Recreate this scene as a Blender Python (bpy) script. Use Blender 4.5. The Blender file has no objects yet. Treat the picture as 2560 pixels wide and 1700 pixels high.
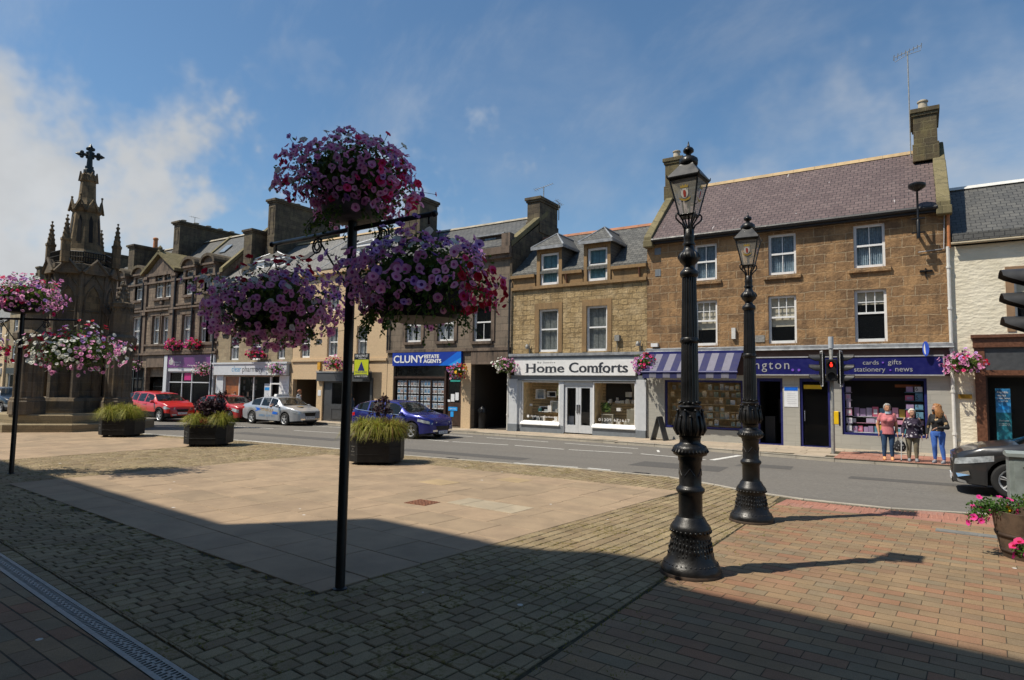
import bpy, math, random
from mathutils import Vector, Matrix, Euler, noise as mnoise
from math import sin, cos, pi, radians, atan2, sqrt, hypot
random.seed(11)
SC = bpy.context.scene
COL = SC.collection
U = random.uniform

def gz(x):                      # the street falls very gently to the left
    return .006 * (x + 12)

# ---------------------------------------------------------------- camera
YAW, PITCH, ROLL = radians(32.93), radians(4.307), radians(.8994)
fw = Vector((-sin(YAW) * cos(PITCH), cos(YAW) * cos(PITCH), sin(PITCH)))
rt = Vector((cos(YAW), sin(YAW), 0))
up = rt.cross(fw)
r2 = rt * cos(ROLL) + up * sin(ROLL)
u2 = up * cos(ROLL) - rt * sin(ROLL)
cam_d = bpy.data.cameras.new("camera")
cam = bpy.data.objects.new("camera", cam_d)
COL.objects.link(cam)
cam.matrix_world = Matrix(((r2.x, u2.x, -fw.x, 0), (r2.y, u2.y, -fw.y, 0), (r2.z, u2.z, -fw.z, 2.2), (0, 0, 0, 1)))
cam_d.sensor_width = 36
cam_d.lens = 1572 / 2560 * 36
cam_d.clip_start = .05
cam_d.clip_end = 3000
SC.camera = cam

# ---------------------------------------------------------------- light
SUN = Vector((-1.0, -1.1, 2.25)).normalized()      # towards the sun
SUN_STRENGTH, SKY_STRENGTH, EXPOSURE = 5.0, .108, 0.12
sl = bpy.data.lights.new("sun", 'SUN')
sl.energy = SUN_STRENGTH
sl.angle = radians(.55)
sl.color = (1.0, .92, .79)
so = bpy.data.objects.new("sun", sl)
so.rotation_euler = SUN.to_track_quat('Z', 'Y').to_euler()
so.location = (-20, -20, 40)
COL.objects.link(so)
SC.view_settings.view_transform = 'Standard'
SC.view_settings.look = 'None'
SC.view_settings.exposure = EXPOSURE
SC.view_settings.gamma = 1
SC.view_settings.use_curve_mapping = False
SC.render.engine = 'CYCLES'
SC.cycles.max_bounces = 6
SC.cycles.transparent_max_bounces = 16
SC.cycles.use_denoising = True

world = bpy.data.worlds.new("World")
SC.world = world
world.use_nodes = True

class NT:                       # small helper to write node graphs as expressions
    def __init__(s, nt): s.t = nt
    def n(s, typ, ins=None, **pr):
        nd = s.t.nodes.new(typ)
        for k, v in pr.items(): setattr(nd, k, v)
        for k, v in (ins or {}).items(): s.set(nd.inputs[k], v)
        return nd
    def set(s, sock, v):
        if hasattr(v, 'is_output') or isinstance(v, bpy.types.NodeSocket): s.t.links.new(v, sock)
        else: sock.default_value = v
    def m(s, op, a, b=0.0, c=0.0, clamp=False):
        nd = s.n('ShaderNodeMath', operation=op, use_clamp=clamp)
        s.set(nd.inputs[0], a); s.set(nd.inputs[1], b); s.set(nd.inputs[2], c)
        return nd.outputs[0]
    def vm(s, op, a, b=(0, 0, 0), out=0, scale=None):
        nd = s.n('ShaderNodeVectorMath', operation=op)
        s.set(nd.inputs[0], a); s.set(nd.inputs[1], b)
        if scale is not None: s.set(nd.inputs['Scale'], scale)
        return nd.outputs[out]
    def mix(s, f, a, b, blend='MIX'):
        nd = s.n('ShaderNodeMix', data_type='RGBA', blend_type=blend)
        s.set(nd.inputs[0], f); s.set(nd.inputs[6], a); s.set(nd.inputs[7], b)
        return nd.outputs[2]
    def noise(s, vec, scale, detail=3, rough=.55):
        nd = s.n('ShaderNodeTexNoise')
        s.set(nd.inputs['Vector'], vec); nd.inputs['Scale'].default_value = scale
        nd.inputs['Detail'].default_value = detail; nd.inputs['Roughness'].default_value = rough
        return nd.outputs
    def rng(s, v, a, b, c=0.0, d=1.0, smooth=True):
        nd = s.n('ShaderNodeMapRange', interpolation_type='SMOOTHSTEP' if smooth else 'LINEAR')
        s.set(nd.inputs[0], v)
        for i, q in enumerate((a, b, c, d)): nd.inputs[i + 1].default_value = q
        return nd.outputs[0]

def build_world():
    w = NT(world.node_tree)
    world.node_tree.nodes.clear()
    d = w.n('ShaderNodeTexCoord').outputs['Generated']
    sky = w.n('ShaderNodeTexSky', sky_type='NISHITA')
    sky.sun_disc = False
    sky.sun_elevation = math.asin(SUN.z)
    sky.sun_rotation = atan2(SUN.x, SUN.y)
    sky.altitude = 20; sky.air_density = 1.0; sky.dust_density = .6; sky.ozone_density = 2.0
    skc = w.vm('MULTIPLY', sky.outputs[0], (SKY_STRENGTH * .80, SKY_STRENGTH * 1.0, SKY_STRENGTH * 1.06))
    # drifting summer cloud: a bank to the left, thin wisps elsewhere
    n1 = w.vm('SUBTRACT', w.noise(d, 3.2, 5, .6)[1], (.5, .5, .5))
    n2 = w.vm('SUBTRACT', w.noise(d, 11, 4, .6)[1], (.5, .5, .5))
    dd = w.vm('ADD', w.vm('ADD', d, w.vm('SCALE', n1, scale=.17)), w.vm('SCALE', n2, scale=.06))
    tot = None
    blobs = [((-.905, .37, .17), 5, 17, .92), ((-.965, .20, .17), 5, 17, .95), ((-.86, .47, .175), 3, 12, .80), ((-.80, .57, .10), 1, 10, .5),
             ((-.94, .32, .07), 2, 15, .7), 
             ((-.53, .81, .165), 1, 8, .50, 1), ((-.107, .941, .23), 1, 13, .40, 1), ((.10, .943, .27), 1, 14, .42, 1), ((-.46, .80, .36), 0, 13, .12, 1), ((-.68, .62, .40), 0, 6, .10, 1),
             ((-.26, .93, .19), 0, 11, .32, 1), ((-.62, .75, .18), 1, 12, .45)]
    soft = w.vm('ADD', d, w.vm('SCALE', n1, scale=.10))
    streak = w.rng(w.noise(w.vm('MULTIPLY', d, (1, 1, 2.2)), 4.5, 6, .62)[0], .30, .72, .25, 1.25)
    for c, r0, r1, wt, *sf in blobs:
        c = Vector(c).normalized()
        dt = w.vm('DOT_PRODUCT', soft if sf else dd, tuple(c), out=1)
        v = w.rng(dt, cos(radians(r1)), cos(radians(r0)), 0, wt)
        if sf: v = w.m('MULTIPLY', v, streak)
        tot = v if tot is None else w.m('ADD', tot, w.m('MULTIPLY', v, w.m('SUBTRACT', 1.0, tot, clamp=True)))
    # fine wisps over the open blue
    st = w.n('ShaderNodeMapping', {'Vector': d}, vector_type='POINT'); st.inputs['Rotation'].default_value = (.5, .7, .3); st.inputs['Scale'].default_value = (1.0, 3.4, 1.4); st = st.outputs[0]
    wis = w.rng(w.noise(st, 2.6, 6, .62)[0], .47, .80, 0, .22)
    tot = w.m('ADD', tot, w.m('MULTIPLY', wis, w.m('SUBTRACT', 1.0, tot, clamp=True)), clamp=True)
    sep = w.n('ShaderNodeSeparateXYZ', {0: d})
    hz = w.rng(sep.outputs[2], .0, .34, .38, 0.0)
    tot = w.m('MAXIMUM', tot, hz)
    shade = w.rng(w.noise(d, 5, 5, .6)[0], .3, .75, .86, 1.05)
    clc = w.vm('SCALE', (.56, .58, .60), scale=shade)
    col = w.mix(tot, skc, clc)
    bg = w.n('ShaderNodeBackground', {0: col, 1: 1.0})
    out = w.n('ShaderNodeOutputWorld')
    world.node_tree.links.new(bg.outputs[0], out.inputs[0])
build_world()

# ---------------------------------------------------------------- materials
def mat(name):
    m = bpy.data.materials.new(name)
    m.use_nodes = True
    t = NT(m.node_tree)
    return m, t, m.node_tree.nodes['Principled BSDF']

def c4(c): return (c[0], c[1], c[2], 1)
def mul(c, k): return (min(1, c[0] * k), min(1, c[1] * k), min(1, c[2] * k), 1)

def bump(t, b, height, strength=.4, dist=.01):
    nd = t.n('ShaderNodeBump', {'Height': height})
    nd.inputs['Strength'].default_value = strength
    nd.inputs['Distance'].default_value = dist
    t.set(b.inputs['Normal'], nd.outputs[0])

def P(name, col, rough=.6, metal=0., var=.12, vs=6., bs=0., bscale=60., coat=0., world_pos=False, spec=.5, emit=None, bdist=.01):
    m, t, b = mat(name)
    co = t.n('ShaderNodeNewGeometry').outputs['Position'] if world_pos else t.n('ShaderNodeTexCoord').outputs['Object']
    nz = t.noise(co, vs, 5, .6)[0]
    f = t.rng(nz, .3, .7)
    t.set(b.inputs['Base Color'], t.mix(f, mul(col, 1 - var), mul(col, 1 + var)))
    t.set(b.inputs['Roughness'], t.rng(nz, .25, .75, max(0, rough - .08), min(1, rough + .08)))
    b.inputs['Metallic'].default_value = metal
    b.inputs['Coat Weight'].default_value = coat
    b.inputs['Coat Roughness'].default_value = .04
    b.inputs['Specular IOR Level'].default_value = spec
    if bs: bump(t, b, t.noise(co, bscale, 4, .6)[0], bs, bdist)
    if emit:
        b.inputs['Emission Color'].default_value = c4(emit[0]); b.inputs['Emission Strength'].default_value = emit[1]
    return m

def stone(name, c1, c2, mortar, bw, bh, ms=.012, bs=.5, stain=.35, distort=.03, squash=1., wash=(.35, .3, .24), offs=.5, rough=.9, bdist=.02, soot=.0):
    m, t, b = mat(name)
    pos = t.n('ShaderNodeNewGeometry').outputs['Position']
    s = t.n('ShaderNodeSeparateXYZ', {0: pos})
    v = t.n('ShaderNodeCombineXYZ', {0: t.m('ADD', s.outputs[0], s.outputs[1]), 1: s.outputs[2]}).outputs[0]
    nz = t.noise(pos, 1.7, 4, .6)
    dv = t.vm('SCALE', t.vm('SUBTRACT', t.noise(pos, 2.3, 2, .5)[1], (.5, .5, .5)), scale=distort * 2)
    dv2 = t.vm('SCALE', t.vm('SUBTRACT', t.noise(pos, 14, 2, .5)[1], (.5, .5, .5)), scale=distort * .5)
    v = t.vm('ADD', t.vm('ADD', v, dv), dv2)
    br = t.n('ShaderNodeTexBrick', {'Vector': v, 'Color1': c4(c1), 'Color2': c4(c2), 'Mortar': c4(mortar)})
    br.offset = offs; br.offset_frequency = 2; br.squash = squash; br.squash_frequency = 3
    br.inputs['Scale'].default_value = 1
    br.inputs['Mortar Size'].default_value = ms
    br.inputs['Mortar Smooth'].default_value = .25
    br.inputs['Bias'].default_value = 0
    br.inputs['Brick Width'].default_value = bw
    br.inputs['Row Height'].default_value = bh
    col = br.outputs[0]
    # second, coarser set of stones breaks the regular two-tone up
    col = t.mix(t.rng(nz[0], .42, .7, 0, stain), col, c4(wash))
    fine = t.noise(pos, 26, 5, .65)[0]
    col = t.mix(.55, col, t.mix(t.rng(fine, .25, .75), (.55, .55, .55, 1), (1.3, 1.28, 1.25, 1)), 'MULTIPLY')
    if soot:
        stv = t.vm('MULTIPLY', pos, (2.5, 2.5, .35))
        col = t.mix(t.rng(t.noise(stv, 1.6, 5, .65)[0], .45, .75, 0, soot), col, (.028, .026, .024, 1))
    t.set(b.inputs['Base Color'], col)
    b.inputs['Roughness'].default_value = rough
    b.inputs['Specular IOR Level'].default_value = .25
    h = t.m('ADD', t.m('MULTIPLY', br.outputs[1], -1.0), t.m('MULTIPLY', t.noise(pos, 9, 5, .65)[0], .9))
    bump(t, b, h, bs, bdist)
    return m

def slate(name, c1, c2, bw, bh, k=1.45, streak=0., light=.0, gap=(.02, .02, .022)):
    m, t, b = mat(name)
    pos = t.n('ShaderNodeNewGeometry').outputs['Position']
    s = t.n('ShaderNodeSeparateXYZ', {0: pos})
    v = t.n('ShaderNodeCombineXYZ', {0: t.m('ADD', s.outputs[0], t.m('MULTIPLY', s.outputs[1], .0)), 1: t.m('MULTIPLY', s.outputs[2], k)}).outputs[0]
    dv = t.vm('SCALE', t.vm('SUBTRACT', t.noise(pos, 3, 2)[1], (.5, .5, .5)), scale=.05)
    v = t.vm('ADD', v, dv)
    br = t.n('ShaderNodeTexBrick', {'Vector': v, 'Color1': c4(c1), 'Color2': c4(c2), 'Mortar': c4(gap)})
    br.offset = .5; br.squash = 1
    br.inputs['Scale'].default_value = 1
    br.inputs['Mortar Size'].default_value = .013
    br.inputs['Mortar Smooth'].default_value = .35
    br.inputs['Brick Width'].default_value = bw
    br.inputs['Row Height'].default_value = bh
    col = br.outputs[0]
    col = t.mix(t.rng(t.noise(pos, 1.1, 5, .6)[0], .35, .75, 0, .45), col, mul(c1, .62))
    col = t.mix(.5, col, t.mix(t.rng(t.noise(pos, 18, 5, .7)[0], .25, .75), (.6, .6, .6, 1), (1.35, 1.35, 1.3, 1)), 'MULTIPLY')
    if light:
        lv = t.vm('MULTIPLY', pos, (6, 1, 4))
        col = t.mix(t.rng(t.noise(lv, 2.2, 5, .7)[0], .58, .72, 0, light), col, (.42, .42, .40, 1))
    if streak:
        sv = t.vm('MULTIPLY', pos, (9, 1, .55))
        a = t.rng(t.noise(sv, 1.0, 6, .75)[0], .60, .70, 0, 1)
        a2 = t.rng(t.noise(pos, .55, 2)[0], .50, .62, 0, streak)
        spot = t.rng(t.noise(pos, 7, 2, .5)[0], .74, .77, 0, .8)
        col = t.mix(t.m('MAXIMUM', t.m('MULTIPLY', a, a2), spot), col, (.62, .60, .58, 1))
    t.set(b.inputs['Base Color'], col)
    b.inputs['Roughness'].default_value = .62
    b.inputs['Specular IOR Level'].default_value = .35
    saw = t.m('FRACT', t.m('DIVIDE', t.m('MULTIPLY', s.outputs[2], k), bh))
    h = t.m('SUBTRACT', t.m('MULTIPLY', t.noise(pos, 7, 3)[0], .7), t.m('ADD', t.m('MULTIPLY', br.outputs[1], 1.0), t.m('MULTIPLY', saw, .8)))
    bump(t, b, h, .55, .02)
    return m

def pavers(name, cols, speck=.5, moss=0., drop=.0, rough=.85, bs=.25):
    """stone blocks: every block has its own tone, mineral specks, moss and droppings"""
    m, t, b = mat(name)
    g = t.n('ShaderNodeNewGeometry')
    pos = g.outputs['Position']
    cr = t.n('ShaderNodeValToRGB', {0: g.outputs['Random Per Island']})
    e = cr.color_ramp
    e.interpolation = 'LINEAR'
    for i, c in enumerate(cols):
        if i < 2: el = e.elements[i]; el.position = i / (len(cols) - 1)
        else: el = e.elements.new(i / (len(cols) - 1))
    for i, c in enumerate(cols):
        e.elements[i].position = i / (len(cols) - 1); e.elements[i].color = c4(c)
    col = cr.outputs[0]
    f1 = t.noise(pos, 1.3, 5, .65)[0]
    col = t.mix(.6, col, t.mix(t.rng(f1, .3, .7), (.72, .72, .72, 1), (1.2, 1.18, 1.14, 1)), 'MULTIPLY')
    f2 = t.noise(pos, 130, 3, .7)[0]
    col = t.mix(speck, col, t.mix(t.rng(f2, .3, .72), (.62, .62, .62, 1), (1.45, 1.42, 1.38, 1)), 'MULTIPLY')
    f3 = t.noise(pos, 120, 2, .5)[0]
    col = t.mix(t.rng(f3, .66, .71, 0, speck * .6), col, (.42, .40, .37, 1))
    if moss:
        col = t.mix(t.m('MULTIPLY', t.rng(t.noise(pos, 1.6, 4, .6)[0], .47, .62), t.rng(t.noise(pos, 20, 4, .6)[0], .49, .60, 0, moss)), col, (.12, .095, .016, 1))
    if drop:
        vo = t.n('ShaderNodeTexVoronoi', {'Vector': t.vm('ADD', pos, t.vm('SCALE', t.noise(pos, 30, 2)[1], scale=.03))})
        vo.inputs['Scale'].default_value = 2.1
        rad = t.m('MULTIPLY', t.m('SUBTRACT', t.n('ShaderNodeSeparateColor', {0: vo.outputs['Color']}).outputs[0], .45, clamp=True), .13)
        col = t.mix(t.m('MULTIPLY', t.m('LESS_THAN', vo.outputs['Distance'], rad), drop), col, (.62, .60, .56, 1))
    t.set(b.inputs['Base Color'], col)
    b.inputs['Roughness'].default_value = rough
    b.inputs['Specular IOR Level'].default_value = .3
    bump(t, b, t.m('ADD', f2, t.noise(pos, 25, 3)[0]), bs, .006)
    return m

def leafmat(name, cols, trans=.35, rough=.55):
    m, t, b = mat(name)
    g = t.n('ShaderNodeNewGeometry')
    cr = t.n('ShaderNodeValToRGB', {0: g.outputs['Random Per Island']})
    e = cr.color_ramp
    for i in range(2, len(cols)): e.elements.new(.5)
    for i, c in enumerate(cols):
        e.elements[i].position = i / (len(cols) - 1)
    for i, c in enumerate(cols): e.elements[i].color = c4(c)
    t.set(b.inputs['Base Color'], cr.outputs[0])
    b.inputs['Roughness'].default_value = rough
    b.inputs['Specular IOR Level'].default_value = .3
    tr = t.n('ShaderNodeBsdfTranslucent', {0: cr.outputs[0]})
    mx = t.n('ShaderNodeMixShader', {0: trans, 1: b.outputs[0], 2: tr.outputs[0]})
    t.t.links.new(mx.outputs[0], t.t.nodes['Material Output'].inputs[0])
    return m

def glass(name, col=(.02, .025, .028), alpha=.35, rough=.02):
    m, t, b = mat(name)
    b.inputs['Base Color'].default_value = c4(col)
    b.inputs['Roughness'].default_value = rough
    b.inputs['Alpha'].default_value = alpha
    b.inputs['Specular IOR Level'].default_value = .7
    return m

M = {}
M['glass'] = glass('window_glass', (.03, .035, .04), .22)
M['shopglass'] = glass('shop_glass', (.02, .022, .024), .12)
M['carglass'] = glass('car_glass', (.012, .016, .016), .62, .015)
M['lampglass'] = glass('lamp_glass', (.62, .60, .54), .34, .12)
M['white'] = P('white_paint', (.74, .74, .73), .45, var=.05)
M['offwhite'] = P('aged_white_paint', (.62, .61, .57), .6, var=.08)
M['blackiron'] = P('black_gloss_iron', (.007, .007, .0075), .40, var=.45, coat=.06, bs=.25, bscale=45, spec=.4)
M['blackpaint'] = P('black_satin_paint', (.010, .010, .011), .4, var=.2)
M['blackplastic'] = P('black_plastic', (.013, .013, .0135), .55, var=.25, vs=3, spec=.25)
M['dark'] = P('dark_interior', (.012, .011, .010), .9, var=.4)
M['rubber'] = P('tyre_rubber', (.014, .014, .014), .8)
M['alloy'] = P('wheel_alloy', (.55, .56, .57), .35, .35, var=.06)
M['chrome'] = P('chrome', (.75, .76, .78), .12, 1., var=.03)
M['galv'] = P('galvanised_steel', (.27, .265, .245), .5, .15, var=.2, vs=14)
M['lead'] = P('lead_flashing', (.25, .26, .27), .55, .1, var=.3, vs=4)
M['gutter'] = P('cast_iron_gutter', (.018, .018, .02), .5)
M['terracotta'] = P('terracotta_pot', (.42, .16, .06), .8, var=.15)
M['buffpot'] = P('buff_chimney_pot', (.42, .36, .27), .85, var=.2)
M['curtain'] = P('net_curtain', (.68, .70, .70), .9, var=.25, vs=14)
M['greyblind'] = P('grey_vertical_blind', (.33, .355, .34), .9, var=.2, vs=9)
M['skyblind'] = P('sky_reflection_blind', (.20, .40, .48), .9, var=.15)  # teal tone paints the sky's reflection on the dormer panes
M['bluecurtain'] = P('blue_blind', (.30, .40, .47), .9, var=.25, vs=12)
M['cream'] = P('cream_blind', (.62, .58, .46), .9)
M['leaf'] = leafmat('foliage_leaf', [(.025, .055, .008), (.055, .11, .016), (.09, .16, .025), (.15, .21, .04)])
M['vine'] = leafmat('trailing_leaf', [(.02, .05, .008), (.06, .12, .02), (.12, .17, .03)])
M['pink'] = leafmat('pale_mauve_petal', [(.80, .28, .52), (.86, .38, .62), (.90, .50, .70), (.76, .28, .56)], .5)
M['pinkin'] = leafmat('mauve_petal_throat', [(.60, .12, .38), (.48, .08, .32)], .3)
M['lilac'] = leafmat('lilac_petal', [(.54, .28, .66), (.64, .40, .76), (.46, .20, .62)], .3)
M['purple'] = leafmat('purple_petal', [(.10, .02, .22), (.16, .04, .32)], .3)
M['hot'] = leafmat('hot_pink_petal', [(.66, .03, .16), (.78, .05, .24), (.70, .02, .10)], .3)
M['red'] = leafmat('red_petal', [(.36, .004, .02), (.52, .01, .03), (.60, .015, .07)], .3)
M['magenta'] = leafmat('magenta_petal', [(.72, .03, .26), (.80, .06, .34)], .3)
M['wht'] = leafmat('white_petal', [(.74, .74, .66), (.80, .80, .74), (.66, .68, .58)], .3)
M['yellow'] = leafmat('yellow_petal', [(.80, .42, .01), (.84, .52, .03)], .3)

# ---------------------------------------------------------------- mesh helpers
class MB:
    def __init__(s):
        s.v = []; s.f = []; s.m = []; s.T = None
    def add(s, vs, fs, mi=0):
        b = len(s.v)
        if s.T is not None: vs = [s.T @ Vector(p) for p in vs]
        s.v += [tuple(p) for p in vs]
        s.f += [tuple(b + i for i in f) for f in fs]
        s.m += [mi] * len(fs)
        return s
    def box(s, x0, x1, y0, y1, z0, z1, mi=0):
        v = [(x0, y0, z0), (x1, y0, z0), (x1, y1, z0), (x0, y1, z0), (x0, y0, z1), (x1, y0, z1), (x1, y1, z1), (x0, y1, z1)]
        return s.add(v, [(0, 3, 2, 1), (4, 5, 6, 7), (0, 1, 5, 4), (1, 2, 6, 5), (2, 3, 7, 6), (3, 0, 4, 7)], mi)
    def cbox(s, c, sz, mi=0):
        return s.box(c[0] - sz[0] / 2, c[0] + sz[0] / 2, c[1] - sz[1] / 2, c[1] + sz[1] / 2, c[2] - sz[2] / 2, c[2] + sz[2] / 2, mi)
    def quad(s, a, b, c, d, mi=0): return s.add([a, b, c, d], [(0, 1, 2, 3)], mi)
    def loft(s, secs, closed=True, cap=True, mi=0):
        n = len(secs[0]); vs = [p for q in secs for p in q]; fs = []
        for i in range(len(secs) - 1):
            for j in range(n if closed else n - 1):
                k = (j + 1) % n
                fs.append((i * n + j, i * n + k, (i + 1) * n + k, (i + 1) * n + j))
        if cap:
            fs.append(tuple(range(n))[::-1]); b = (len(secs) - 1) * n
            fs.append(tuple(range(b, b + n)))
        return s.add(vs, fs, mi)
    def prism(s, poly, axis, a, b, mi=0):
        f = {'x': lambda p, t: (t, p[0], p[1]), 'y': lambda p, t: (p[0], t, p[1]), 'z': lambda p, t: (p[0], p[1], t)}[axis]
        return s.loft([[f(p, a) for p in poly], [f(p, b) for p in poly]], True, True, mi)
    def tube(s, pts, r, n=6, mi=0, cap=True):
        pts = [Vector(p) for p in pts]; secs = []
        rs = r if isinstance(r, (list, tuple)) else [r] * len(pts)
        prev = None
        for i, p in enumerate(pts):
            d = (pts[min(i + 1, len(pts) - 1)] - pts[max(i - 1, 0)])
            d = d.normalized() if d.length > 1e-9 else Vector((0, 0, 1))
            if prev is None:
                a = Vector((0, 0, 1)) if abs(d.z) < .9 else Vector((1, 0, 0))
                x = d.cross(a).normalized()
            else:
                x = (prev - d * prev.dot(d)); x = x.normalized() if x.length > 1e-6 else d.orthogonal().normalized()
            prev = x; y = d.cross(x)
            secs.append([p + (x * cos(2 * pi * k / n) + y * sin(2 * pi * k / n)) * rs[i] for k in range(n)])
        return s.loft(secs, True, cap, mi)
    def lathe(s, prof, n=24, c=(0, 0, 0), mi=0, fn=None, cap=True):
        secs = []
        for r, z in prof:
            ring = []
            for k in range(n):
                th = 2 * pi * k / n
                rr = fn(th, r, z) if fn else r
                ring.append((c[0] + rr * cos(th), c[1] + rr * sin(th), c[2] + z))
            secs.append(ring)
        return s.loft(secs, True, cap, mi)
    def ball(s, c, r, nu=10, nv=7, mi=0, sc=(1, 1, 1)):
        prof = [(max(1e-4, r * sin(pi * i / nv)), -r * cos(pi * i / nv)) for i in range(nv + 1)]
        secs = [[(c[0] + sc[0] * a * cos(2 * pi * k / nu), c[1] + sc[1] * a * sin(2 * pi * k / nu), c[2] + sc[2] * z) for k in range(nu)] for a, z in prof]
        return s.loft(secs, True, True, mi)
    def text(s, txt, o, ux, uz, w, h, mi=0, ext=0., off=(0, -1, 0), spacing=1.0):
        """lettering laid on a plane: o lower-left corner, ux/uz unit directions, fitted to w x h"""
        vs, fs = text_geo(txt, ext, spacing)
        xs = [p[0] for p in vs]; ys = [p[1] for p in vs]
        x0, x1, y0, y1 = min(xs), max(xs), min(ys), max(ys)
        kx = w / max(1e-6, x1 - x0); ky = h / max(1e-6, y1 - y0) if h else kx
        o = Vector(o); ux = Vector(ux); uz = Vector(uz); of = Vector(off)
        return s.add([o + ux * ((p[0] - x0) * kx) + uz * ((p[1] - y0) * ky) + of * p[2] for p in vs], fs, mi)
    def build_each(s, name, mats, parent=None, **kw):
        """every separate piece becomes a part of its own"""
        pr = list(range(len(s.v)))
        def find(a):
            while pr[a] != a: pr[a] = pr[pr[a]]; a = pr[a]
            return a
        for f in s.f:
            for q in f[1:]: pr[find(q)] = find(f[0])
        groups = {}
        for f, mi in zip(s.f, s.m): groups.setdefault(find(f[0]), []).append((f, mi))
        out = []
        for fs in groups.values():
            o = MB(); mp = {}
            for f, mi in fs:
                nf = []
                for q in f:
                    if q not in mp: mp[q] = len(o.v); o.v.append(s.v[q])
                    nf.append(mp[q])
                o.f.append(tuple(nf)); o.m.append(mi)
            out.append(o.build(name, mats, parent, **kw))
        return out
    def build(s, name, mats, parent=None, smooth=False, world=False, kind=None, bevel=0., angle=None):
        me = bpy.data.meshes.new(name)
        me.from_pydata(s.v, [], s.f)
        if not isinstance(mats, (list, tuple)): mats = [mats]
        for q in mats: me.materials.append(M[q] if isinstance(q, str) else q)
        if len(mats) > 1: me.polygons.foreach_set('material_index', s.m)
        if smooth: me.polygons.foreach_set('use_smooth', [True] * len(s.f))
        me.update()
        o = bpy.data.objects.new(name, me)
        COL.objects.link(o)
        if parent is not None:
            o.parent = parent
            if world: o.matrix_parent_inverse = wmat(parent).inverted()
        if kind: o['kind'] = kind
        if bevel:
            b = o.modifiers.new('bevel', 'BEVEL'); b.width = bevel; b.segments = 2; b.limit_method = 'ANGLE'
        if angle is not None and smooth:
            try:
                me.set_sharp_from_angle(angle=radians(angle))
            except Exception: pass
        return o

def wmat(o):
    m = Matrix.LocRotScale(o.location, o.rotation_euler, o.scale)
    if o.parent is not None: m = wmat(o.parent) @ o.matrix_parent_inverse @ m
    return m

_tc = {}
def text_geo(txt, ext=0., spacing=1.0):
    k = (txt, ext, spacing)
    if k in _tc: return _tc[k]
    cu = bpy.data.curves.new('t', 'FONT')
    cu.body = txt; cu.extrude = ext; cu.resolution_u = 3; cu.space_character = spacing
    o = bpy.data.objects.new('t', cu)
    me = bpy.data.meshes.new_from_object(o)
    vs = [tuple(v.co) for v in me.vertices]; fs = [tuple(p.vertices) for p in me.polygons]
    bpy.data.objects.remove(o); bpy.data.meshes.remove(me); bpy.data.curves.remove(cu)
    _tc[k] = (vs, fs)
    return vs, fs

def tag(o, label=None, cat=None, group=None, kind=None):
    if label: o['label'] = label
    if cat: o['category'] = cat
    if group: o['group'] = group
    if kind: o['kind'] = kind
    return o

def thing(name, label, cat, loc=(0, 0, 0), rotz=0., group=None):
    o = bpy.data.objects.new(name, None)
    o.empty_display_size = .3
    COL.objects.link(o)
    o.location = loc; o.rotation_euler = (0, 0, rotz)
    return tag(o, label, cat, group)

def dup(root, loc, rotz=0., label=None, group=None):
    r = root.copy(); COL.objects.link(r)
    r.location = loc; r.rotation_euler = (0, 0, rotz)
    if label: r['label'] = label
    if group: r['group'] = group
    for ch in list(root.children):
        c = ch.copy(); COL.objects.link(c); c.parent = r
        for g in list(ch.children):
            d = g.copy(); COL.objects.link(d); d.parent = c
    return r
# ================================================================ GROUND
def clip(poly, reg):
    out = poly
    for i in range(len(reg)):
        a, b = reg[i], reg[(i + 1) % len(reg)]
        inp, out = out, []
        if not inp: break
        def side(p): return (b[0] - a[0]) * (p[1] - a[1]) - (b[1] - a[1]) * (p[0] - a[0])
        for j in range(len(inp)):
            p, q = inp[j], inp[(j + 1) % len(inp)]
            sp, sq = side(p), side(q)
            if sp >= 0: out.append(p)
            if (sp >= 0) != (sq >= 0):
                t = sp / (sp - sq); out.append((p[0] + (q[0] - p[0]) * t, p[1] + (q[1] - p[1]) * t))
    return out

def area(p): return .5 * abs(sum(p[i][0] * p[(i + 1) % len(p)][1] - p[(i + 1) % len(p)][0] * p[i][1] for i in range(len(p))))

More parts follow.
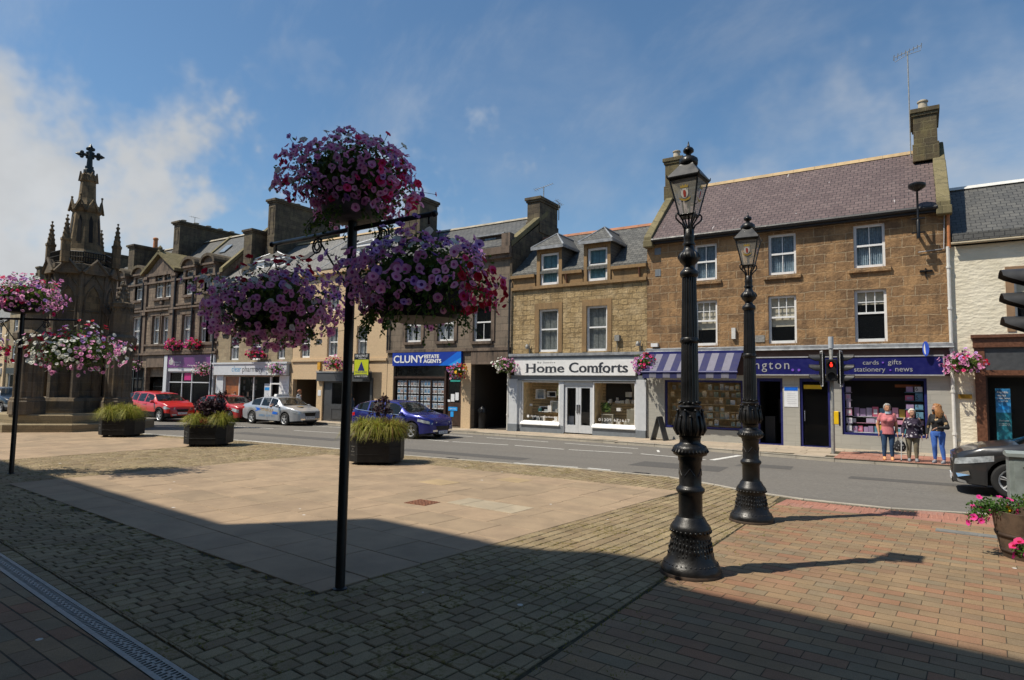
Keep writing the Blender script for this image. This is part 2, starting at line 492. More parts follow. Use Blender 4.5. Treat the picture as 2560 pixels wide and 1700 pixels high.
def lay(mb, reg, ang, L, W, gap, bev, h, depth=.03, tilt=.0, jit=.0, hole=None, stag=.5, varl=0., gapu=None):
    """bed of blocks in a convex region: long side along ang, every block a little out of true"""
    ca, sa = cos(ang), sin(ang)
    loc = [(p[0] * ca + p[1] * sa, -p[0] * sa + p[1] * ca) for p in reg]
    u0, u1 = min(p[0] for p in loc), max(p[0] for p in loc); w0, w1 = min(p[1] for p in loc), max(p[1] for p in loc)
    row = 0; w = w0 - W
    while w < w1:
        u = u0 - L + (row % 2) * stag * L + U(-jit, jit) * 3
        while u < u1:
            ln = L * (1 + U(-varl, varl))
            gu = gap if gapu is None else gapu
            a0, a1 = u + gu / 2 + U(0, jit), u + ln - gu / 2 - U(0, jit)
            b0, b1 = w + gap / 2 + U(0, jit), w + W - gap / 2 - U(0, jit)
            cell = [(a0, b0), (a1, b0), (a1, b1), (a0, b1)]
            u += ln
            cell = [(p[0] * ca - p[1] * sa, p[0] * sa + p[1] * ca) for p in cell]
            c = clip(cell, reg)
            if len(c) < 3 or area(c) < L * W * .015: continue
            cx = sum(p[0] for p in c) / len(c); cy = sum(p[1] for p in c) / len(c)
            if hole and hole(cx, cy): continue
            tx, ty, dh = U(-tilt, tilt), U(-tilt, tilt), U(-tilt, tilt) * .05
            n = len(c); lo = []; hi = []
            for p in c:
                zz = gz(p[0]) + h + dh + (p[0] - cx) * tx + (p[1] - cy) * ty
                k = max(0, 1 - bev / max(.01, hypot(p[0] - cx, p[1] - cy)) * 1.3)
                hi.append((cx + (p[0] - cx) * k, cy + (p[1] - cy) * k, zz)); lo.append((p[0], p[1], zz - bev * .8))
            bt = [(p[0], p[1], p[2] - depth) for p in lo]
            fs = [tuple(range(n))] + [(n + i, n + (i + 1) % n, (i + 1) % n, i) for i in range(n)] + [(2 * n + i, 2 * n + (i + 1) % n, n + (i + 1) % n, n + i) for i in range(n)]
            mb.add(hi + lo + bt, fs)
        w += W; row += 1

def sheet(poly, z):
    return [(p[0], p[1], gz(p[0]) + z) for p in poly]

M['asphalt'] = None
def asphalt():
    m, t, b = mat('asphalt')
    pos = t.n('ShaderNodeNewGeometry').outputs['Position']
    g = t.m('ADD', t.m('MULTIPLY', t.noise(pos, 90, 4, .75)[0], .6), t.m('MULTIPLY', t.noise(pos, 14, 4, .8)[0], .4)); g2 = t.noise(pos, .5, 4, .6)[0]; g3 = t.noise(t.vm('MULTIPLY', pos, (.12, 1.1, 1)), 1.0, 4, .6)[0]
    col = t.mix(t.rng(g, .3, .75), (.075, .071, .065, 1), (.27, .25, .22, 1))
    col = t.mix(t.rng(g2, .3, .7, 0, .45), col, (.16, .145, .125, 1))
    col = t.mix(t.rng(g3, .45, .7, 0, .35), col, (.115, .107, .097, 1))
    t.set(b.inputs['Base Color'], col); b.inputs['Roughness'].default_value = .88; b.inputs['Specular IOR Level'].default_value = .3
    bump(t, b, g, .5, .01)
    return m
M['asphalt'] = asphalt()
M['earth'] = P('joint_soil', (.050, .042, .020), .95, var=.6, vs=9, world_pos=True)
M['sett'] = pavers('stone_setts', [(.205, .152, .092), (.245, .19, .113), (.28, .225, .135), (.22, .165, .10), (.30, .24, .142)], .75, .9, .9, bs=.6)
M['farsett'] = M['sett']
M['flag'] = pavers('pink_flagstone', [(.30, .222, .148), (.325, .242, .162), (.34, .25, .166), (.31, .233, .155), (.28, .212, .142)], .35, .0, .9, .8, .2)
M['yflag'] = pavers('buff_flagstone', [(.37, .27, .155), (.38, .285, .165)], .35, 0, 0, .8, .2)
M['gflag'] = pavers('pale_flagstone', [(.36, .30, .215), (.38, .32, .23)], .35, 0, 0, .8, .2)
M['brick'] = pavers('clay_paver', [(.25, .135, .082), (.235, .168, .10), (.205, .155, .098), (.275, .145, .086), (.21, .168, .11), (.26, .175, .10), (.265, .188, .112)], .5, .1, .9, .85, .35)
M['tactile'] = pavers('red_tactile_paver', [(.31, .145, .105), (.34, .165, .12), (.33, .18, .14)], .3, 0, .5, .8, .2)
M['pavement'] = pavers('far_pavement_slab', [(.36, .30, .225), (.40, .335, .255), (.38, .31, .24)], .4, 0, .5, .85, .2)
M['kerb'] = pavers('kerb_stone', [(.33, .30, .25), (.40, .365, .30), (.36, .33, .28)], .5, 0, 0, .85, .2)
M['marking'] = P('road_paint', (.62, .61, .57), .7, var=.18, vs=11, world_pos=True)

# one sheet to the horizon, then road, then the square
MB().add([(-900, -500, gz(-900) * 0 - 5.5), (600, -500, 3.45), (600, 900, 3.45), (-900, 900, -5.5)], [(0, 1, 2, 3)]).build('ground', 'asphalt', kind='structure')
road = MB()
road.add(sheet([(-140, 8), (40, 8), (40, 27), (-140, 27)], -.03), [(0, 1, 2, 3)])
road.build('road', 'asphalt', kind='structure')

KERB = [(-60, 14.6), (-27.5, 14.7), (-23, 15.25), (-18, 15.35), (-13.7, 15.2), (-9.85, 15.45), (-7.7, 15.6), (-5.3, 15.5), (-4.0, 14.85), (-3.2, 14.35), (-2.0, 13.95), (-.5, 13.85), (.8, 14.2), (3, 14.6), (12, 14.6)]
def kerb_y(x):
    for (a, b), (c, d) in zip(KERB, KERB[1:]):
        if a <= x <= c: return b + (d - b) * (x - a) / (c - a)
    return 14.6
sq = MB()
for (a, b), (c, d) in zip(KERB, KERB[1:]):
    sq.add(sheet([(a, -12), (c, -12), (c, d), (a, b)], -.006), [(0, 1, 2, 3)])
sq.build('plaza_bed', 'earth', kind='structure')
kb = MB()
for (a, b), (c, d) in zip(KERB, KERB[1:]):
    n = max(1, int((c - a) / .9))
    for i in range(n):
        x0, x1 = a + (c - a) * i / n + .006, a + (c - a) * (i + 1) / n - .006
        y0, y1 = b + (d - b) * i / n, b + (d - b) * (i + 1) / n
        lo = sheet([(x0, y0 - .13), (x1, y1 - .13), (x1, y1 + .03), (x0, y0 + .03)], -.2); hi = sheet([(x0, y0 - .13), (x1, y1 - .13), (x1, y1 + .01), (x0, y0 + .01)], .012)
        kb.loft([lo, hi])
kb.build('plaza_kerb', 'kerb', kind='structure')

FLAG = [(-16.4, 5.62), (-5.28, 4.55), (-4.3, 13.35), (-15.8, 13.75)]
def inflag(x, y):
    for i in range(4):
        a, b = FLAG[i], FLAG[(i + 1) % 4]
        if (b[0] - a[0]) * (y - a[1]) - (b[1] - a[1]) * (x - a[0]) < -.02: return False
    return True
TILT = radians(-6.2)
def drain_y(x): return 2.92 - (x + 6.9) * .1065
fl = MB()
lay(fl, FLAG, TILT, 1.05, .78, .012, .008, .016, tilt=.004, varl=.25)
fl.build('flagstones', 'flag', kind='structure')
# odd replacement slabs in the flagged square
ys = MB()
for x, y, a, b in ((-9.6, 11.0, .75, .6), (-8.4, 12.35, .7, .55)):
    lay(ys, [(x, y), (x + a, y - .08), (x + a + .06, y + b - .08), (x + .06, y + b)], TILT, 2, 2, .0, .006, .021)
ys.build('buff_slabs', 'yflag', kind='structure')
gs = MB()
lay(gs, [(-7.45, 9.35), (-5.9, 9.2), (-5.85, 9.85), (-7.4, 10.0)], TILT, .75, .7, .01, .006, .021)
gs.build('pale_slabs', 'gflag', kind='structure')

st = MB()
A = radians(84.5)
near = [(-12.4, drain_y(-12.4) + .26), (-2.55, drain_y(-2.55) + .26), (-2.4, 13.5), (-12.4, 13.5)]
SET1 = [(-12.6, drain_y(-12.6) + .27), (-2.55, drain_y(-2.55) + .27), (-2.38, 9.0), (-2.3, 14.25), (-12.6, 14.25)]
lay(st, [(-21.6, drain_y(-21.6) + .27), (-2.60, drain_y(-2.6) + .27), (-2.375, 13.2), (-21.6, 13.2)], A, .24, .165, .012, .009, .007, tilt=.022, jit=.004, hole=inflag, varl=.18)
def beyond(x, y): return y > kerb_y(x) - .16
lay(st, [(-30, 13.2), (-2.45, 13.2), (-2.45, 15.6), (-30, 15.6)], A, .24, .165, .014, .011, .007, tilt=.02, jit=.004, hole=lambda x, y: inflag(x, y) or beyond(x, y) or (y < 14.2 and x < -21.6), varl=.18)
st.build('cobbles', 'sett', kind='structure')
edge = MB()                       # course of setts laid along the drain
lay(edge, [(-21.6, drain_y(-21.6) + .10), (-2.62, drain_y(-2.62) + .10), (-2.62, drain_y(-2.62) + .265), (-21.6, drain_y(-21.6) + .265)], TILT, .24, .17, .014, .011, .008, tilt=.03, jit=.005, varl=.1)
edge.build('edging_setts', 'sett', kind='structure')
f2 = MB()
lay(f2, [(-60, -6), (-21.65, -6), (-21.65, 14.25), (-60, 14.3)], TILT, 1.05, .78, .012, .008, .006, tilt=.003, varl=.25)
f2.build('far_flagstones', 'flag', kind='structure')

bb = MB()
for r_ in ([(-2.58, .6), (9, .6), (9, 12.6), (-2.36, 12.6)], [(-14, -1.4), (-2.62, -1.4), (-2.62, drain_y(-2.62) - .115), (-14, drain_y(-14) - .115)], [(-2.36, 12.6), (9, 12.6), (9, 13.7), (-2.3, 13.7)]): bb.add(sheet(r_, .0034), [(0, 1, 2, 3)])
bb.build('paving_bed', P('brick_joint_sand', (.062, .046, .028), .95, var=.5, vs=9, world_pos=True), kind='structure')
bk = MB()
BA = radians(-4)
lay(bk, [(-2.58, .6), (9, .6), (9, 12.6), (-2.36, 12.9)], BA, .333, .178, .013, .0012, .006, tilt=.006, jit=.0015, gapu=.006)
lay(bk, [(-14, -1.4), (-2.62, -1.4), (-2.62, drain_y(-2.62) - .115), (-14, drain_y(-14) - .115)], BA, .333, .178, .013, .0012, .006, tilt=.006, jit=.0015, gapu=.006)
bk.build('clay_paving', 'brick', kind='structure')
tp = MB()
lay(tp, [(-2.36, 12.9), (9, 12.6), (9, 14.6), (-2.2, 14.6)], BA, .4, .4, .008, .005, .006, tilt=.006, hole=beyond)
for ix in range(56):
    for iy in range(7):
        x, y = -2.2 + ix * .08 + .0, 13.1 + iy * .1
        if y < kerb_y(x) - .25: tp.lathe([(.022, 0), (.012, .007)], 5, (x, y, gz(x) + .006))
tp.build('crossing_paving', 'tactile', kind='structure')

# slotted steel drain channel
dr = MB(); dg = MB()
x = -22.
while x < -2.7:
    x1 = x + .995
    for k0, k1 in ((-.105, -.062), (.062, .10)):
        dr.loft([sheet([(x, drain_y(x) + k0), (x1, drain_y(x1) + k0), (x1, drain_y(x1) + k1), (x, drain_y(x) + k1)], -.02), sheet([(x, drain_y(x) + k0), (x1, drain_y(x1) + k0), (x1, drain_y(x1) + k1), (x, drain_y(x) + k1)], .008)])
    if x > -13:
        n = 22
        for i in range(n):
            xa = x + i * .995 / n; dz = .012
            zig = .012 if i % 2 else -.012
            for a0, a1 in ((-.062, -.012 + zig), (.012 + zig, .062)):
                dr.box(xa, xa + .017, drain_y(xa) + a0, drain_y(xa) + a1, gz(xa) - .003, gz(xa) + .006)
            dr.box(xa, xa + .0452, drain_y(xa) - .012 + zig, drain_y(xa) + .012 + zig, gz(xa) - .003, gz(xa) + .0065)
    else:
        dr.loft([sheet([(x, drain_y(x) - .06), (x1, drain_y(x1) - .06), (x1, drain_y(x1) + .06), (x, drain_y(x) + .06)], z) for z in (-.02, .003)])
    x += 1.
for i in range(19):
    x0 = -21.9 + i; dr.add(sheet([(x0, drain_y(x0) - .1), (x0 + 1, drain_y(x0 + 1) - .1), (x0 + 1, drain_y(x0 + 1) + .1), (x0, drain_y(x0) + .1)], -.004), [(0, 1, 2, 3)], 1)
o = dr.build('drain_channel', ['galv', 'dark'])
tag(o, 'long slotted steel drain channel set between cobbles and red brick paving', 'drain')
mh = MB()
mh.box(-8.05, -7.55, 8.85, 9.3, gz(-7.8), gz(-7.8) + .024)
for i in range(6):
    for j in range(5): mh.box(-8.03 + i * .08, -7.975 + i * .08, 8.87 + j * .085, 8.92 + j * .085, gz(-7.8) + .024, gz(-7.8) + .030)
tag(mh.build('manhole_cover', P('rusty_iron', (.20, .085, .045), .8, var=.4, vs=20)), 'small square rusty iron manhole cover sunk in the flagstones', 'manhole cover')
mh = MB(); mh.T = Matrix.Translation((.70, 12.0, gz(.7))) @ Matrix.Rotation(radians(-4), 4, 'Z')
mh.box(-.55, .55, -.12, .12, -.02, .014); mh.box(-.53, -.02, -.1, .1, .014, .019); mh.box(.02, .53, -.1, .1, .014, .019)
tag(mh.build('service_cover', P('grey_service_cover', (.17, .17, .16), .7)), 'grey rectangular steel service cover in the paving near the barrel', 'manhole cover')

# joint weeds and moss tufts
wd = MB()
for _ in range(3600):
    x, y = U(-13.5, -1.9), U(3.0, 13.2)
    nv = mnoise.noise(Vector((x * .55, y * .55, 3.1)))
    if inflag(x, y) or nv < .05 or y < drain_y(x) + .2: continue
    if U(0, 1) > .75 and y > 7: continue
    for _ in range(random.randint(3, 7)):
        a = U(0, 2 * pi); l = U(.015, .05); px, py = x + U(-.03, .03), y + U(-.06, .06)
        z = gz(px) - .004
        wd.add([(px - .008 * sin(a), py + .008 * cos(a), z), (px + .008 * sin(a), py - .008 * cos(a), z), (px + l * cos(a), py + l * sin(a), z + U(.012, .028))], [(0, 1, 2)])
for _ in range(260):               # grass along the edge of the flags and brick
    if U(0, 1) < .5: tpos = U(0, 1); x, y = -16 + tpos * 10.7, 5.55 - tpos * 1.03
    else: x, y = -2.48 + U(-.02, .02), U(3.5, 12.8)
    for _ in range(5):
        a = U(0, 2 * pi); l = U(.01, .03); px, py = x + U(-.02, .02), y + U(-.05, .05); z = gz(px)
        wd.add([(px - .004 * sin(a), py + .004 * cos(a), z), (px + .004 * sin(a), py - .004 * cos(a), z), (px + l * cos(a), py + l * sin(a), z + U(.01, .03))], [(0, 1, 2)])
wd.build('joint_weeds', leafmat('weed', [(.20, .17, .02), (.30, .26, .03), (.15, .19, .03), (.24, .17, .04)], .5), kind='stuff')

# far pavement and its kerb
FK = [(-140, 25.0), (-32, 25.0), (-24, 24.75), (-15.4, 24.25), (-11, 23.9), (-7.5, 23.45), (-4.6, 22.75), (-2.3, 22.25), (1, 22.25), (40, 22.25)]
def fk_y(x):
    for (a, b), (c, d) in zip(FK, FK[1:]):
        if a <= x <= c: return b + (d - b) * (x - a) / (c - a)
    return 24
pv = MB(); base = MB(); fk = MB()
for (a, b), (c, d) in zip(FK, FK[1:]):
    base.add(sheet([(a, b), (c, d), (c, 29), (a, 29)], .075), [(0, 1, 2, 3)])
    n = max(1, int((c - a) / (.9 if a > -60 else 6)))
    for i in range(n):
        x0, x1 = a + (c - a) * i / n + .006, a + (c - a) * (i + 1) / n - .006
        y0, y1 = b + (d - b) * i / n, b + (d - b) * (i + 1) / n
        drop = -.07 if -2.4 < (x0 + x1) / 2 < 1.5 else 0
        fk.loft([sheet([(x0, y0), (x1, y1), (x1, y1 + .15), (x0, y0 + .15)], -.2), sheet([(x0, y0 + .012), (x1, y1 + .012), (x1, y1 + .15), (x0, y0 + .15)], .092 + drop * .4)])
base.build('pavement_bed', 'earth', kind='structure')
lay(pv, [(-60, 22), (12, 22), (12, 26.6), (-60, 26.6)], 0, .9, .6, .012, .006, .09, tilt=.004, hole=lambda x, y: y < fk_y(x) + .3 or (-2.35 < x < 1.6 and y < 24.9), varl=.2)
pv.build('pavement', 'pavement', kind='structure')
fk.build('far_kerb', 'kerb', kind='structure')
tp = MB()
lay(tp, [(-2.35, 22.4), (1.6, 22.4), (1.6, 24.9), (-2.35, 24.9)], 0, .4, .4, .008, .004, .09, tilt=.004)
tp.build('far_crossing_paving', 'tactile', kind='structure')

# reinstated trenches and patches in the road surface
pt = MB()
for x, y, a, b in ((-15.5, 16.4, 5.2, .75), (-7.2, 17.4, 2.6, 1.3), (-27, 17.6, 7, .9), (-4.6, 19.2, 1.5, .9), (-21, 18.6, 2.2, 1.0), (-1.6, 18.2, 3.5, .6)):
    pt.add(sheet([(x, y), (x + a, y + .05), (x + a - .05, y + b), (x + .04, y + b - .04)], -.0268), [(0, 1, 2, 3)])
pt.build('road_patches', P('patched_tarmac', (.085, .08, .074), .9, var=.3, vs=30, world_pos=True), kind='structure')
for x, lb in ((-12.3, 'iron road gully beside the plaza kerb, left of the lamp posts'), (-6.2, 'iron road gully at the plaza kerb behind the lamp posts')):
    gl = MB(); y = kerb_y(x) + .1; z = gz(x) - .03
    gl.box(x - .22, x + .22, y, y + .4, z - .02, z + .006, 0)
    for i in range(7): gl.box(x - .19 + i * .057, x - .165 + i * .057, y + .04, y + .36, z + .006, z + .010, 1)
    tag(gl.build('road_gully', ['dark', P('gully_iron', (.06, .055, .05), .7)]), lb, 'drain', 'road gullies')
# painted road markings
mk = MB()
def mark(x0, y0, x1, y1, w=.1):
    d = Vector((x1 - x0, y1 - y0, 0)).normalized(); n = Vector((-d.y, d.x, 0)) * w / 2
    mk.add(sheet([(x0 - n.x, y0 - n.y), (x1 - n.x, y1 - n.y), (x1 + n.x, y1 + n.y), (x0 + n.x, y0 + n.y)], -.0262), [(0, 1, 2, 3)])
x = -62
while x < -19.5:
    mark(x, 20.7, x + 3.3, 20.85, .1); x += 5.1
for q in ((-17.7, 20.66, -16.3, 20.5), (-16.1, 20.5, -13.5, 20.7), (-13.2, 20.7, -10.95, 20.5), (-10.75, 20.5, -8.4, 20.75), (-8.1, 20.75, -5.75, 20.3)): mark(*q)
mark(-5.57, 20.3, -5.2, 22.4, .2)
x = -45
while x < -8:
    mark(x, fk_y(x) - 1.1, min(x + 3.3, -7.8), fk_y(x + 3.3) - 1.1, .09); x += 4.1
mark(-30, 14.95, -23.2, 15.55, .07)
mark(-23, 15.6, -17.2, 15.62, .07)
mark(-10.1, 15.8, -8.1, 16.0, .09)
mark(-7.8, 16.02, -7.1, 15.98, .12)
for q in ((-16.5, 17.2, 4.5, .9), (-6.5, 17.9, 3.2, 1.1), (-26, 18.2, 6, .8), (-3.5, 20.6, 2.4, .7)):
    pass
mk.build('road_markings', 'marking', kind='structure')
# ================================================================ BUILDINGS
D = 26.3                               # the line of shop fronts
M['r_stone'] = stone('brown_sandstone_blocks', (.30, .18, .09), (.175, .108, .060), (.40, .30, .19), .72, .355, .017, .9, .8, .05, wash=(.43, .26, .125), bdist=.05, soot=.34)
M['hc_stone'] = stone('golden_rubble_stone', (.45, .325, .165), (.31, .22, .11), (.235, .175, .095), .44, .24, .016, 1.0, .55, .07, wash=(.58, .45, .27), bdist=.07, soot=.3)
M['hc_dress'] = stone('orange_dressed_stone', (.31, .20, .098), (.27, .175, .088), (.22, .15, .08), 1.3, .6, .005, .3, .45, .02, wash=(.20, .145, .085), soot=.35)
M['cluny_stone'] = stone('grey_brown_ashlar', (.235, .185, .14), (.185, .15, .115), (.10, .085, .07), .9, .36, .010, .5, .4, .01, wash=(.14, .12, .095), soot=.6)
M['cream_stone'] = stone('pale_cream_ashlar', (.60, .45, .28), (.57, .42, .265), (.50, .38, .24), 1.4, .5, .005, .2, .3, .01, wash=(.52, .39, .25))
M['pharm_stone'] = stone('buff_coursed_stone', (.36, .29, .19), (.27, .215, .14), (.30, .25, .17), .5, .27, .012, .7, .4, .03, wash=(.2, .165, .12))
M['vict_stone'] = stone('weathered_grey_sandstone', (.27, .205, .15), (.20, .155, .115), (.11, .085, .07), .62, .28, .012, .6, .5, .015, wash=(.15, .115, .085), soot=.75)
M['vict_dress'] = stone('sooty_dressed_stone', (.20, .15, .115), (.16, .12, .092), (.1, .08, .065), 1.2, .5, .005, .3, .6, .02, wash=(.08, .065, .052), soot=.95)
M['chim_stone'] = stone('blackened_chimney_stone', (.12, .095, .066), (.075, .06, .045), (.06, .052, .04), .62, .30, .012, .7, .5, .03, wash=(.20, .165, .095), soot=.7)
M['rchim_stone'] = stone('lichened_chimney_stone', (.15, .115, .062), (.09, .072, .045), (.17, .145, .085), .5, .33, .018, .9, .5, .03, wash=(.20, .17, .075), soot=.5)
M['skew'] = stone('mossy_coping_stone', (.22, .185, .10), (.15, .13, .075), (.09, .08, .05), .8, .7, .01, .5, .5, .03, wash=(.14, .12, .05), soot=.3)
M['harl'] = None
def harl():
    m, t, b = mat('cream_painted_stone')
    pos = t.n('ShaderNodeNewGeometry').outputs['Position']
    s = t.n('ShaderNodeSeparateXYZ', {0: pos})
    v = t.n('ShaderNodeCombineXYZ', {0: s.outputs[0], 1: t.m('MULTIPLY', s.outputs[2], 2.2)}).outputs[0]
    vo = t.n('ShaderNodeTexVoronoi', {'Vector': t.vm('ADD', v, t.vm('SCALE', t.noise(pos, 5, 3)[1], scale=.12))}); vo.inputs['Scale'].default_value = 4.5
    n = t.noise(pos, 1.3, 4)[0]
    t.set(b.inputs['Base Color'], t.mix(t.rng(n, .3, .7), (.64, .58, .44, 1), (.72, .66, .52, 1)))
    b.inputs['Roughness'].default_value = .8
    bump(t, b, t.m('ADD', vo.outputs['Distance'], t.m('MULTIPLY', t.noise(pos, 16, 4)[0], .8)), .6, .025)
    return m
M['harl'] = harl()
M['r_slate'] = slate('purple_slates', (.115, .080, .078), (.16, .115, .108), .27, .21, 1.46, streak=1.)
M['slate'] = slate('grey_slates', (.085, .084, .078), (.14, .138, .125), .25, .19, 1.5, light=.35)
M['slate2'] = slate('dark_slates', (.085, .085, .082), (.125, .122, .112), .28, .22, 1.5, light=.12)
M['slate3'] = slate('pale_grey_slates', (.17, .165, .155), (.215, .205, .19), .3, .2, 1.5, light=.3)
M['ridge'] = P('sandstone_ridge', (.42, .30, .16), .85, var=.2, world_pos=True, vs=2)
M['ridgered'] = P('red_clay_ridge', (.34, .15, .08), .85, var=.25, world_pos=True, vs=3)
M['ridgegrey'] = P('stone_ridge', (.33, .29, .22), .85, var=.3, world_pos=True, vs=3)
M['navy'] = P('navy_sign_panel', (.010, .012, .105), .35, var=.06)
M['navyframe'] = P('navy_frame', (.014, .018, .12), .4, var=.1)
M['bluesign'] = P('royal_blue_sign', (.008, .035, .30), .4, var=.05)
M['bluemid'] = P('bright_blue_sign', (.005, .13, .62), .4, var=.04)
M['bluelight'] = P('light_blue_sign', (.02, .30, .75), .4, var=.04)
M['purplesign'] = P('purple_sign', (.13, .028, .15), .45, var=.06)
M['greyfascia'] = P('dark_grey_fascia', (.055, .058, .062), .5, var=.12)
M['palegrey'] = P('pale_grey_paint', (.40, .42, .44), .5, var=.06)
M['lightgrey'] = P('light_grey_paint', (.52, .54, .56), .5, var=.05)
M['slategrey'] = P('slate_grey_base', (.16, .18, .20), .6, var=.1)
M['brownwood'] = P('varnished_timber', (.12, .05, .026), .45, var=.3, vs=14)
M['darkwood'] = P('dark_brown_timber', (.045, .022, .014), .5, var=.3)
M['taupe'] = P('taupe_window_surround', (.25, .155, .085), .8, var=.1)
M['silverletter'] = P('silver_lettering', (.45, .45, .46), .35, .3, var=.05)
M['violet'] = P('violet_dot', (.18, .08, .50), .4)
M['cyan'] = P('cyan_print', (.01, .22, .42), .5)
M['inkgrey'] = P('dark_grey_lettering', (.05, .055, .06), .5)
M['paper'] = P('white_paper', (.70, .72, .75), .6, var=.05)
M['copper'] = P('orange_poster', (.32, .10, .025), .5, var=.35, vs=3)
M['teal'] = P('teal_print', (.01, .16, .22), .5, var=.4, vs=6)
M['skyprint'] = P('pale_blue_print', (.03, .22, .48), .5, var=.6, vs=3)
M['pine'] = P('slatted_pine', (.70, .55, .32), .7, var=.2)
M['tile'] = None
def tile():
    m, t, b = mat('travertine_tile')
    pos = t.n('ShaderNodeNewGeometry').outputs['Position']
    s = t.n('ShaderNodeSeparateXYZ', {0: pos})
    v = t.n('ShaderNodeCombineXYZ', {0: s.outputs[0], 1: s.outputs[2]}).outputs[0]
    br = t.n('ShaderNodeTexBrick', {'Vector': v, 'Color1': (.42, .405, .36, 1), 'Color2': (.37, .36, .32, 1), 'Mortar': (.30, .29, .26, 1)})
    br.inputs['Scale'].default_value = 1; br.inputs['Mortar Size'].default_value = .006; br.inputs['Brick Width'].default_value = .62; br.inputs['Row Height'].default_value = .31
    sv = t.vm('MULTIPLY', pos, (1, 1, 14))
    t.set(b.inputs['Base Color'], t.mix(t.rng(t.noise(sv, 1.6, 4, .6)[0], .3, .7, 0, .5), br.outputs[0], (.30, .29, .255, 1)))
    b.inputs['Roughness'].default_value = .4
    return m
M['tile'] = tile()

def wall_open(mb, x0, x1, z0, z1, y, holes, depth=.2, mi=0, rmi=None):
    """front wall with true openings; holes = (x0,x1,z0,z1)"""
    xs = sorted({x0, x1, *[h[0] for h in holes], *[h[1] for h in holes]}); zs = sorted({z0, z1, *[h[2] for h in holes], *[h[3] for h in holes]})
    xs = [x for x in xs if x0 <= x <= x1]; zs = [z for z in zs if z0 <= z <= z1]
    for a, b in zip(xs, xs[1:]):
        for c, d in zip(zs, zs[1:]):
            mx, mz = (a + b) / 2, (c + d) / 2
            if any(h[0] < mx < h[1] and h[2] < mz < h[3] for h in holes): continue
            mb.quad((a, y, c), (b, y, c), (b, y, d), (a, y, d), mi)
    r = mi if rmi is None else rmi
    for a, b, c, d in holes:
        yy = y + depth
        mb.quad((a, y, c), (a, y, d), (a, yy, d), (a, yy, c), r)
        mb.quad((b, y, d), (b, y, c), (b, yy, c), (b, yy, d), r)
        mb.quad((a, y, d), (b, y, d), (b, yy, d), (a, yy, d), r)
        mb.quad((b, y, c), (a, y, c), (a, yy, c), (b, yy, c), r)

def shell(mb, x0, x1, y0, y1, z0, z1, zr=None, yr=None, mi=0, top=False):
    """side and back walls (with gables when zr is given)"""
    for x, sgn in ((x0, -1), (x1, 1)):
        if zr: mb.add([(x, y0, z0), (x, y1, z0), (x, y1, z1), (x, yr, zr), (x, y0, z1)], [(0, 1, 2, 3, 4)], mi)
        else: mb.quad((x, y0, z0), (x, y1, z0), (x, y1, z1), (x, y0, z1), mi)
    mb.quad((x0, y1, z0), (x1, y1, z0), (x1, y1, z1), (x0, y1, z1), mi)

def gable_roof(mb, x0, x1, y0, z0, yr, zr, y1, z1, th=.12, mi=0):
    mb.prism([(y0, z0), (yr, zr), (yr, zr + th), (y0, z0 + th)], 'x', x0, x1, mi)
    mb.prism([(yr + .003, zr), (y1, z1), (y1, z1 + th), (yr + .003, zr + th)], 'x', x0, x1, mi)

def sash(root, x0, x1, z0, z1, y, top=(2, 1), bot=(2, 1), frame='white', fw=.075, meet=.5, curtain='curtain', half=None, sill=None, recess=.1, glassm='glass', openbot=0.):
    """sliding sash window: frame > pane, curtain, sill"""
    f = MB(); yy = y + recess
    f.box(x0, x0 + fw, yy, yy + .1, z0, z1); f.box(x1 - fw, x1, yy, yy + .1, z0, z1)
    f.box(x0 + fw, x1 - fw, yy, yy + .1, z1 - fw, z1); f.box(x0 + fw, x1 - fw, yy - .03, yy + .1, z0, z0 + fw * 1.25)
    zm = z0 + (z1 - z0) * meet
    f.box(x0 + fw, x1 - fw, yy + .015, yy + .085, zm - .035, zm + .035)
    for (nx, nz), c, d, dy in ((top, zm + .035, z1 - fw, .02), (bot, z0 + fw, zm - .035, .04)):
        for i in range(1, nx):
            x = x0 + fw + (x1 - x0 - 2 * fw) * i / nx; f.box(x - .014, x + .014, yy + dy, yy + dy + .03, c, d)
        for i in range(1, nz):
            z = c + (d - c) * i / nz; f.box(x0 + fw, x1 - fw, yy + dy + .002, yy + dy + .028, z - .014, z + .014)
    fo = f.build('window', frame, root, world=True)
    g = MB(); g.quad((x0 + fw, yy + .052, z0 + fw), (x1 - fw, yy + .052, z0 + fw), (x1 - fw, yy + .052, z1 - fw), (x0 + fw, yy + .052, z1 - fw))
    g.build('pane', glassm, fo, world=True)
    if curtain:
        k = MB(); a, b = x0 + fw * .5, x1 - fw * .5; zb = z0 + .02 if half is None else z0 + (z1 - z0) * half
        if half is None and curtain != 'cream':
            secs = []
            n = 22
            for side in (0, 1):
                w = (b - a) * (.5 if curtain in ('bluecurtain', 'greyblind', 'skyblind') else .44)
                xs = [(a + w * i / n) if side == 0 else (b - w + w * i / n) for i in range(n + 1)]
                for i in range(n):
                    ya, yb = yy + .16 + .025 * sin(i * 1.9), yy + .16 + .025 * sin((i + 1) * 1.9)
                    k.quad((xs[i], ya, zb), (xs[i + 1], yb, zb), (xs[i + 1], yb, z1), (xs[i], ya, z1))
        else: k.box(a, b, yy + .15, yy + .16, zb, z1)
        k.build('curtain' if half is None else 'roller_blind', curtain, fo, world=True)
    rb = MB(); rb.quad((x0, yy + .9, z0), (x1, yy + .9, z0), (x1, yy + .9, z1), (x0, yy + .9, z1))
    rb.build('dark_room', 'dark', fo, world=True)
    if sill:
        s = MB(); s.box(x0 - .18, x1 + .18, y - .09, y + .12, z0 - .17, z0 - .002); s.build('sill', sill, fo, world=True, bevel=.012)
    return fo

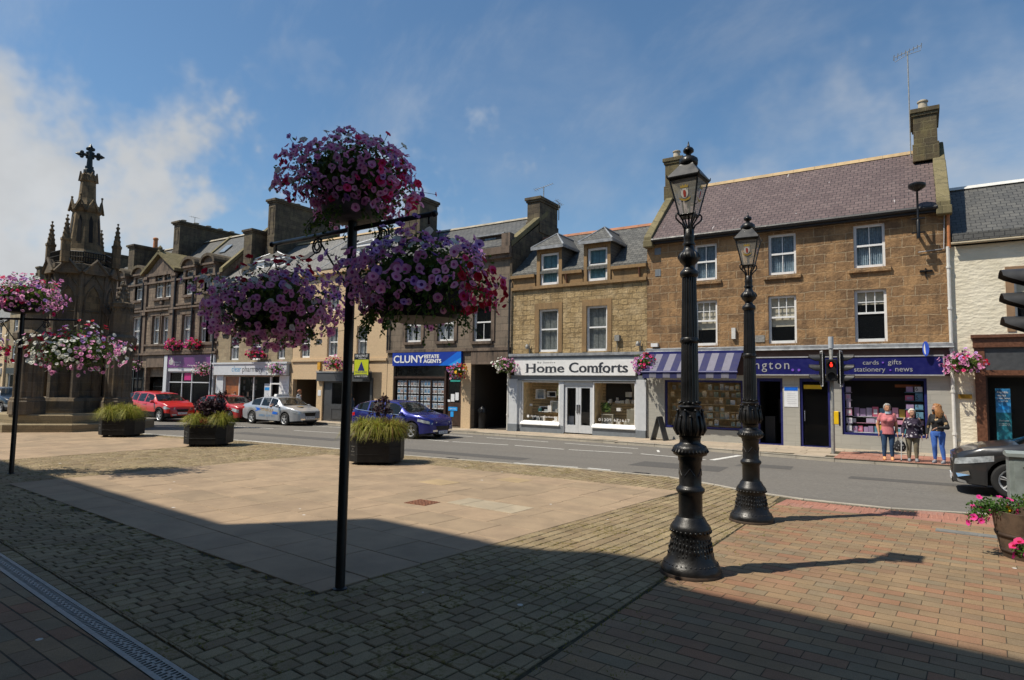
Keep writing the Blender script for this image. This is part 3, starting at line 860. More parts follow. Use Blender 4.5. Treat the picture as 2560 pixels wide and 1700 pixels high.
def chimney(root, x0, x1, y0, y1, z0, z1, m='chim_stone', cap=.12, capz=.28, pots=(), potm='buffpot', panel=False):
    c = MB(); c.box(x0, x1, y0, y1, z0, z1 - capz)
    c.box(x0 - cap * .5, x1 + cap * .5, y0 - cap * .5, y1 + cap * .5, z1 - capz, z1 - capz * .6)
    c.box(x0 - cap, x1 + cap, y0 - cap, y1 + cap, z1 - capz * .6, z1)
    c.box(x0 - .05, x1 + .05, y0 - .05, y1 + .05, z0, z0 + (z1 - z0) * .33)
    if panel:
        w = x1 - x0; zt = z1 - capz - .25; zb = z0 + (z1 - z0) * .5
        c.box(x0 + w * .18, x0 + w * .30, y0 - .035, y0, zb, zt); c.box(x1 - w * .30, x1 - w * .18, y0 - .035, y0, zb, zt)
        c.box(x0 + w * .30, x1 - w * .30, y0 - .035, y0, zt - .1, zt)
    o = c.build('chimney', m, root, world=True, bevel=.02)
    for px, py, r, h in pots:
        p = MB(); p.lathe([(r * 1.05, 0), (r, h * .1), (r * .9, h * .8), (r * 1.12, h * .82), (r * 1.12, h * .93), (r * .8, h), (r * .7, h * .9)], 14, (px, py, z1))
        p.build('chimney_pot', potm, o, smooth=True, world=True, angle=40)
    return o

def display(root, x0, x1, z0, z1, y, cols, nx, nz, seed, depth=.5, fill=.85, floor='pine', gap=.25):
    """goods and cards set out behind a shop window"""
    r = random.Random(seed); d = MB()
    w, h = (x1 - x0) / nx, (z1 - z0) / nz
    for i in range(nx):
        for j in range(nz):
            if r.random() > fill: continue
            a = x0 + w * (i + r.uniform(.02, .2)); b = x0 + w * (i + 1 - r.uniform(.02, gap)); c = z0 + h * j + .01; e = c + h * r.uniform(.55, .92)
            yy = y + r.uniform(.05, depth)
            d.box(a, b, yy, yy + .02, c, e, r.randrange(len(cols)))
            if r.random() < .5: d.box(a + (b - a) * .2, b - (b - a) * .2, yy - .004, yy, c + (e - c) * .25, e - (e - c) * .25, r.randrange(len(cols)))
    for j in range(nz): d.box(x0, x1, y + .02, y + depth + .04, z0 + h * j - .012, z0 + h * j, 0)
    return d.build('window_display', cols, root, world=True)

def glaze(root, x0, x1, z0, z1, y, fw, frame, bars=(), name='shop_window', tr=None, back='dark', bd=.9, glassm='shopglass'):
    f = MB()
    f.box(x0, x0 + fw, y - .02, y + .08, z0, z1); f.box(x1 - fw, x1, y - .02, y + .08, z0, z1)
    f.box(x0 + fw, x1 - fw, y - .02, y + .08, z1 - fw, z1); f.box(x0 + fw, x1 - fw, y - .04, y + .08, z0, z0 + fw)
    for b in bars: f.box(b - fw * .4, b + fw * .4, y - .01, y + .07, z0 + fw, z1 - fw)
    if tr: f.box(x0 + fw, x1 - fw, y - .012, y + .068, tr - fw * .4, tr + fw * .4)
    o = f.build(name, frame, root, world=True)
    g = MB(); g.quad((x0 + fw, y + .03, z0 + fw), (x1 - fw, y + .03, z0 + fw), (x1 - fw, y + .03, z1 - fw), (x0 + fw, y + .03, z1 - fw))
    g.build('pane', glassm, o, world=True)
    if back:
        k = MB(); k.quad((x0, y + bd, z0), (x1, y + bd, z0), (x1, y + bd, z1), (x0, y + bd, z1))
        k.quad((x0, y + .1, z0), (x1, y + .1, z0), (x1, y + bd, z0), (x0, y + bd, z0)); k.quad((x0, y + .1, z1), (x1, y + .1, z1), (x1, y + bd, z1), (x0, y + bd, z1))
        k.quad((x0, y + .1, z0), (x0, y + bd, z0), (x0, y + bd, z1), (x0, y + .1, z1)); k.quad((x1, y + .1, z0), (x1, y + bd, z0), (x1, y + bd, z1), (x1, y + .1, z1))
        k.build('window_back', back, o, world=True)
    return o

def pipe(root, pts, r, m='gutter', name='downpipe', clips=True):
    p = MB(); p.tube(pts, r, 8)
    if clips:
        for a, b in zip(pts, pts[1:]):
            L = abs(a[2] - b[2]); n = int(L / 1.4)
            for i in range(n):
                z = min(a[2], b[2]) + (i + .5) * L / n; p.lathe([(r * 1.35, -.04), (r * 1.35, .04)], 8, (a[0], a[1], z))
    return p.build(name, m, root, world=True, smooth=True, angle=40)

XF, ZF = (1, 0, 0), (0, 0, 1)

# ---------------------------------------------------------------- brown sandstone card shop (right of the frame)
R = thing('shop_building', 'tall brown sandstone shop with purple slate roof and striped awning', 'building', (-4.5, D, gz(-4.5)))
RW = [(-7.88, -6.94, 6.80, 8.36), (-4.92, -3.90, 6.79, 8.43), (-1.92, -.91, 6.80, 8.43)]
RB = [(-7.87, -6.94, 4.06, 5.96), (-4.95, -3.92, 4.08, 5.97), (-1.94, -.91, 4.07, 6.0)]
RS = [(-9.18, -5.95, .60, 2.62), (-5.42, -4.46, .0, 2.72), (-3.86, -2.80, .0, 2.72), (-2.43, .22, .66, 2.74)]
w = MB()
wall_open(w, -9.97, 1.0, 3.95, 8.75, D, RW + RB, .2)
shell(w, -9.97, 1.0, D, D + 7.2, -.3, 8.75, 12.02, D + 3.6)
w.build('wall', 'r_stone', R, world=True)
g = MB()
wall_open(g, -9.97, 1.0, -.3, 2.83, D - .04, RS, .25)
g.build('tiled_shopfront', 'tile', R, world=True)
rf = MB(); gable_roof(rf, -9.7, .72, D - .22, 8.68, D + 3.6, 11.92, D + 7.4, 8.68)
rf.build('roof', 'r_slate', R, world=True)
rg = MB()
for i in range(12): rg.prism([(D + 3.42, 11.93), (D + 3.6, 12.12), (D + 3.78, 11.93)], 'x', -9.62 + i * .86, -9.62 + i * .86 + .852)
rg.build('ridge_tiles', 'ridge', R, world=True)
for x0, x1 in ((-10.02, -9.66), (.68, 1.08)):
    s = MB(); n = 6
    for i in range(n):
        y0, y1 = D - .3 + 3.9 * i / n + .004, D - .3 + 3.9 * (i + 1) / n - .004
        z0, z1 = 8.62 + 3.42 * i / n, 8.62 + 3.42 * (i + 1) / n
        s.prism([(y0, z0 - .12), (y1, z1 - .12), (y1, z1 + .26), (y0, z0 + .26)], 'x', x0 + U(-.01, .01), x1 + U(-.01, .01))
    s.box(x0 - .02, x1 + .04, D - .34, D + .1, 8.42, 8.72)
    s.prism([(D + 3.6, 11.9), (D + 7.4, 8.6), (D + 7.4, 8.95), (D + 3.6, 12.25)], 'x', x0, x1)
    s.build('skew_coping', 'skew', R, world=True, bevel=.03)
chimney(R, .08, .86, D + 2.55, D + 4.5, 11.3, 13.42, 'rchim_stone', .1, .3, [(.42, D + 2.95, .17, .46), (.5, D + 3.6, .17, .42)])
chimney(R, -10.05, -9.25, D + 2.6, D + 4.4, 11.3, 13.35, 'rchim_stone', .1, .3, [(-9.6, D + 3.0, .17, .45), (-9.45, D + 3.6, .15, .25)])
gt = MB(); gt.tube([(-9.66, D - .29, 8.70), (.7, D - .29, 8.70)], .085, 8); gt.box(-9.66, .7, D - .235, D - .02, 8.55, 8.66); gt.build('gutter', 'gutter', R, world=True)
for i, (a, b, c, d) in enumerate(RW): sash(R, a, b, c, d, D, (2, 1), (2, 1), curtain='bluecurtain', sill='r_stone', fw=.09, meet=.52, openbot=.1)
for i, (a, b, c, d) in enumerate(RB): sash(R, a, b, c, d, D, (3, 2), (1, 1), curtain='cream', half=(.36, .36, .72)[i], fw=.09, meet=.55)
ld = MB(); ld.box(-9.97, 1.02, D - .2, D + .02, 3.83, 3.95); ld.prism([(D - .26, 3.80), (D - .0, 3.80), (D - .0, 3.99), (D - .02, 3.99)], 'x', -9.99, 1.03)
ld.build('lead_ledge', 'lead', R, world=True)
br = MB(); br.box(-9.97, 1.0, D - .12, D, 3.52, 3.8); br.box(-9.97, 1.0, D - .10, D, 2.83, 3.52); br.build('timber_cornice', P('brown_cornice', (.06, .032, .024), .5), R, world=True)
sg = MB(); sg.box(-5.6, .72, D - .26, D - .1, 2.86, 3.5)
sgo = sg.build('sign_board', 'navy', R, world=True)
sm = MB()
for z in (2.82, 3.5): sm.box(-5.62, .74, D - .285, D - .1, z, z + .045)
sm.box(.70, .745, D - .285, D - .1, 2.865, 3.5); sm.build('sign_trim', 'silverletter', sgo, world=True)
lt = MB()
def xs_at(px, Y=D - .3): # photo-measured letter starts, converted once to street metres
    return 0
lt.text('ngton', (-5.44, D - .262, 2.955), XF, ZF, 1.27, .38, ext=.015, spacing=1.25)
lt.text('cards', (-1.70, D - .262, 3.22), XF, ZF, .50, .155, ext=.01); lt.text('gifts', (-.92, D - .262, 3.17), XF, ZF, .41, .22, ext=.01)
lt.text('stationery', (-1.98, D - .262, 2.915), XF, ZF, .98, .21, ext=.01); lt.text('news', (-.70, D - .262, 2.97), XF, ZF, .52, .125, ext=.01)
lt.build('lettering', 'silverletter', sgo, world=True)
dt = MB()
for x, z, r in ((-4.05, 3.03, .05), (-3.83, 3.03, .05), (-1.07, 3.29, .032), (-.85, 3.02, .032)):
    dt.lathe([(r, 0), (r, .02)], 14); n = len(dt.v) - 28
    for i in range(n, len(dt.v)): vx, vy, vz = dt.v[i]; dt.v[i] = (x + vx, D - .262 - vz, z + vy)
dt.build('sign_dots', 'violet', sgo, world=True)
# canvas awning on its roller
aw = MB(); ax0, ax1 = -9.72, -5.9; n = 13; sw = (ax1 - ax0) / n
stripe = P('awning_grey_stripe', (.17, .165, .21), .8, var=.1); deep = P('awning_navy_canvas', (.018, .02, .085), .8, var=.12)
for i in range(n):
    a, b = ax0 + i * sw, ax0 + (i + 1) * sw
    aw.loft([[(a, D - .3, 3.74), (b, D - .3, 3.74), (b, D - .3, 3.755), (a, D - .3, 3.755)], [(a - .02, D - 1.15, 2.95), (b - .02, D - 1.15, 2.95), (b - .02, D - 1.15, 2.965), (a - .02, D - 1.15, 2.965)]], mi=1 if i % 2 == 1 else 0)
    z = 2.67 + .03 * abs(sin(i * 1.57))
    aw.box(a - .02, b - .02, D - 1.165, D - 1.158, z, 2.93, 1 if i % 2 == 1 else 0)
awo = aw.build('awning', [deep, stripe], R, world=True)
am = MB(); am.tube([(ax0 - .08, D - 1.16, 2.93), (ax1 + .02, D - 1.16, 2.93)], .05, 8); am.box(ax0 - .05, ax1 + .05, D - .34, D - .12, 3.72, 3.82)
for x in (ax0 + .5, ax1 - .5): am.tube([(x, D - .15, 2.9), (x + .25, D - .65, 3.0), (x, D - 1.12, 2.93)], .022, 6)
am.build('awning_frame', 'navyframe', awo, world=True)
W1 = glaze(R, -9.18, -5.95, .62, 2.62, D + .05, .085, 'navyframe', back='pine')
display(R, -9.0, -6.1, .75, 2.5, D + .15, ['pine', 'paper', P('beige_card', (.62, .54, .40)), P('grey_card', (.50, .50, .48)), P('tan_card', (.55, .42, .27)), P('sage_card', (.34, .42, .36))], 13, 6, 3, .35)
W2 = glaze(R, -2.43, .22, .66, 2.74, D + .05, .085, 'navyframe', back='dark')
cardc = ['paper', P('pink_card', (.62, .30, .42)), P('blue_card', (.14, .30, .42)), P('mauve_card', (.34, .24, .40)), P('yellow_card', (.62, .45, .08)), P('teal_card', (.08, .30, .34)), P('rose_gift', (.55, .12, .2)), P('lilac_card', (.45, .38, .52))]
display(R, -2.3, .1, .76, 1.1, D + .14, cardc, 14, 1, 5, .25, .97)
display(R, -2.3, .1, 1.1, 1.32, D + .3, [cardc[1], cardc[7], cardc[0]], 8, 1, 6, .1, .95, gap=.04)
display(R, -2.1, -.45, 1.33, 1.72, D + .32, cardc, 8, 1, 8, .15, .97, gap=.06)
display(R, -.45, .1, 1.34, 2.55, D + .14, [cardc[2], cardc[0], cardc[5], cardc[3], cardc[6]], 2, 4, 9, .1, .98, gap=.06)
display(R, -2.33, -2.1, .8, 2.5, D + .12, [cardc[7], cardc[0], cardc[1]], 1, 6, 10, .06, .95)
nm = MB()
for i, q in enumerate('6543'): nm.text(q, (-.12, D + .125, 2.3 - i * .31), XF, ZF, .08, .15)
nm.build('card_numbers', 'inkgrey', R, world=True)
og = MB(); og.box(-.75, .05, D + .6, D + .62, 2.42, 2.52); og.build('interior_banner', 'copper', R, world=True)
for x0, x1, nmx in ((-5.42, -4.46, 'doorway'), (-3.86, -2.80, 'door')):
    f = MB()
    f.box(x0, x0 + .09, D + .02, D + .14, .13, 2.72); f.box(x1 - .09, x1, D + .02, D + .14, .13, 2.72); f.box(x0 + .09, x1 - .09, D + .02, D + .14, 2.6, 2.72); f.box(x0, x1, D - .03, D + .2, .1, .17)
    fo = f.build('door_frame', 'navyframe', R, world=True)
    k = MB(); yb = D + (2.4 if nmx == 'doorway' else 1.0)
    k.quad((x0, yb, .1), (x1, yb, .1), (x1, yb, 2.7), (x0, yb, 2.7)); k.quad((x0, D + .15, .1), (x0, yb, .1), (x0, yb, 2.7), (x0, D + .15, 2.7)); k.quad((x1, D + .15, .1), (x1, yb, .1), (x1, yb, 2.7), (x1, D + .15, 2.7)); k.quad((x0, D + .15, .14), (x1, D + .15, .14), (x1, yb, .14), (x0, yb, .14))
    k.quad((x0, D + .15, 2.69), (x1, D + .15, 2.69), (x1, yb, 2.69), (x0, yb, 2.69))
    k.build('entrance', 'dark', fo, world=True)
    if nmx == 'door':
        q = MB(); q.quad((x0 + .09, D + .08, .2), (x1 - .09, D + .08, .2), (x1 - .09, D + .08, 2.6), (x0 + .09, D + .08, 2.6)); q.build('door_glass', 'shopglass', fo, world=True)
        q = MB(); q.box(x0 + .14, x1 - .3, D + .04, D + .05, 2.32, 2.47); q.build('yellow_notice', P('yellow_notice', (.62, .38, .01), .5), fo, world=True)
        q = MB(); q.tube([(x0 + .16, D + .03, 1.1), (x0 + .16, D + .03, 1.5)], .014, 6); q.build('handle', 'chrome', fo, world=True)
    else:
        q = MB(); q.box(x0 + .12, x0 + .5, D + .9, D + 1.2, .14, 1.2); q.box(x0 + .5, x1 - .1, D + 1.7, D + 1.75, .9, 1.9); q.build('shop_counter', P('shop_counter', (.05, .05, .055), .6), fo, world=True)
ps = MB(); ps.box(-4.41, -3.91, D - .055, D - .042, 1.62, 2.40); pso = ps.build('wall_notice', 'paper', R, world=True)
ps = MB(); ps.box(-4.40, -3.92, D - .06, D - .056, 2.24, 2.38); ps.build('notice_header', 'bluemid', pso, world=True)
ps = MB()
for i in range(6): ps.box(-4.3, -4.02 + .06 * (i % 2), D - .058, D - .056, 2.12 - i * .075, 2.13 - i * .075)
ps.build('notice_print', 'palegrey', pso, world=True)
pipe(R, [(1.0, D - .1, 8.6), (1.0, D - .1, 7.25)], .05, 'terracotta')
pipe(R, [(.96, D - .11, 7.3), (.96, D - .11, .15)], .055, 'offwhite')
pipe(R, [(.1, D - .05, 7.2), (.85, D - .05, 7.25), (.9, D - .05, 8.55)], .015, 'palegrey', 'cable', False)
bx = MB(); bx.box(-9.75, -9.45, D - .15, D, 4.05, 4.2); bx.build('alarm_box', 'white', R, world=True)
bx = MB(); bx.box(-6.35, -6.2, D - .12, D, 4.3, 4.75); bx.build('junction_box', 'offwhite', R, world=True)
bx = MB(); bx.box(-5.45, -5.1, D - .03, D, 4.15, 4.42); bx.build('wall_plaque', 'galv', R, world=True)
bx = MB(); bx.box(-9.6, -9.35, D - .02, D, 7.15, 7.45); bx.box(-9.62, -9.34, D - .02, D, 8.1, 8.4); bx.box(-9.5, -9.45, D - .025, D, 7.2, 7.4); bx.build('wall_vent', 'slategrey', R, world=True)
an = MB()   # wall anchor plate
for a in range(4): an.box(.3 - .02, .3 + .02, D - .05, D, 6.3, 6.62) if a == 0 else None
an.box(.12, .5, D - .06, D, 6.48, 6.55); an.lathe([(.09, 0), (.06, .03)], 8, (.3, D - .03, 6.5)); an.build('wall_anchor', 'blackiron', R, world=True)
lz = MB(); lz.loft([[(.22 + a * .07, D - .42, 3.75 + b * (1 - abs(a)) * .3) for a, b in ((-1, 0), (-.6, .8), (0, 1), (.6, .8), (1, 0), (.6, -.8), (0, -1), (-.6, -.8))], [(.22 + a * .07, D - .38, 3.75 + b * (1 - abs(a)) * .3) for a, b in ((-1, 0), (-.6, .8), (0, 1), (.6, .8), (1, 0), (.6, -.8), (0, -1), (-.6, -.8))]])
lz = MB(); lz.loft([[(.22 + .10 * cos(k * pi / 8), yy, 3.75 + .26 * sin(k * pi / 8)) for k in range(16)] for yy in (D - .42, D - .38)])
lz.tube([(.22, D - .4, 3.8), (.22, D, 3.8)], .012, 6)
lzo = lz.build('projecting_sign', P('deep_blue_plastic', (.04, .10, .55), .4), R, world=True)
lz = MB(); lz.prism([(.22 + .06 * cos(k * pi / 8), 3.75 + .2 * sin(k * pi / 8)) for k in range(5, 13)], 'y', D - .425, D - .421); lz.build('sign_flash', 'white', lzo, world=True)

# ---------------------------------------------------------------- cream painted house at the right edge
K = thing('travel_shop_building', 'cream painted stone building with brown timber shopfront at the right edge', 'building', (5, D, gz(5)))
w = MB(); wall_open(w, 1.0, 10, 4.2, 7.3, D, [(2.72, 3.62, 4.55, 6.22), (6.2, 7.1, 4.55, 6.22)], .2)
wall_open(w, 1.0, 10, -.3, 4.2, D, [(1.66, 8.5, .2, 4.12)], .35)
shell(w, 1.02, 10, D, D + 7.2, -.3, 7.3, 10.3, D + 3.6)
w.build('wall', 'harl', K, world=True)
rf = MB(); gable_roof(rf, 1.09, 10.2, D - .2, 7.42, D + 3.6, 10.15, D + 7.4, 7.4); rf.build('roof', 'slate2', K, world=True)
rg = MB(); rg.prism([(D + 3.4, 10.2), (D + 3.6, 10.36), (D + 3.8, 10.2)], 'x', 1.1, 10.2); rg.build('ridge_tiles', 'offwhite', K, world=True)
gt = MB(); gt.tube([(1.05, D - .24, 7.36), (10.2, D - .24, 7.36)], .05, 8); gt.build('gutter', P('buff_gutter', (.36, .30, .2)), K, world=True)
gt = MB(); gt.box(1.1, 10.2, D - .26, D - .1, 7.42, 7.70); gt.build('eaves_board', 'slate2', K, world=True)
for a in (2.5, 5.98):
    s = MB(); s.box(a, a + .22, D - .03, D + .02, 4.3, 6.24); s.box(a + 1.12, a + 1.34, D - .03, D + .02, 4.3, 6.24); s.box(a, a + 1.34, D - .032, D + .02, 6.24, 6.46); s.build('window_surround', 'taupe', K, world=True)
    sash(K, a + .22, a + 1.12, 4.55, 6.22, D, (1, 1), (1, 1), 'offwhite', curtain='cream', half=.5)
t = MB(); t.box(1.55, 8.6, D - .16, D + .02, 3.78, 4.1); t.box(1.5, 8.65, D - .24, D + .02, 4.1, 4.2); t.box(1.58, 1.86, D - .1, D + .1, .5, 3.78); t.box(1.86, 8.5, D - .08, D + .1, 2.85, 3.02); t.box(8.3, 8.6, D - .1, D + .1, .5, 3.78); t.box(4.4, 4.6, D - .1, D + .1, .5, 2.85)
t.build('timber_shopfront', 'brownwood', K, world=True)
t = MB(); t.box(1.86, 8.3, D - .07, D + .1, 3.02, 3.78); t.build('fascia', 'greyfascia', K, world=True)
t = MB(); t.box(1.56, 8.6, D - .12, D + .1, -.2, .5); t.build('stall_riser', 'slategrey', K, world=True)
glaze(K, 1.86, 4.4, .5, 2.85, D + .06, .06, 'darkwood')
glaze(K, 4.6, 8.3, .5, 2.85, D + .06, .06, 'darkwood')
po = MB(); po.box(2.12, 2.52, D + .14, D + .16, .62, 2.42); poo = po.build('window_poster', 'teal', K, world=True)
po = MB(); po.box(2.125, 2.515, D + .134, D + .139, 1.62, 2.41); po.build('poster_picture', 'skyprint', poo, world=True)
po = MB()
for i, (q, wd_) in enumerate((('Available', .30), ('without', .24), ('prescription', .34))): po.text(q, (2.16, D + .13, 2.26 - i * .105), XF, ZF, wd_, .075)
po.text('from £19.99', (2.2, D + .13, 1.97), XF, ZF, .24, .05); po.text("Don't wait.", (2.2, D + .13, 1.33), XF, ZF, .26, .055)
po.text('Ask a member of our', (2.18, D + .13, 1.24), XF, ZF, .3, .03); po.text('team to find out more', (2.18, D + .13, 1.19), XF, ZF, .3, .03)
po.build('poster_lettering', 'white', poo, world=True)
po = MB(); po.lathe([(.15, 0), (.15, .004)], 20); po.v = [(2.32 + a, D + .131 - c, 1.78 + b * .45) for a, b, c in po.v]; po.build('poster_oval', 'bluelight', poo, world=True)
t = MB(); t.box(1.04, 1.56, D - .04, D + .01, -.2, .62); t.box(1.08, 1.5, D - .03, D + .01, 2.05, 2.22); t.build_each('pier_plinth', 'harl', K, world=True)
t = MB(); t.box(1.1, 1.48, D - .06, D - .032, 2.06, 2.21); t.build('brass_plate', P('brass', (.42, .24, .04), .35, .7), K, world=True)

# ---------------------------------------------------------------- golden stone gift shop
Hh = thing('gift_shop_building', 'golden rubble stone building with two slated dormers over a white shopfront', 'building', (-13.5, D, gz(-13.5)))
HW = [(-15.48, -14.41, 3.93, 6.0), (-12.92, -11.87, 3.92, 6.02)]
w = MB()
wall_open(w, -17.08, -9.98, 3.85, 7.05, D, HW, .16)
shell(w, -17.08, -9.98, D + .002, D + 6.4, -.3, 7.7)
w.build('wall', 'hc_stone', Hh, world=True)
w = MB()
for a, b, c, d in HW:
    w.box(a - .22, a - .002, D - .03, D + .05, c - .02, d + .3); w.box(b + .002, b + .22, D - .03, D + .05, c - .02, d + .3); w.box(a - .002, b + .002, D - .03, D + .05, d + .002, d + .3)
w.box(-17.08, -9.98, D - .12, D + .05, 7.02, 7.16)
for a, b in ((-17.08, -15.72), (-14.2, -13.12), (-11.65, -9.98)):
    w.box(a, b, D - .02, D + .1, 7.16, 7.62); w.box(a, b, D - .16, D + .1, 7.62, 7.76)
w.build('dressings', 'hc_dress', Hh, world=True)
rf = MB(); gable_roof(rf, -17.08, -9.98, D - .05, 7.74, D + 3, 10.2, D + 6.3, 7.74); rf.build('roof', 'slate', Hh, world=True)
rg = MB()
for i in range(9): rg.prism([(D + 2.85, 10.24), (D + 3, 10.40), (D + 3.15, 10.24)], 'x', -17.05 + i * .787, -17.05 + i * .787 + .78)
rg.build('ridge_tiles', 'ridgered', Hh, world=True)
for cx, hw in ((-14.92, .70), (-12.38, .68)):
    d = MB(); x0, x1 = cx - hw, cx + hw; yb = D + 2.3
    wall_open(d, x0, x1, 7.02, 9.02, D - .06, [(cx - .52, cx + .52, 7.18, 8.76)], .14, 0)
    dm = d.build('dormer', 'hc_dress', Hh, world=True)
    c = MB(); c.quad((x0, D - .06, 7.7), (x0, yb, 9.0), (x0, yb, 9.03), (x0, D - .06, 9.03)); c.quad((x1, D - .06, 7.02), (x1, yb, 7.7), (x1, yb, 9.03), (x1, D - .06, 9.03)); c.build_each('dormer_cheek', 'slate2', dm, world=True)
    r = MB(); e = .2; z0, z1, ya = 9.02, 9.85, D + .75
    A_, B_, C_, E_ = (x0 - e, D - .3, z0), (x1 + e, D - .3, z0), (x1 + e, yb + .3, z0), (x0 - e, yb + .3, z0)
    T1, T2 = (cx, ya, z1), (cx, yb + .5, z1)
    r.add([A_, B_, C_, E_, T1, T2], [(0, 1, 4), (1, 2, 5, 4), (3, 0, 4, 5), (0, 3, 2, 1)])
    r.build('dormer_roof', 'slate', dm, world=True)
    l = MB(); l.tube([A_, T1, B_], .055, 6); l.tube([T1, T2], .06, 6); l.box(x0 - e, x1 + e, D - .32, D - .26, z0 - .12, z0 + .02); l.box(x1 + e - .05, x1 + e + .02, D - .3, yb, z0 - .1, z0 + .02); l.tube([(x1 + .26, D + .3, 8.05), (x1 + .1, D + 2.2, 9.5)], .06, 5); l.build('dormer_leadwork', 'lead', dm, world=True)
    sash(Hh, cx - .50, cx + .50, 7.18, 8.74, D - .06, (1, 1), (1, 1), fw=.10, meet=.5, curtain='skyblind')  # the curtain sheet here carries the painted sky reflection
for a, b, c, d in HW: sash(Hh, a, b, c, d, D, (1, 1), (1, 1), fw=.09, meet=.53, curtain='greyblind', recess=.07)
t = MB(); t.box(-17.08, -9.98, D - .22, D, 3.72, 3.85); t.build('lead_ledge', 'lead', Hh, world=True)
t = MB(); t.box(-17.08, -9.98, D - .16, D, 3.52, 3.72); t.box(-16.98, -10.1, D - .1, D, 2.55, 2.8); t.build('fascia', 'slategrey', Hh, world=True)
t = MB(); t.box(-16.74, -10.44, D - .2, D - .05, 2.8, 3.52); so_ = t.build('sign_board', 'white', Hh, world=True)
t = MB()
def serif(mb, txt, x, z, w, h, y):
    mb.text(txt, (x, y, z), XF, ZF, w, h)
    mb.text(txt, (x + .045, y - .0015, z), XF, ZF, w, h); mb.text(txt, (x + .03, y - .002, z + .012), XF, ZF, w, h); mb.text(txt, (x + .015, y - .001, z + .008), XF, ZF, w, h)
serif(t, 'Home', -16.05, 2.93, 2.05, .42, D - .204); serif(t, 'Comforts', -13.72, 2.93, 2.9, .46, D - .204)
for x, z in ((-16.1, 2.92), (-16.1, 3.33), (-15.72, 2.92), (-15.72, 3.33), (-15.02, 2.92), (-14.84, 2.92), (-14.66, 2.92), (-12.5, 2.92), (-12.32, 2.92), (-12.14, 2.92), (-11.83, 2.92)):
    t.box(x, x + .16, D - .2065, D - .2045, z, z + .022)
t.text('By Sandra', (-15.42, D - .204, 3.35), XF, ZF, .98, .10, spacing=1.2)
t.build('lettering', P('soft_black_lettering', (.03, .035, .045), .5), so_, world=True)
t = MB(); t.box(-17.1, -16.6, D - .14, D, .42, 2.62); t.box(-10.42, -9.98, D - .14, D, .42, 2.62); t.box(-14.3, -14.08, D - .02, D + .12, .1, 2.55); t.box(-16.6, -16.44, D - .04, D + .06, .4, 2.55); t.box(-10.52, -10.42, D - .04, D + .06, .4, 2.55)
t.box(-14.08, -12.6, D + .02, D + .12, 2.34, 2.55); t.build_each('pilaster', 'lightgrey', Hh, world=True)
t = MB(); t.box(-17.12, -16.58, D - .17, D, -.3, .42); t.box(-10.44, -9.99, D - .17, D, -.3, .42); t.box(-16.58, -14.1, D - .03, D + .08, -.3, .44); t.box(-12.58, -10.44, D - .03, D + .08, -.3, .44); t.build_each('plinth', 'slategrey', Hh, world=True)
for a, b, sd in ((-16.42, -14.3, 21), (-12.58, -10.5, 22)):
    wd_o = glaze(Hh, a, b, .44, 2.52, D + .02, .06, 'white', back='pine', bd=1.0)
    s = MB(); s.prism([(D - .1, .46), (D + .06, .62), (D + .06, .42), (D - .1, .42)], 'x', a - .02, b + .02); s.build('sill', 'white', wd_o, world=True)
    sl_ = MB()
    for i in range(13): sl_.box(a + .06, b - .06, D + .96, D + .985, .7 + i * .14, .715 + i * .14)
    sl_.build('slat_lines', 'darkwood', wd_o, world=True)
r = random.Random(5)
def cube_shelf(mb, x, z, w, h, y, fr=0, bk=2):
    mb.box(x, x + w, y + .18, y + .2, z, z + h, bk)
    for q in ((x, x + .035, z, z + h), (x + w - .035, x + w, z, z + h), (x + .035, x + w - .035, z, z + .035), (x + .035, x + w - .035, z + h - .035, z + h)): mb.box(q[0], q[1], y, y + .2, q[2], q[3], fr)
gd = MB(); y = D + .55
cube_shelf(gd, -15.95, 1.66, .5, .47, y, 0, 3); cube_shelf(gd, -15.3, 1.76, .5, .28, y); cube_shelf(gd, -15.75, 1.02, .55, .28, y); cube_shelf(gd, -15.12, 1.03, .45, .55, y, 0, 3)
for i in range(16):
    x = r.uniform(-16.2, -14.5); z = r.choice((.55, .55, 1.06, 1.3)); gd.box(x, x + r.uniform(.08, .22), y - .2, y - .1, z, z + r.uniform(.08, .3), r.choice((0, 1, 3, 4)))
gd.lathe([(.16, 0), (.14, .06), (.02, .08)], 14, (-14.72, y - .2, .58)); gd.lathe([(.02, 0), (.02, .4)], 8, (-14.56, y, 1.45)); gd.box(-14.75, -14.4, y, y + .2, 1.4, 1.43, 0)
gd.build('window_display', ['white', P('dove_grey_goods', (.35, .35, .34)), 'dark', P('pale_blue_grey_goods', (.34, .38, .4)), P('teal_goods', (.03, .13, .13))], Hh, world=True)
gd = MB(); gd.lathe([(.19, 0), (.16, .36), (.15, .36)], 18, (-14.55, y - .02, 1.85)); gd.build('table_lamp', P('lime_shade', (.52, .55, .28)), Hh, world=True)
gd = MB()
for i in range(26):
    x = r.uniform(-12.1, -10.7); z = r.choice((.55, .55, 1.2, 1.55, 1.85)); gd.box(x, x + r.uniform(.06, .25), y - .1 * r.random(), y + .1, z, z + r.uniform(.08, .26), r.choice((0, 1, 3)))
cube_shelf(gd, -12.3, .55, .55, .5, y - .2, 1, 3)
for i in range(9): gd.box(-11.1 + i * .055, -11.075 + i * .055, y - .1, y, .55, 1.3, 1)
gd.box(-12.3, -11.0, y + .3, y + .32, 1.6, 2.45, 2)
gd.build('window_display', ['white', P('linen_goods', (.38, .37, .31)), 'dark', P('stone_goods', (.42, .4, .36))], Hh, world=True)
gd = MB(); cu_ = [(-10.98, 2.45), (-10.6, 2.45), (-10.6, 1.2), (-10.72, 1.3), (-10.85, 1.85)]; gd.prism(cu_, 'y', y + .05, y + .09); gd.build('swag_curtain', P('grey_linen', (.22, .22, .19)), Hh, world=True)
gd = MB()
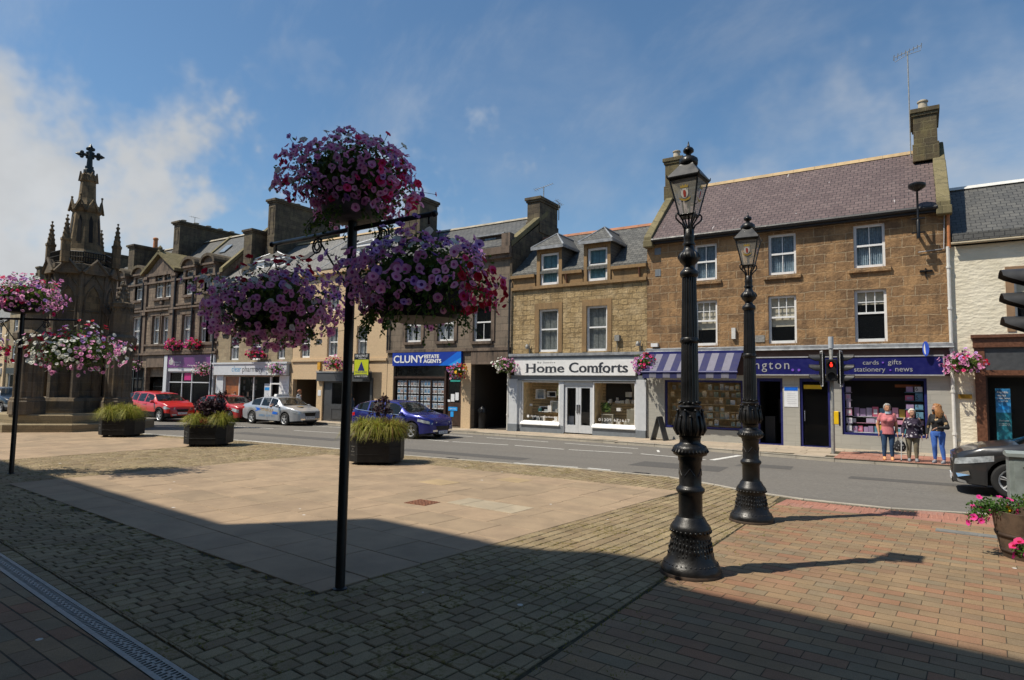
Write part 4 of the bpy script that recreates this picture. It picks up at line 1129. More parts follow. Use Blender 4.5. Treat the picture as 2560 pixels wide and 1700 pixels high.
for i in range(150):
    a, q = U(0, 2 * pi), U(0, .26); c = (-12.15 + q * cos(a), y - .1 + q * .4 * sin(a), 1.3 + U(-.2, .2)); gd.quad(c, (c[0] + .06, c[1], c[2] + .03), (c[0] + .08, c[1] + .02, c[2] + .1), (c[0] + .01, c[1] + .01, c[2] + .07))
gd.build('potted_greenery', 'leaf', Hh, world=True)
fb = MB(); fb.text('Find us on facebook', (-15.9, D + .046, .78), XF, ZF, 1.35, .10); fb.box(-16.12, -16.0, D + .044, D + .046, .76, .88); fb.text('01309 671617', (-12.3, D + .046, .74), XF, ZF, 1.5, .13, spacing=1.15); fb.build('window_lettering', 'white', Hh, world=True)
dd = MB()
for x0, x1 in ((-14.06, -13.34), (-13.33, -12.61)):
    dd.box(x0, x0 + .13, D + .05, D + .12, .14, 2.34); dd.box(x1 - .13, x1, D + .05, D + .12, .14, 2.34); dd.box(x0 + .13, x1 - .13, D + .05, D + .12, 2.22, 2.34); dd.box(x0 + .13, x1 - .13, D + .05, D + .12, .14, .5)
ddo = dd.build('double_door', 'lightgrey', Hh, world=True)
q = MB(); q.quad((-14.0, D + .09, .4), (-12.65, D + .09, .4), (-12.65, D + .09, 2.3), (-14.0, D + .09, 2.3)); q.build('door_glass', 'shopglass', ddo, world=True)
q = MB(); q.box(-14.06, -12.61, D + .6, D + .62, .1, 2.4); q.box(-14.06, -12.61, D + .1, D + .62, .1, .12); q.build('entrance', 'dark', ddo, world=True)
q = MB(); q.box(-13.42, -13.36, D + .02, D + .05, 1.05, 1.45); q.box(-13.31, -13.25, D + .02, D + .05, 1.05, 1.45); q.build('handle', 'chrome', ddo, world=True)
q = MB(); q.box(-13.98, -13.7, D + .3, D + .32, .45, .9); q.box(-13.62, -13.42, D + .3, D + .32, .5, 1.15); q.build('door_display', 'palegrey', ddo, world=True)
for x in (-11.45, -10.35, -16.05):
    q = MB(); q.box(x, x + .22, D - .16, D, 4.35, 4.62) if x == -11.45 else q.lathe([(.09, 0), (.1, .1), (.06, .2), (.01, .22)], 10, (x, D - .14, 4.1)); q.tube([(x + .1, D - .08, 4.35), (x + .08, D - .06, 3.9)], .02, 5); q.build('wall_fitting', 'galv', Hh, world=True)
pipe(Hh, [(-17.14, D - .12, 7.6), (-17.14, D - .12, 3.4), (-17.14, D - .12, 3.2)], .05)
pipe(Hh, [(-17.14, D - .12, 3.1), (-17.14, D - .12, .1)], .055, 'offwhite')
for x in (-13.95, -10.3): pipe(Hh, [(x, D - .14, 7.62), (x, D - .05, 7.2)], .045, 'brownwood', 'downpipe', False)

# ---------------------------------------------------------------- grey ashlar estate agent
C = thing('estate_agent_building', 'sooty grey ashlar building with blue estate agent sign and dark pend', 'building', (-21.3, D, gz(-21.3)))
CW = [(-24.15, -23.0, 4.62, 6.55), (-21.85, -20.7, 4.62, 6.55), (-19.45, -18.3, 4.55, 6.55), (-24.1, -23.05, 7.0, 8.5), (-21.8, -20.75, 7.0, 8.5)]
w = MB()
wall_open(w, -25.5, -17.1, 3.42, 9.1, D + .01, CW, .22)
wall_open(w, -25.5, -17.1, -.3, 3.42, D + .012, [(-24.95, -20.12, .1, 3.4), (-19.5, -17.28, -.29, 3.36)], .3)
shell(w, -25.5, -17.1, D + .01, D + 7, -.3, 9.1, 11.7, D + 3.5)
w.build('wall', 'cluny_stone', C, world=True)
w = MB(); w.box(-20.12, -19.52, D - .04, D + .1, -.3, 3.42); w.box(-25.42, -24.97, D - .04, D + .1, -.3, 3.42); w.build_each('shop_pier', 'cream_stone', C, world=True)
w = MB(); w.box(-25.5, -17.1, D - .12, D + .01, 4.05, 4.2); w.box(-25.5, -17.1, D - .3, D + .01, 8.95, 9.3); w.box(-25.5, -17.1, D - .18, D + .01, 8.75, 8.95); w.box(-19.5, -17.2, D - .08, D + .01, 3.36, 4.05)
w.box(-17.62, -17.12, D - .22, D + .2, 9.3, 10.0)
for a, b, c, d in CW: w.box(a - .2, a, D - .05, D + .02, c, d + .2); w.box(b, b + .2, D - .05, D + .02, c, d + .2); w.box(a, b, D - .05, D + .02, d, d + .2); w.box(a - .1, b + .1, D - .1, D + .02, c - .14, c)
w.build('cornice', 'vict_dress', C, world=True)
rf = MB(); gable_roof(rf, -25.5, -17.4, D - .1, 9.3, D + 3.5, 11.62, D + 7.1, 9.2); rf.build('roof', 'slate2', C, world=True)
rg = MB(); rg.prism([(D + 3.3, 11.68), (D + 3.5, 11.84), (D + 3.7, 11.68)], 'x', -25.5, -17.4); rg.build('ridge_tiles', 'ridgegrey', C, world=True)
s = MB()
for i in range(5):
    y0, y1 = D - .1 + 3.6 * i / 5 + .004, D - .1 + 3.6 * (i + 1) / 5 - .004; z0, z1 = 9.4 + 2.45 * i / 5, 9.4 + 2.45 * (i + 1) / 5
    s.prism([(y0, z0 - .1), (y1, z1 - .1), (y1, z1 + .2), (y0, z0 + .2)], 'x', -17.42, -17.04)
s.build('skew_coping', 'skew', C, world=True, bevel=.02)
s = MB(); s.prism([(D - .05, 7.6), (D + 6, 7.6), (D + 6, 10), (D + 3.5, 11.6), (D - .05, 9.3)], 'x', -17.2, -17.06); s.build('gable_wall', 'chim_stone', C, world=True)
chimney(C, -17.85, -17.05, D + 2.6, D + 4.6, 10.6, 12.6, pots=[(-17.5, D + 3.2, .14, .12)])
chimney(C, -26.0, -24.75, D + 1.6, D + 3.2, 11.0, 13.55, pots=[(-25.3, D + 2.2, .16, .16)], panel=True)
dmr = MB(); dmr.box(-19.72, -18.35, D + .9, D + 2.6, 9.5, 10.25); dmo = dmr.build('dormer', 'darkwood', C, world=True)
dmr = MB(); dmr.box(-20.0, -18.1, D + .7, D + 2.9, 10.25, 10.34); dmr.build('dormer_roof', 'lead', dmo, world=True)
dmr = MB(); dmr.quad((-19.45, D + .895, 9.62), (-18.75, D + .895, 9.62), (-18.75, D + .895, 10.15), (-19.45, D + .895, 10.15)); dmr.build('pane', P('dormer_glass', (.20, .28, .34), .08), dmo, world=True)
for a, b, c, d in CW: sash(C, a, b, c, d, D + .01, (1, 1), (2, 1) if a > -20 else (1, 1), fw=.09, curtain='curtain' if a < -20 else None, recess=.1)
t = MB(); t.box(-24.97, -20.1, D - .14, D + .02, 3.3, 4.03); sgo = t.build('sign_board', 'bluesign', C, world=True)
t = MB(); y = D - .1425; t.add([(-21.6, y, 3.3), (-20.1, y, 3.3), (-20.1, y, 4.03), (-20.35, y, 4.03)], [(0, 1, 2, 3)], 0); t.add([(-21.0, y - .002, 3.3), (-20.1, y - .002, 3.3), (-20.1, y - .002, 3.72)], [(0, 1, 2)], 1); t.build('sign_flash', ['bluemid', 'bluelight'], sgo, world=True)
t = MB(); y = D - .143; t.text('CLUNY', (-24.88, y, 3.47), XF, ZF, 2.2, .40); t.text('CLUNY', (-24.865, y - .001, 3.475), XF, ZF, 2.2, .40); [(t.text('ESTATE', (-22.62 + dx, y - dy, 3.70 + dz), XF, ZF, 1.0, .19), t.text('AGENTS', (-22.68 + dx, y - dy, 3.45 + dz), XF, ZF, 1.22, .19), t.text('CLUNY', (-24.88 + dx, y - dy - .002, 3.47 + dz), XF, ZF, 2.2, .40)) for dx, dz, dy in ((0, 0, .001), (.02, 0, .003), (.04, .008, .005), (.01, .012, .007), (.03, -.008, .009))]
t.build('lettering', 'white', sgo, world=True)
glaze(C, -24.95, -21.28, .55, 2.62, D + .06, .07, 'darkwood', [-24.0, -23.1, -22.25], bd=1.0)
t = MB(); t.box(-24.95, -21.28, D, D + .1, 2.62, 2.72); t.box(-24.95, -21.28, D + .0, D + .1, .0, .55); t.box(-21.28, -21.18, D, D + .12, .1, 3.3); t.box(-20.22, -20.12, D, D + .12, .1, 3.3); t.build('timber_shopfront', 'darkwood', C, world=True)
t = MB(); t.box(-24.95, -20.12, D + .12, D + .14, 2.62, 3.35); t.build('fascia_glass', P('dark_fascia', (.02, .018, .015), .2), C, world=True)
t = MB(); r = random.Random(2)
for c in range(7):
    x = -24.75 + c * .49
    for k in range(4):
        z = .98 + k * .40
        for q in range(2):
            xx = x + q * .225
            t.box(xx, xx + .20, D + .12, D + .13, z, z + .31, 0); t.box(xx + .02, xx + .18, D + .116, D + .12, z + .05, z + .2, 1 + r.randrange(3)); t.box(xx + .02, xx + .18, D + .116, D + .12, z + .22, z + .27, 1)
t.build('property_cards', ['paper', P('card_blue', (.10, .22, .36), var=.5, vs=9), P('card_grey', (.22, .25, .28), var=.5, vs=9), P('card_brown', (.28, .2, .18), var=.5, vs=9)], C, world=True)
dr_ = MB(); dr_.box(-21.18, -20.22, D + .1, D + .15, .15, 1.35); dr_.box(-21.18, -21.08, D + .1, D + .15, 1.35, 2.6); dr_.box(-20.32, -20.22, D + .1, D + .15, 1.35, 2.6); dro = dr_.build('door', 'darkwood', C, world=True)
q = MB(); q.quad((-21.08, D + .12, 1.35), (-20.32, D + .12, 1.35), (-20.32, D + .12, 2.6), (-21.08, D + .12, 2.6)); q.build('door_glass', 'glass', dro, world=True)
q = MB(); q.box(-20.9, -20.66, D + .09, D + .1, 1.4, 1.8); q.box(-20.6, -20.38, D + .09, D + .1, 1.48, 1.88); q.box(-21.12, -20.94, D + .09, D + .1, 1.38, 1.5); q.build('door_notices', 'paper', dro, world=True)
q = MB(); q.box(-21.05, -20.45, D + .085, D + .1, .92, 1.12); q.box(-20.9, -20.7, D + .085, D + .1, .6, .88); q.build('door_sticker', 'bluelight', dro, world=True)
q = MB(); q.text('rightmove', (-20.98, D + .083, .98), XF, ZF, .44, .09); q.build('sticker_lettering', 'white', dro, world=True)
q = MB(); q.box(-20.95, -20.3, D + .09, D + .1, 2.45, 2.54); q.build('door_header', P('green_sticker', (.02, .30, .25)), dro, world=True)
q = MB(); q.box(-19.5, -17.28, D + 3.5, D + 3.55, -.2, 3.4); q.quad((-19.5, D + .3, .075), (-17.28, D + .3, .075), (-17.28, D + 3.5, .075), (-19.5, D + 3.5, .075)); q.box(-19.56, -19.5, D + .3, D + 3.5, -.2, 3.4); q.box(-17.28, -17.22, D + .3, D + 3.5, -.2, 3.4); q.box(-19.5, -17.28, D + .3, D + 3.5, 3.36, 3.42); q.build('pend_passage', P('pend_plaster', (.055, .045, .035), .9), C, world=True)
pipe(C, [(-25.45, D - .1, 9.0), (-25.45, D - .1, 4.2)], .05)

# ---------------------------------------------------------------- pale cream ashlar house
E = thing('cream_shop_building', 'pale cream ashlar building with dark grey shop and open pend', 'building', (-29.7, D, gz(-29.7)))
EW = [(-33.1, -32.2, 3.87, 5.72), (-30.62, -29.68, 3.9, 5.72), (-28.04, -27.18, 3.9, 5.7)]
EW2 = [(a, b, 6.75, 8.3) for a, b, c, d in EW]
w = MB(); wall_open(w, -33.85, -25.5, 2.55, 9.2, D, EW + EW2, .24)
wall_open(w, -33.85, -25.5, -.3, 2.55, D, [(-33.7, -31.42, -.29, 2.5), (-30.9, -26.6, -.2, 2.4)], .3)
shell(w, -33.85, -25.5, D, D + 7.2, -.3, 9.2, 12.3, D + 3.6); w.build('wall', 'cream_stone', E, world=True)
w = MB(); w.box(-33.85, -25.52, D - .09, D, 3.62, 3.76); w.box(-33.85, -25.52, D - .25, D, 9.05, 9.3); w.build_each('string_course', 'cream_stone', E, world=True)
rf = MB(); gable_roof(rf, -42.0, -25.6, D - .25, 9.25, D + 3.5, 12.3, D + 7.2, 9.2); rf.build('roof', 'slate3', E, world=True)
rg = MB(); rg.prism([(D + 3.3, 12.35), (D + 3.5, 12.52), (D + 3.7, 12.35)], 'x', -42, -25.6); rg.build('ridge_tiles', 'ridge', E, world=True)
for a, b, c, d in EW: sash(E, a, b, c, d, D, (1, 1), (1, 1), fw=.09, curtain='curtain', recess=.14)
for a, b, c, d in EW2: sash(E, a, b, c, d, D, (1, 1), (1, 1), fw=.09, curtain='curtain', recess=.14)
t = MB(); t.box(-31.3, -26.7, D - .16, D, 2.4, 2.92); t.box(-26.7, -26.55, D - .1, D, 0, 2.6); t.build('fascia', 'greyfascia', E, world=True)
t = MB(); t.box(-31.3, -26.7, D - .2, D, 2.92, 3.0); t.build('lead_ledge', 'lead', E, world=True)
glaze(E, -30.2, -28.4, .95, 2.38, D + .1, .08, 'greyfascia')
t = MB(); t.box(-30.2, -28.4, D + .02, D + .1, -.2, .95); t.box(-30.05, -28.55, D, D + .02, .12, .14); t.box(-30.05, -28.55, D, D + .02, .72, .74); t.box(-30.05, -30.02, D, D + .02, .12, .74); t.box(-30.9, -30.2, D + .1, D + .2, -.2, 2.4); t.build('shop_panel', 'greyfascia', E, world=True)
t = MB(); t.box(-28.4, -26.6, D + .5, D + .52, -.2, 2.4); t.build('entrance', 'dark', E, world=True)
q = MB(); q.box(-33.7, -31.42, D + 3.5, D + 3.55, -.3, 2.6); q.quad((-33.7, D + .3, -.03), (-31.42, D + .3, -.03), (-31.42, D + 3.5, -.03), (-33.7, D + 3.5, -.03)); q.box(-33.76, -33.7, D + .3, D + 3.5, -.3, 2.6); q.box(-31.42, -31.36, D + .3, D + 3.5, -.3, 2.6); q.box(-33.7, -31.42, D + .3, D + 3.5, 2.5, 2.56); q.build('pend_passage', P('pend_stone', (.12, .088, .055), .9), E, world=True)
q = MB(); q.box(-33.0, -32.2, D + 3.42, D + 3.5, 1.75, 1.87); q.build('pend_sign', 'blackpaint', E, world=True)
q = MB(); q.box(-31.3, -31.05, D - .12, D, 3.1, 3.55); q.build('alarm_box', P('amber_box', (.60, .30, .02), .5), E, world=True)
q = MB(); q.box(-31.28, -31.0, D - .02, D, 1.5, 1.85); q.build('wall_plate', 'paper', E, world=True)
for x0, x1, zt in ((-29.35, -27.8, 11.35), (-39.9, -36.2, 11.55)):
    dmr = MB(); cx = (x0 + x1) / 2; wall_open(dmr, x0, x1, 9.7, 10.75, D + .9, [(cx - .45, cx + .45, 9.8, 10.7)], .1); dmr.quad((x0, D + .9, 9.7), (x0, D + 2.6, 9.7), (x0, D + 2.6, 10.75), (x0, D + .9, 10.75)); dmr.quad((x1, D + .9, 9.7), (x1, D + 2.6, 9.7), (x1, D + 2.6, 10.75), (x1, D + .9, 10.75))
    dmr.box(x0 - .12, x1 + .12, D + .78, D + 2.6, 10.75, 10.9)
    dmo = dmr.build('dormer', 'white', E, world=True)
    r_ = MB(); r_.add([(x0 - .15, D + .75, 10.9), (x1 + .15, D + .75, 10.9), (x1 + .15, D + 2.8, 10.9), (x0 - .15, D + 2.8, 10.9), (cx, D + 1.6, zt), (cx, D + 2.8, zt)], [(0, 1, 4), (1, 2, 5, 4), (3, 0, 4, 5), (0, 3, 2, 1)]); r_.build('dormer_roof', 'slate', dmo, world=True)
    r_ = MB(); r_.tube([(x0 - .15, D + .75, 10.9), (cx, D + 1.6, zt), (x1 + .15, D + .75, 10.9)], .06, 6); r_.build('dormer_leadwork', 'white', dmo, world=True)
    sash(E, cx - .45, cx + .45, 9.8, 10.7, D + .9, (2, 1), (1, 1), fw=.07, curtain='curtain', recess=.05)
for x, z in ((-35.0, 10.4), (-31.7, 10.9)):
    q = MB(); yy = D - .25 + (z - 9.25) * 3.75 / 3.05; q.prism([(yy, z + .13), (yy + .85, z + .13 + .69), (yy + .82, z + .2 + .69), (yy - .03, z + .2)], 'x', x, x + .75); qo = q.build('skylight', 'gutter', E, world=True)
    q = MB(); q.quad((x + .08, yy + .06, z + .262), (x + .67, yy + .06, z + .262), (x + .67, yy + .74, z + .815), (x + .08, yy + .74, z + .815)); q.build('pane', P('skylight_glass', (.18, .24, .30), .08), qo, world=True)
for x in (-33.2, -30.4):
    q = MB(); q.tube([(x - .9, D - .1, 9.5), (x + .9, D + 3.3, 12.28)], .045, 5); q.build('lead_roll', 'lead', E, world=True)

# ---------------------------------------------------------------- pharmacy
F = thing('pharmacy_building', 'buff stone building with white pharmacy fascia and big dark chimney stack', 'building', (-38, D, gz(-38)))
FWn = [(-40.6, -39.6, 3.8, 5.65), (-38.2, -37.2, 3.78, 5.6), (-35.4, -34.6, 3.8, 5.5)]
FW2 = [(a, b, 6.8, 8.3) for a, b, c, d in FWn]
w = MB(); wall_open(w, -42.1, -33.87, 2.7, 9.2, D - .01, FWn + FW2, .22)
wall_open(w, -42.1, -33.87, -.4, 2.7, D - .01, [(-41.7, -34.1, -.39, 2.65)], .3)
shell(w, -42.1, -33.87, D, D + 7.2, -.4, 9.2, 12.2, D + 3.6); w.build('wall', 'pharm_stone', F, world=True)
w = MB(); w.box(-42.1, -33.9, D - .2, D, 9.05, 9.28); w.build('eaves_course', 'vict_dress', F, world=True)
for a, b, c, d in FWn + FW2: sash(F, a, b, c, d, D - .01, (1, 1), (1, 1), fw=.09, curtain='curtain', recess=.12)
t = MB(); t.box(-42.3, -34.0, D - .3, D, 3.5, 3.62); t.box(-42.1, -34.1, D - .24, D, 2.75, 3.5); fo = t.build('fascia', 'lightgrey', F, world=True)
t = MB(); t.text('clear', (-39.95, D - .244, 2.98), XF, ZF, 1.05, .38); t.build('fascia_lettering', 'cyan', fo, world=True)
t = MB(); t.text('pharmacy', (-38.75, D - .244, 2.84), XF, ZF, 2.25, .52); t.build('fascia_lettering', 'inkgrey', fo, world=True)
t = MB(); t.box(-42.05, -41.2, D - .05, D + .1, -.3, 2.75); t.build_each('pilaster', 'lightgrey', F, world=True)
t = MB(); t.box(-34.98, -34.05, D - .05, D + .1, -.3, 2.72); t.build('notice_panel', 'white', F, world=True)
t = MB()
for i in range(7): t.box(-34.85, -34.3 + .1 * (i % 2), D - .053, D - .05, 2.3 - i * .2, 2.325 - i * .2)
t.build('notice_print', 'palegrey', F, world=True)
glaze(F, -41.2, -36.0, .3, 2.72, D + .05, .08, 'white', [-39.45, -37.85], bd=1.2)
t = MB(); t.box(-41.12, -39.5, D + .12, D + .14, .35, 2.66); t.build('window_poster', 'copper', F, world=True)
t = MB(); t.text('Jack', (-40.4, D + .115, 1.3), XF, ZF, .5, .16); t.lathe([(.1, 0), (.1, .004)], 12, (-40, D + .11, 1.6)); t.build('poster_print', 'paper', F, world=True)
display(F, -39.4, -37.9, .4, 2.6, D + .2, ['dark', P('shelf_brown', (.09, .05, .03)), P('shelf_grey', (.12, .12, .12))], 6, 5, 31, .4, .8)
display(F, -37.8, -36.1, .35, 1.3, D + .14, ['paper', P('shelf_blue', (.05, .25, .35)), 'lightgrey', 'dark'], 7, 2, 32, .3, .8)
t = MB(); t.box(-36.75, -36.1, D + .11, D + .12, .9, 2.2); t.build('window_notice', 'paper', F, world=True)
t = MB(); t.box(-36.7, -36.2, D + .104, D + .11, 1.75, 1.95); t.build('notice_header', 'bluelight', F, world=True)
t = MB(); t.box(-36.0, -35.9, D, D + .1, -.2, 2.72); t.box(-35.08, -34.98, D, D + .1, -.2, 2.72); t.box(-35.9, -35.08, D + .01, D + .1, 2.15, 2.25); dro = t.build('door_frame', 'white', F, world=True)
t = MB(); t.box(-35.9, -35.08, D + .3, D + .32, -.2, 2.72); t.build('door', 'dark', dro, world=True)
chimney(F, -39.0, -38.2, D + 1.4, D + 7.4, 10.3, 15.4, cap=.16, pots=[(-38.6, D + 2.2, .17, .2), (-38.6, D + 3.6, .17, .2)], panel=True)
chimney(F, -40.55, -39.6, D + .6, D + 4.2, 9.6, 13.2, cap=.14, pots=[(-40.0, D + 3.6, .2, .95)], potm='terracotta')

# ---------------------------------------------------------------- Victorian dormered block
V = thing('victorian_building', 'dark Victorian sandstone block with arched dormers and a gabled centre bay', 'building', (-50, D, gz(-50)))
VM = [(-54.35, -52.95, 5.2, 7.45), (-51.15, -50.05, 5.15, 7.4), (-49.75, -48.75, 5.12, 7.35), (-46.85, -45.6, 5.12, 7.3), (-44.5, -43.62, 5.1, 7.25), (-43.4, -42.6, 5.08, 7.2), (-57.0, -55.9, 5.2, 7.4)]
VT = [(-54.15, -52.95, 8.82, 10.72), (-51.05, -49.95, 8.8, 10.72), (-49.7, -48.75, 8.8, 10.68), (-46.75, -45.65, 8.8, 10.7), (-44.15, -43.15, 8.9, 10.7), (-57.0, -55.95, 8.82, 10.7)]
w = MB(); wall_open(w, -57.6, -42.12, 4.45, 10.1, D, VM + [(a, b, c, 10.1) for a, b, c, d in VT], .25)
wall_open(w, -57.6, -42.12, -.4, 4.45, D, [(-57.2, -52.0, -.3, 3.3), (-51.75, -48.95, -.39, 3.3), (-48.45, -42.7, -.3, 4.2)], .35)
shell(w, -57.6, -42.12, D, D + 8, -.4, 10.1, 14.0, D + 3.8); w.build('wall', 'vict_stone', V, world=True)
w = MB()
for z, p in ((4.3, .22), (4.46, .12), (7.78, .22), (8.05, .1), (5.02, .1), (10.0, .16)): w.box(-57.65, -42.1, D - p, D, z, z + .14)
for a, b, c, d in VM: w.box(a - .22, a, D - .07, D + .02, c - .1, d + .25); w.box(b, b + .22, D - .07, D + .02, c - .1, d + .25); w.box(a - .22, b + .22, D - .09, D + .02, d + .02, d + .25); w.box(a - .1, b + .1, D - .12, D, c - .14, c)
for a, b, c, d in VT: w.box(a - .15, b + .15, D - .2, D, c - .2, c - .02)
for x in (-52.4, -48.25): w.box(x - .28, x + .28, D - .12, D, 4.6, 10.6); w.box(x - .34, x + .34, D - .2, D, 10.4, 10.62); w.box(x - .34, x + .34, D - .2, D, 7.5, 7.8)
w.box(-51.6, -49.1, D - .09, D, 3.35, 4.2); w.lathe([(.22, 0), (.12, .05)], 14); w.v[-28:] = [(-49.9 + a, D - .1 - c, 8.42 + b) for a, b, c in w.v[-28:]]
w.build('stone_dressings', 'vict_dress', V, world=True)
def arch(cx, hw, z, h, n=10): return [(cx - hw * cos(pi * i / n), z + h * sin(pi * i / n)) for i in range(n + 1)]
for k, (a, b, c, d) in enumerate(VT):
    if -52 < a < -48: continue
    cx, hw = (a + b) / 2, (b - a) / 2 + .28
    q = MB(); wall_open(q, cx - hw, cx + hw, 10.1, 11.0, D - .06, [(a, b, 10.1, d)], .3)
    q.box(a - .28, a, D - .06, D + .2, 8.9, 10.1); q.box(b, b + .28, D - .06, D + .2, 8.9, 10.1)
    q.prism(arch(cx, hw * .98, 11.0, .5), 'y', D - .06, D + 1.6); q.box(cx - hw, cx + hw, D - .058, D + 1.6, 10.1, 11.0) if False else None
    q.quad((cx - hw, D - .06, 10.1), (cx - hw, D + 1.6, 10.1), (cx - hw, D + 1.6, 11), (cx - hw, D - .06, 11)); q.quad((cx + hw, D - .06, 10.1), (cx + hw, D + 1.6, 10.1), (cx + hw, D + 1.6, 11), (cx + hw, D - .06, 11))
    q.box(cx - hw - .12, cx + hw + .12, D - .2, D + .1, 10.86, 11.0)
    qo = q.build('dormer', 'vict_dress', V, world=True)
    q = MB(); o_ = arch(cx, hw + .2, 11.0, .72); i_ = arch(cx, hw - .02, 11.0, .5)
    q.loft([[(p[0], D - .28, p[1]) for p in o_ + i_[::-1]], [(p[0], D + 1.9, p[1]) for p in o_ + i_[::-1]]]); q.build('dormer_hood', 'chim_stone', qo, world=True)
q = MB(); q.box(-52.4, -48.25, D - .14, D + .6, 10.6, 10.85); wall_open(q, -52.4, -48.25, 10.1, 10.6, D - .05, [(a, b, 10.1, 10.6) for a, b, c, d in VT[1:3]], .25); q.prism([(-52.3, 10.85), (-48.35, 10.85), (-50.3, 12.2)], 'y', D - .06, D + 2.4); po_ = q.build('pediment', 'vict_dress', V, world=True)
q = MB(); q.loft([[(-52.85, y_, 10.75), (-50.3, y_, 12.3), (-47.8, y_, 10.75), (-47.8, y_, 10.98), (-50.3, y_, 12.58), (-52.85, y_, 10.98)] for y_ in (D - .35, D + 2.6)]); q.lathe([(.22, 0), (.12, .15), (.2, .3), (.02, .5)], 8, (-50.3, D - .2, 12.5)); q.build('pediment_coping', 'skew', po_, world=True)
for a, b, c, d in VM + VT: sash(V, a, b, c, d, D, (1, 1), (1, 1), 'offwhite', fw=.09, curtain='curtain', recess=.14)
rf = MB(); gable_roof(rf, -57.6, -42.35, D + .1, 10.2, D + 3.8, 13.95, D + 8, 10.2); rf.build('roof', 'slate2', V, world=True)
rg = MB(); rg.prism([(D + 3.6, 14.02), (D + 3.8, 14.2), (D + 4, 14.02)], 'x', -57.6, -42.3); rg.build('ridge_tiles', 'ridgegrey', V, world=True)
s = MB(); s.prism([(D, 10.2), (D + 3.8, 14.05), (D + 3.8, 14.35), (D, 10.5)], 'x', -42.45, -42.05); s.prism([(D + 1.2, 11.4), (D + 3.8, 14.1), (D + 3.8, 14.25), (D + 1.2, 11.55)], 'x', -47.3, -47.0); s.build_each('skew_coping', 'skew', V, world=True)
q = MB(); q.prism([(D + 2.0, 12.33), (D + 2.7, 13.05), (D + 2.68, 13.1), (D + 1.98, 12.38)], 'x', -45.9, -45.1); q.build('skylight', P('dusty_skylight', (.20, .23, .25), .15), V, world=True)
chimney(V, -51.6, -50.7, D + 1.5, D + 7.2, 11.8, 15.45, cap=.18, pots=[(-51.1, D + 2 + i * 1.1, .2, .22) for i in range(5)], panel=True)
chimney(V, -58.2, -57.2, D + 1.2, D + 7, 10.2, 14.15, cap=.18, pots=[(-57.7, D + 3.2, .2, 1.05)], potm='terracotta')
for x in (-52.62, -47.9, -45.4, -55.2, -42.5): pipe(V, [(x, D - .16, 10.2), (x, D - .16, 4.6 if -48 < x < -45 else .2)], .07)
t = MB(); t.box(-48.45, -42.75, D - .1, D + .02, 3.3, 4.22); sgo = t.build('sign_board', 'purplesign', V, world=True)
t = MB(); y = D - .104; t.lathe([(.02, -.24), (.20, -.2), (.26, -.05), (.22, .12), (.09, .2), (.09, .3), (.02, .33)], 4); t.v = [(-47.95 + a * 1.3, y - abs(b) * .01, 3.74 + c) for a, b, c in t.v]
t.text('Children 1st', (-47.55, y, 3.62), XF, ZF, .95, .16); t.text('Scotland', (-47.6, y, 3.46), XF, ZF, .8, .12); t.text('Caring for our families', (-45.7, y, 3.38), XF, ZF, 2.3, .13); t.build('lettering', 'white', sgo, world=True)
t = MB(); t.box(-48.9, -48.45, D - .14, D + .02, -.3, 4.22); t.box(-42.75, -42.3, D - .14, D + .02, -.3, 4.22); t.box(-48.45, -42.75, D - .06, D + .04, 3.02, 3.3); t.build_each('pilaster', 'lightgrey', V, world=True)
glaze(V, -48.45, -42.75, .2, 3.02, D + .05, .09, 'lightgrey', [-46.6, -45.3], bd=1.2, tr=2.2)
t = MB(); t.box(-46.4, -45.5, D + .1, D + .11, 2.35, 2.9); t.build('door_sticker', 'magenta', V, world=True)
t = MB(); t.box(-57.2, -52.0, D + .5, D + .52, -.3, 3.3); t.box(-51.75, -48.95, D + 2.4, D + 2.5, -.3, 3.3); t.build('dark_entrance', 'dark', V, world=True)
t = MB(); t.box(-51.75, -48.95, D + .34, D + .36, 2.6, 3.3); t.build('pend_lintel', 'vict_stone', V, world=True)
gt_ = MB()
for i in range(9): x = -51.6 + i * .16; gt_.tube([(x, D + .6, .0), (x, D + .6, 2.0 + .25 * sin(i * .4)), (x, D + .6, 2.3 + .2 * sin(i * .4))], [.022, .022, .004], 5)
gt_.box(-51.65, -50.2, D + .58, D + .62, .3, .36); gt_.box(-51.65, -50.2, D + .58, D + .62, 1.8, 1.86); gt_.build('iron_gate', 'blackiron', V, world=True)
t = MB()
for x in (-57.1, -55.4, -53.7, -52.1): t.box(x, x + .12, D - .02, D + .1, -.2, 3.3)
t.box(-57.2, -52.0, D - .02, D + .1, 2.4, 2.5); t.build('shopfront_frame', 'blackpaint', V, world=True)

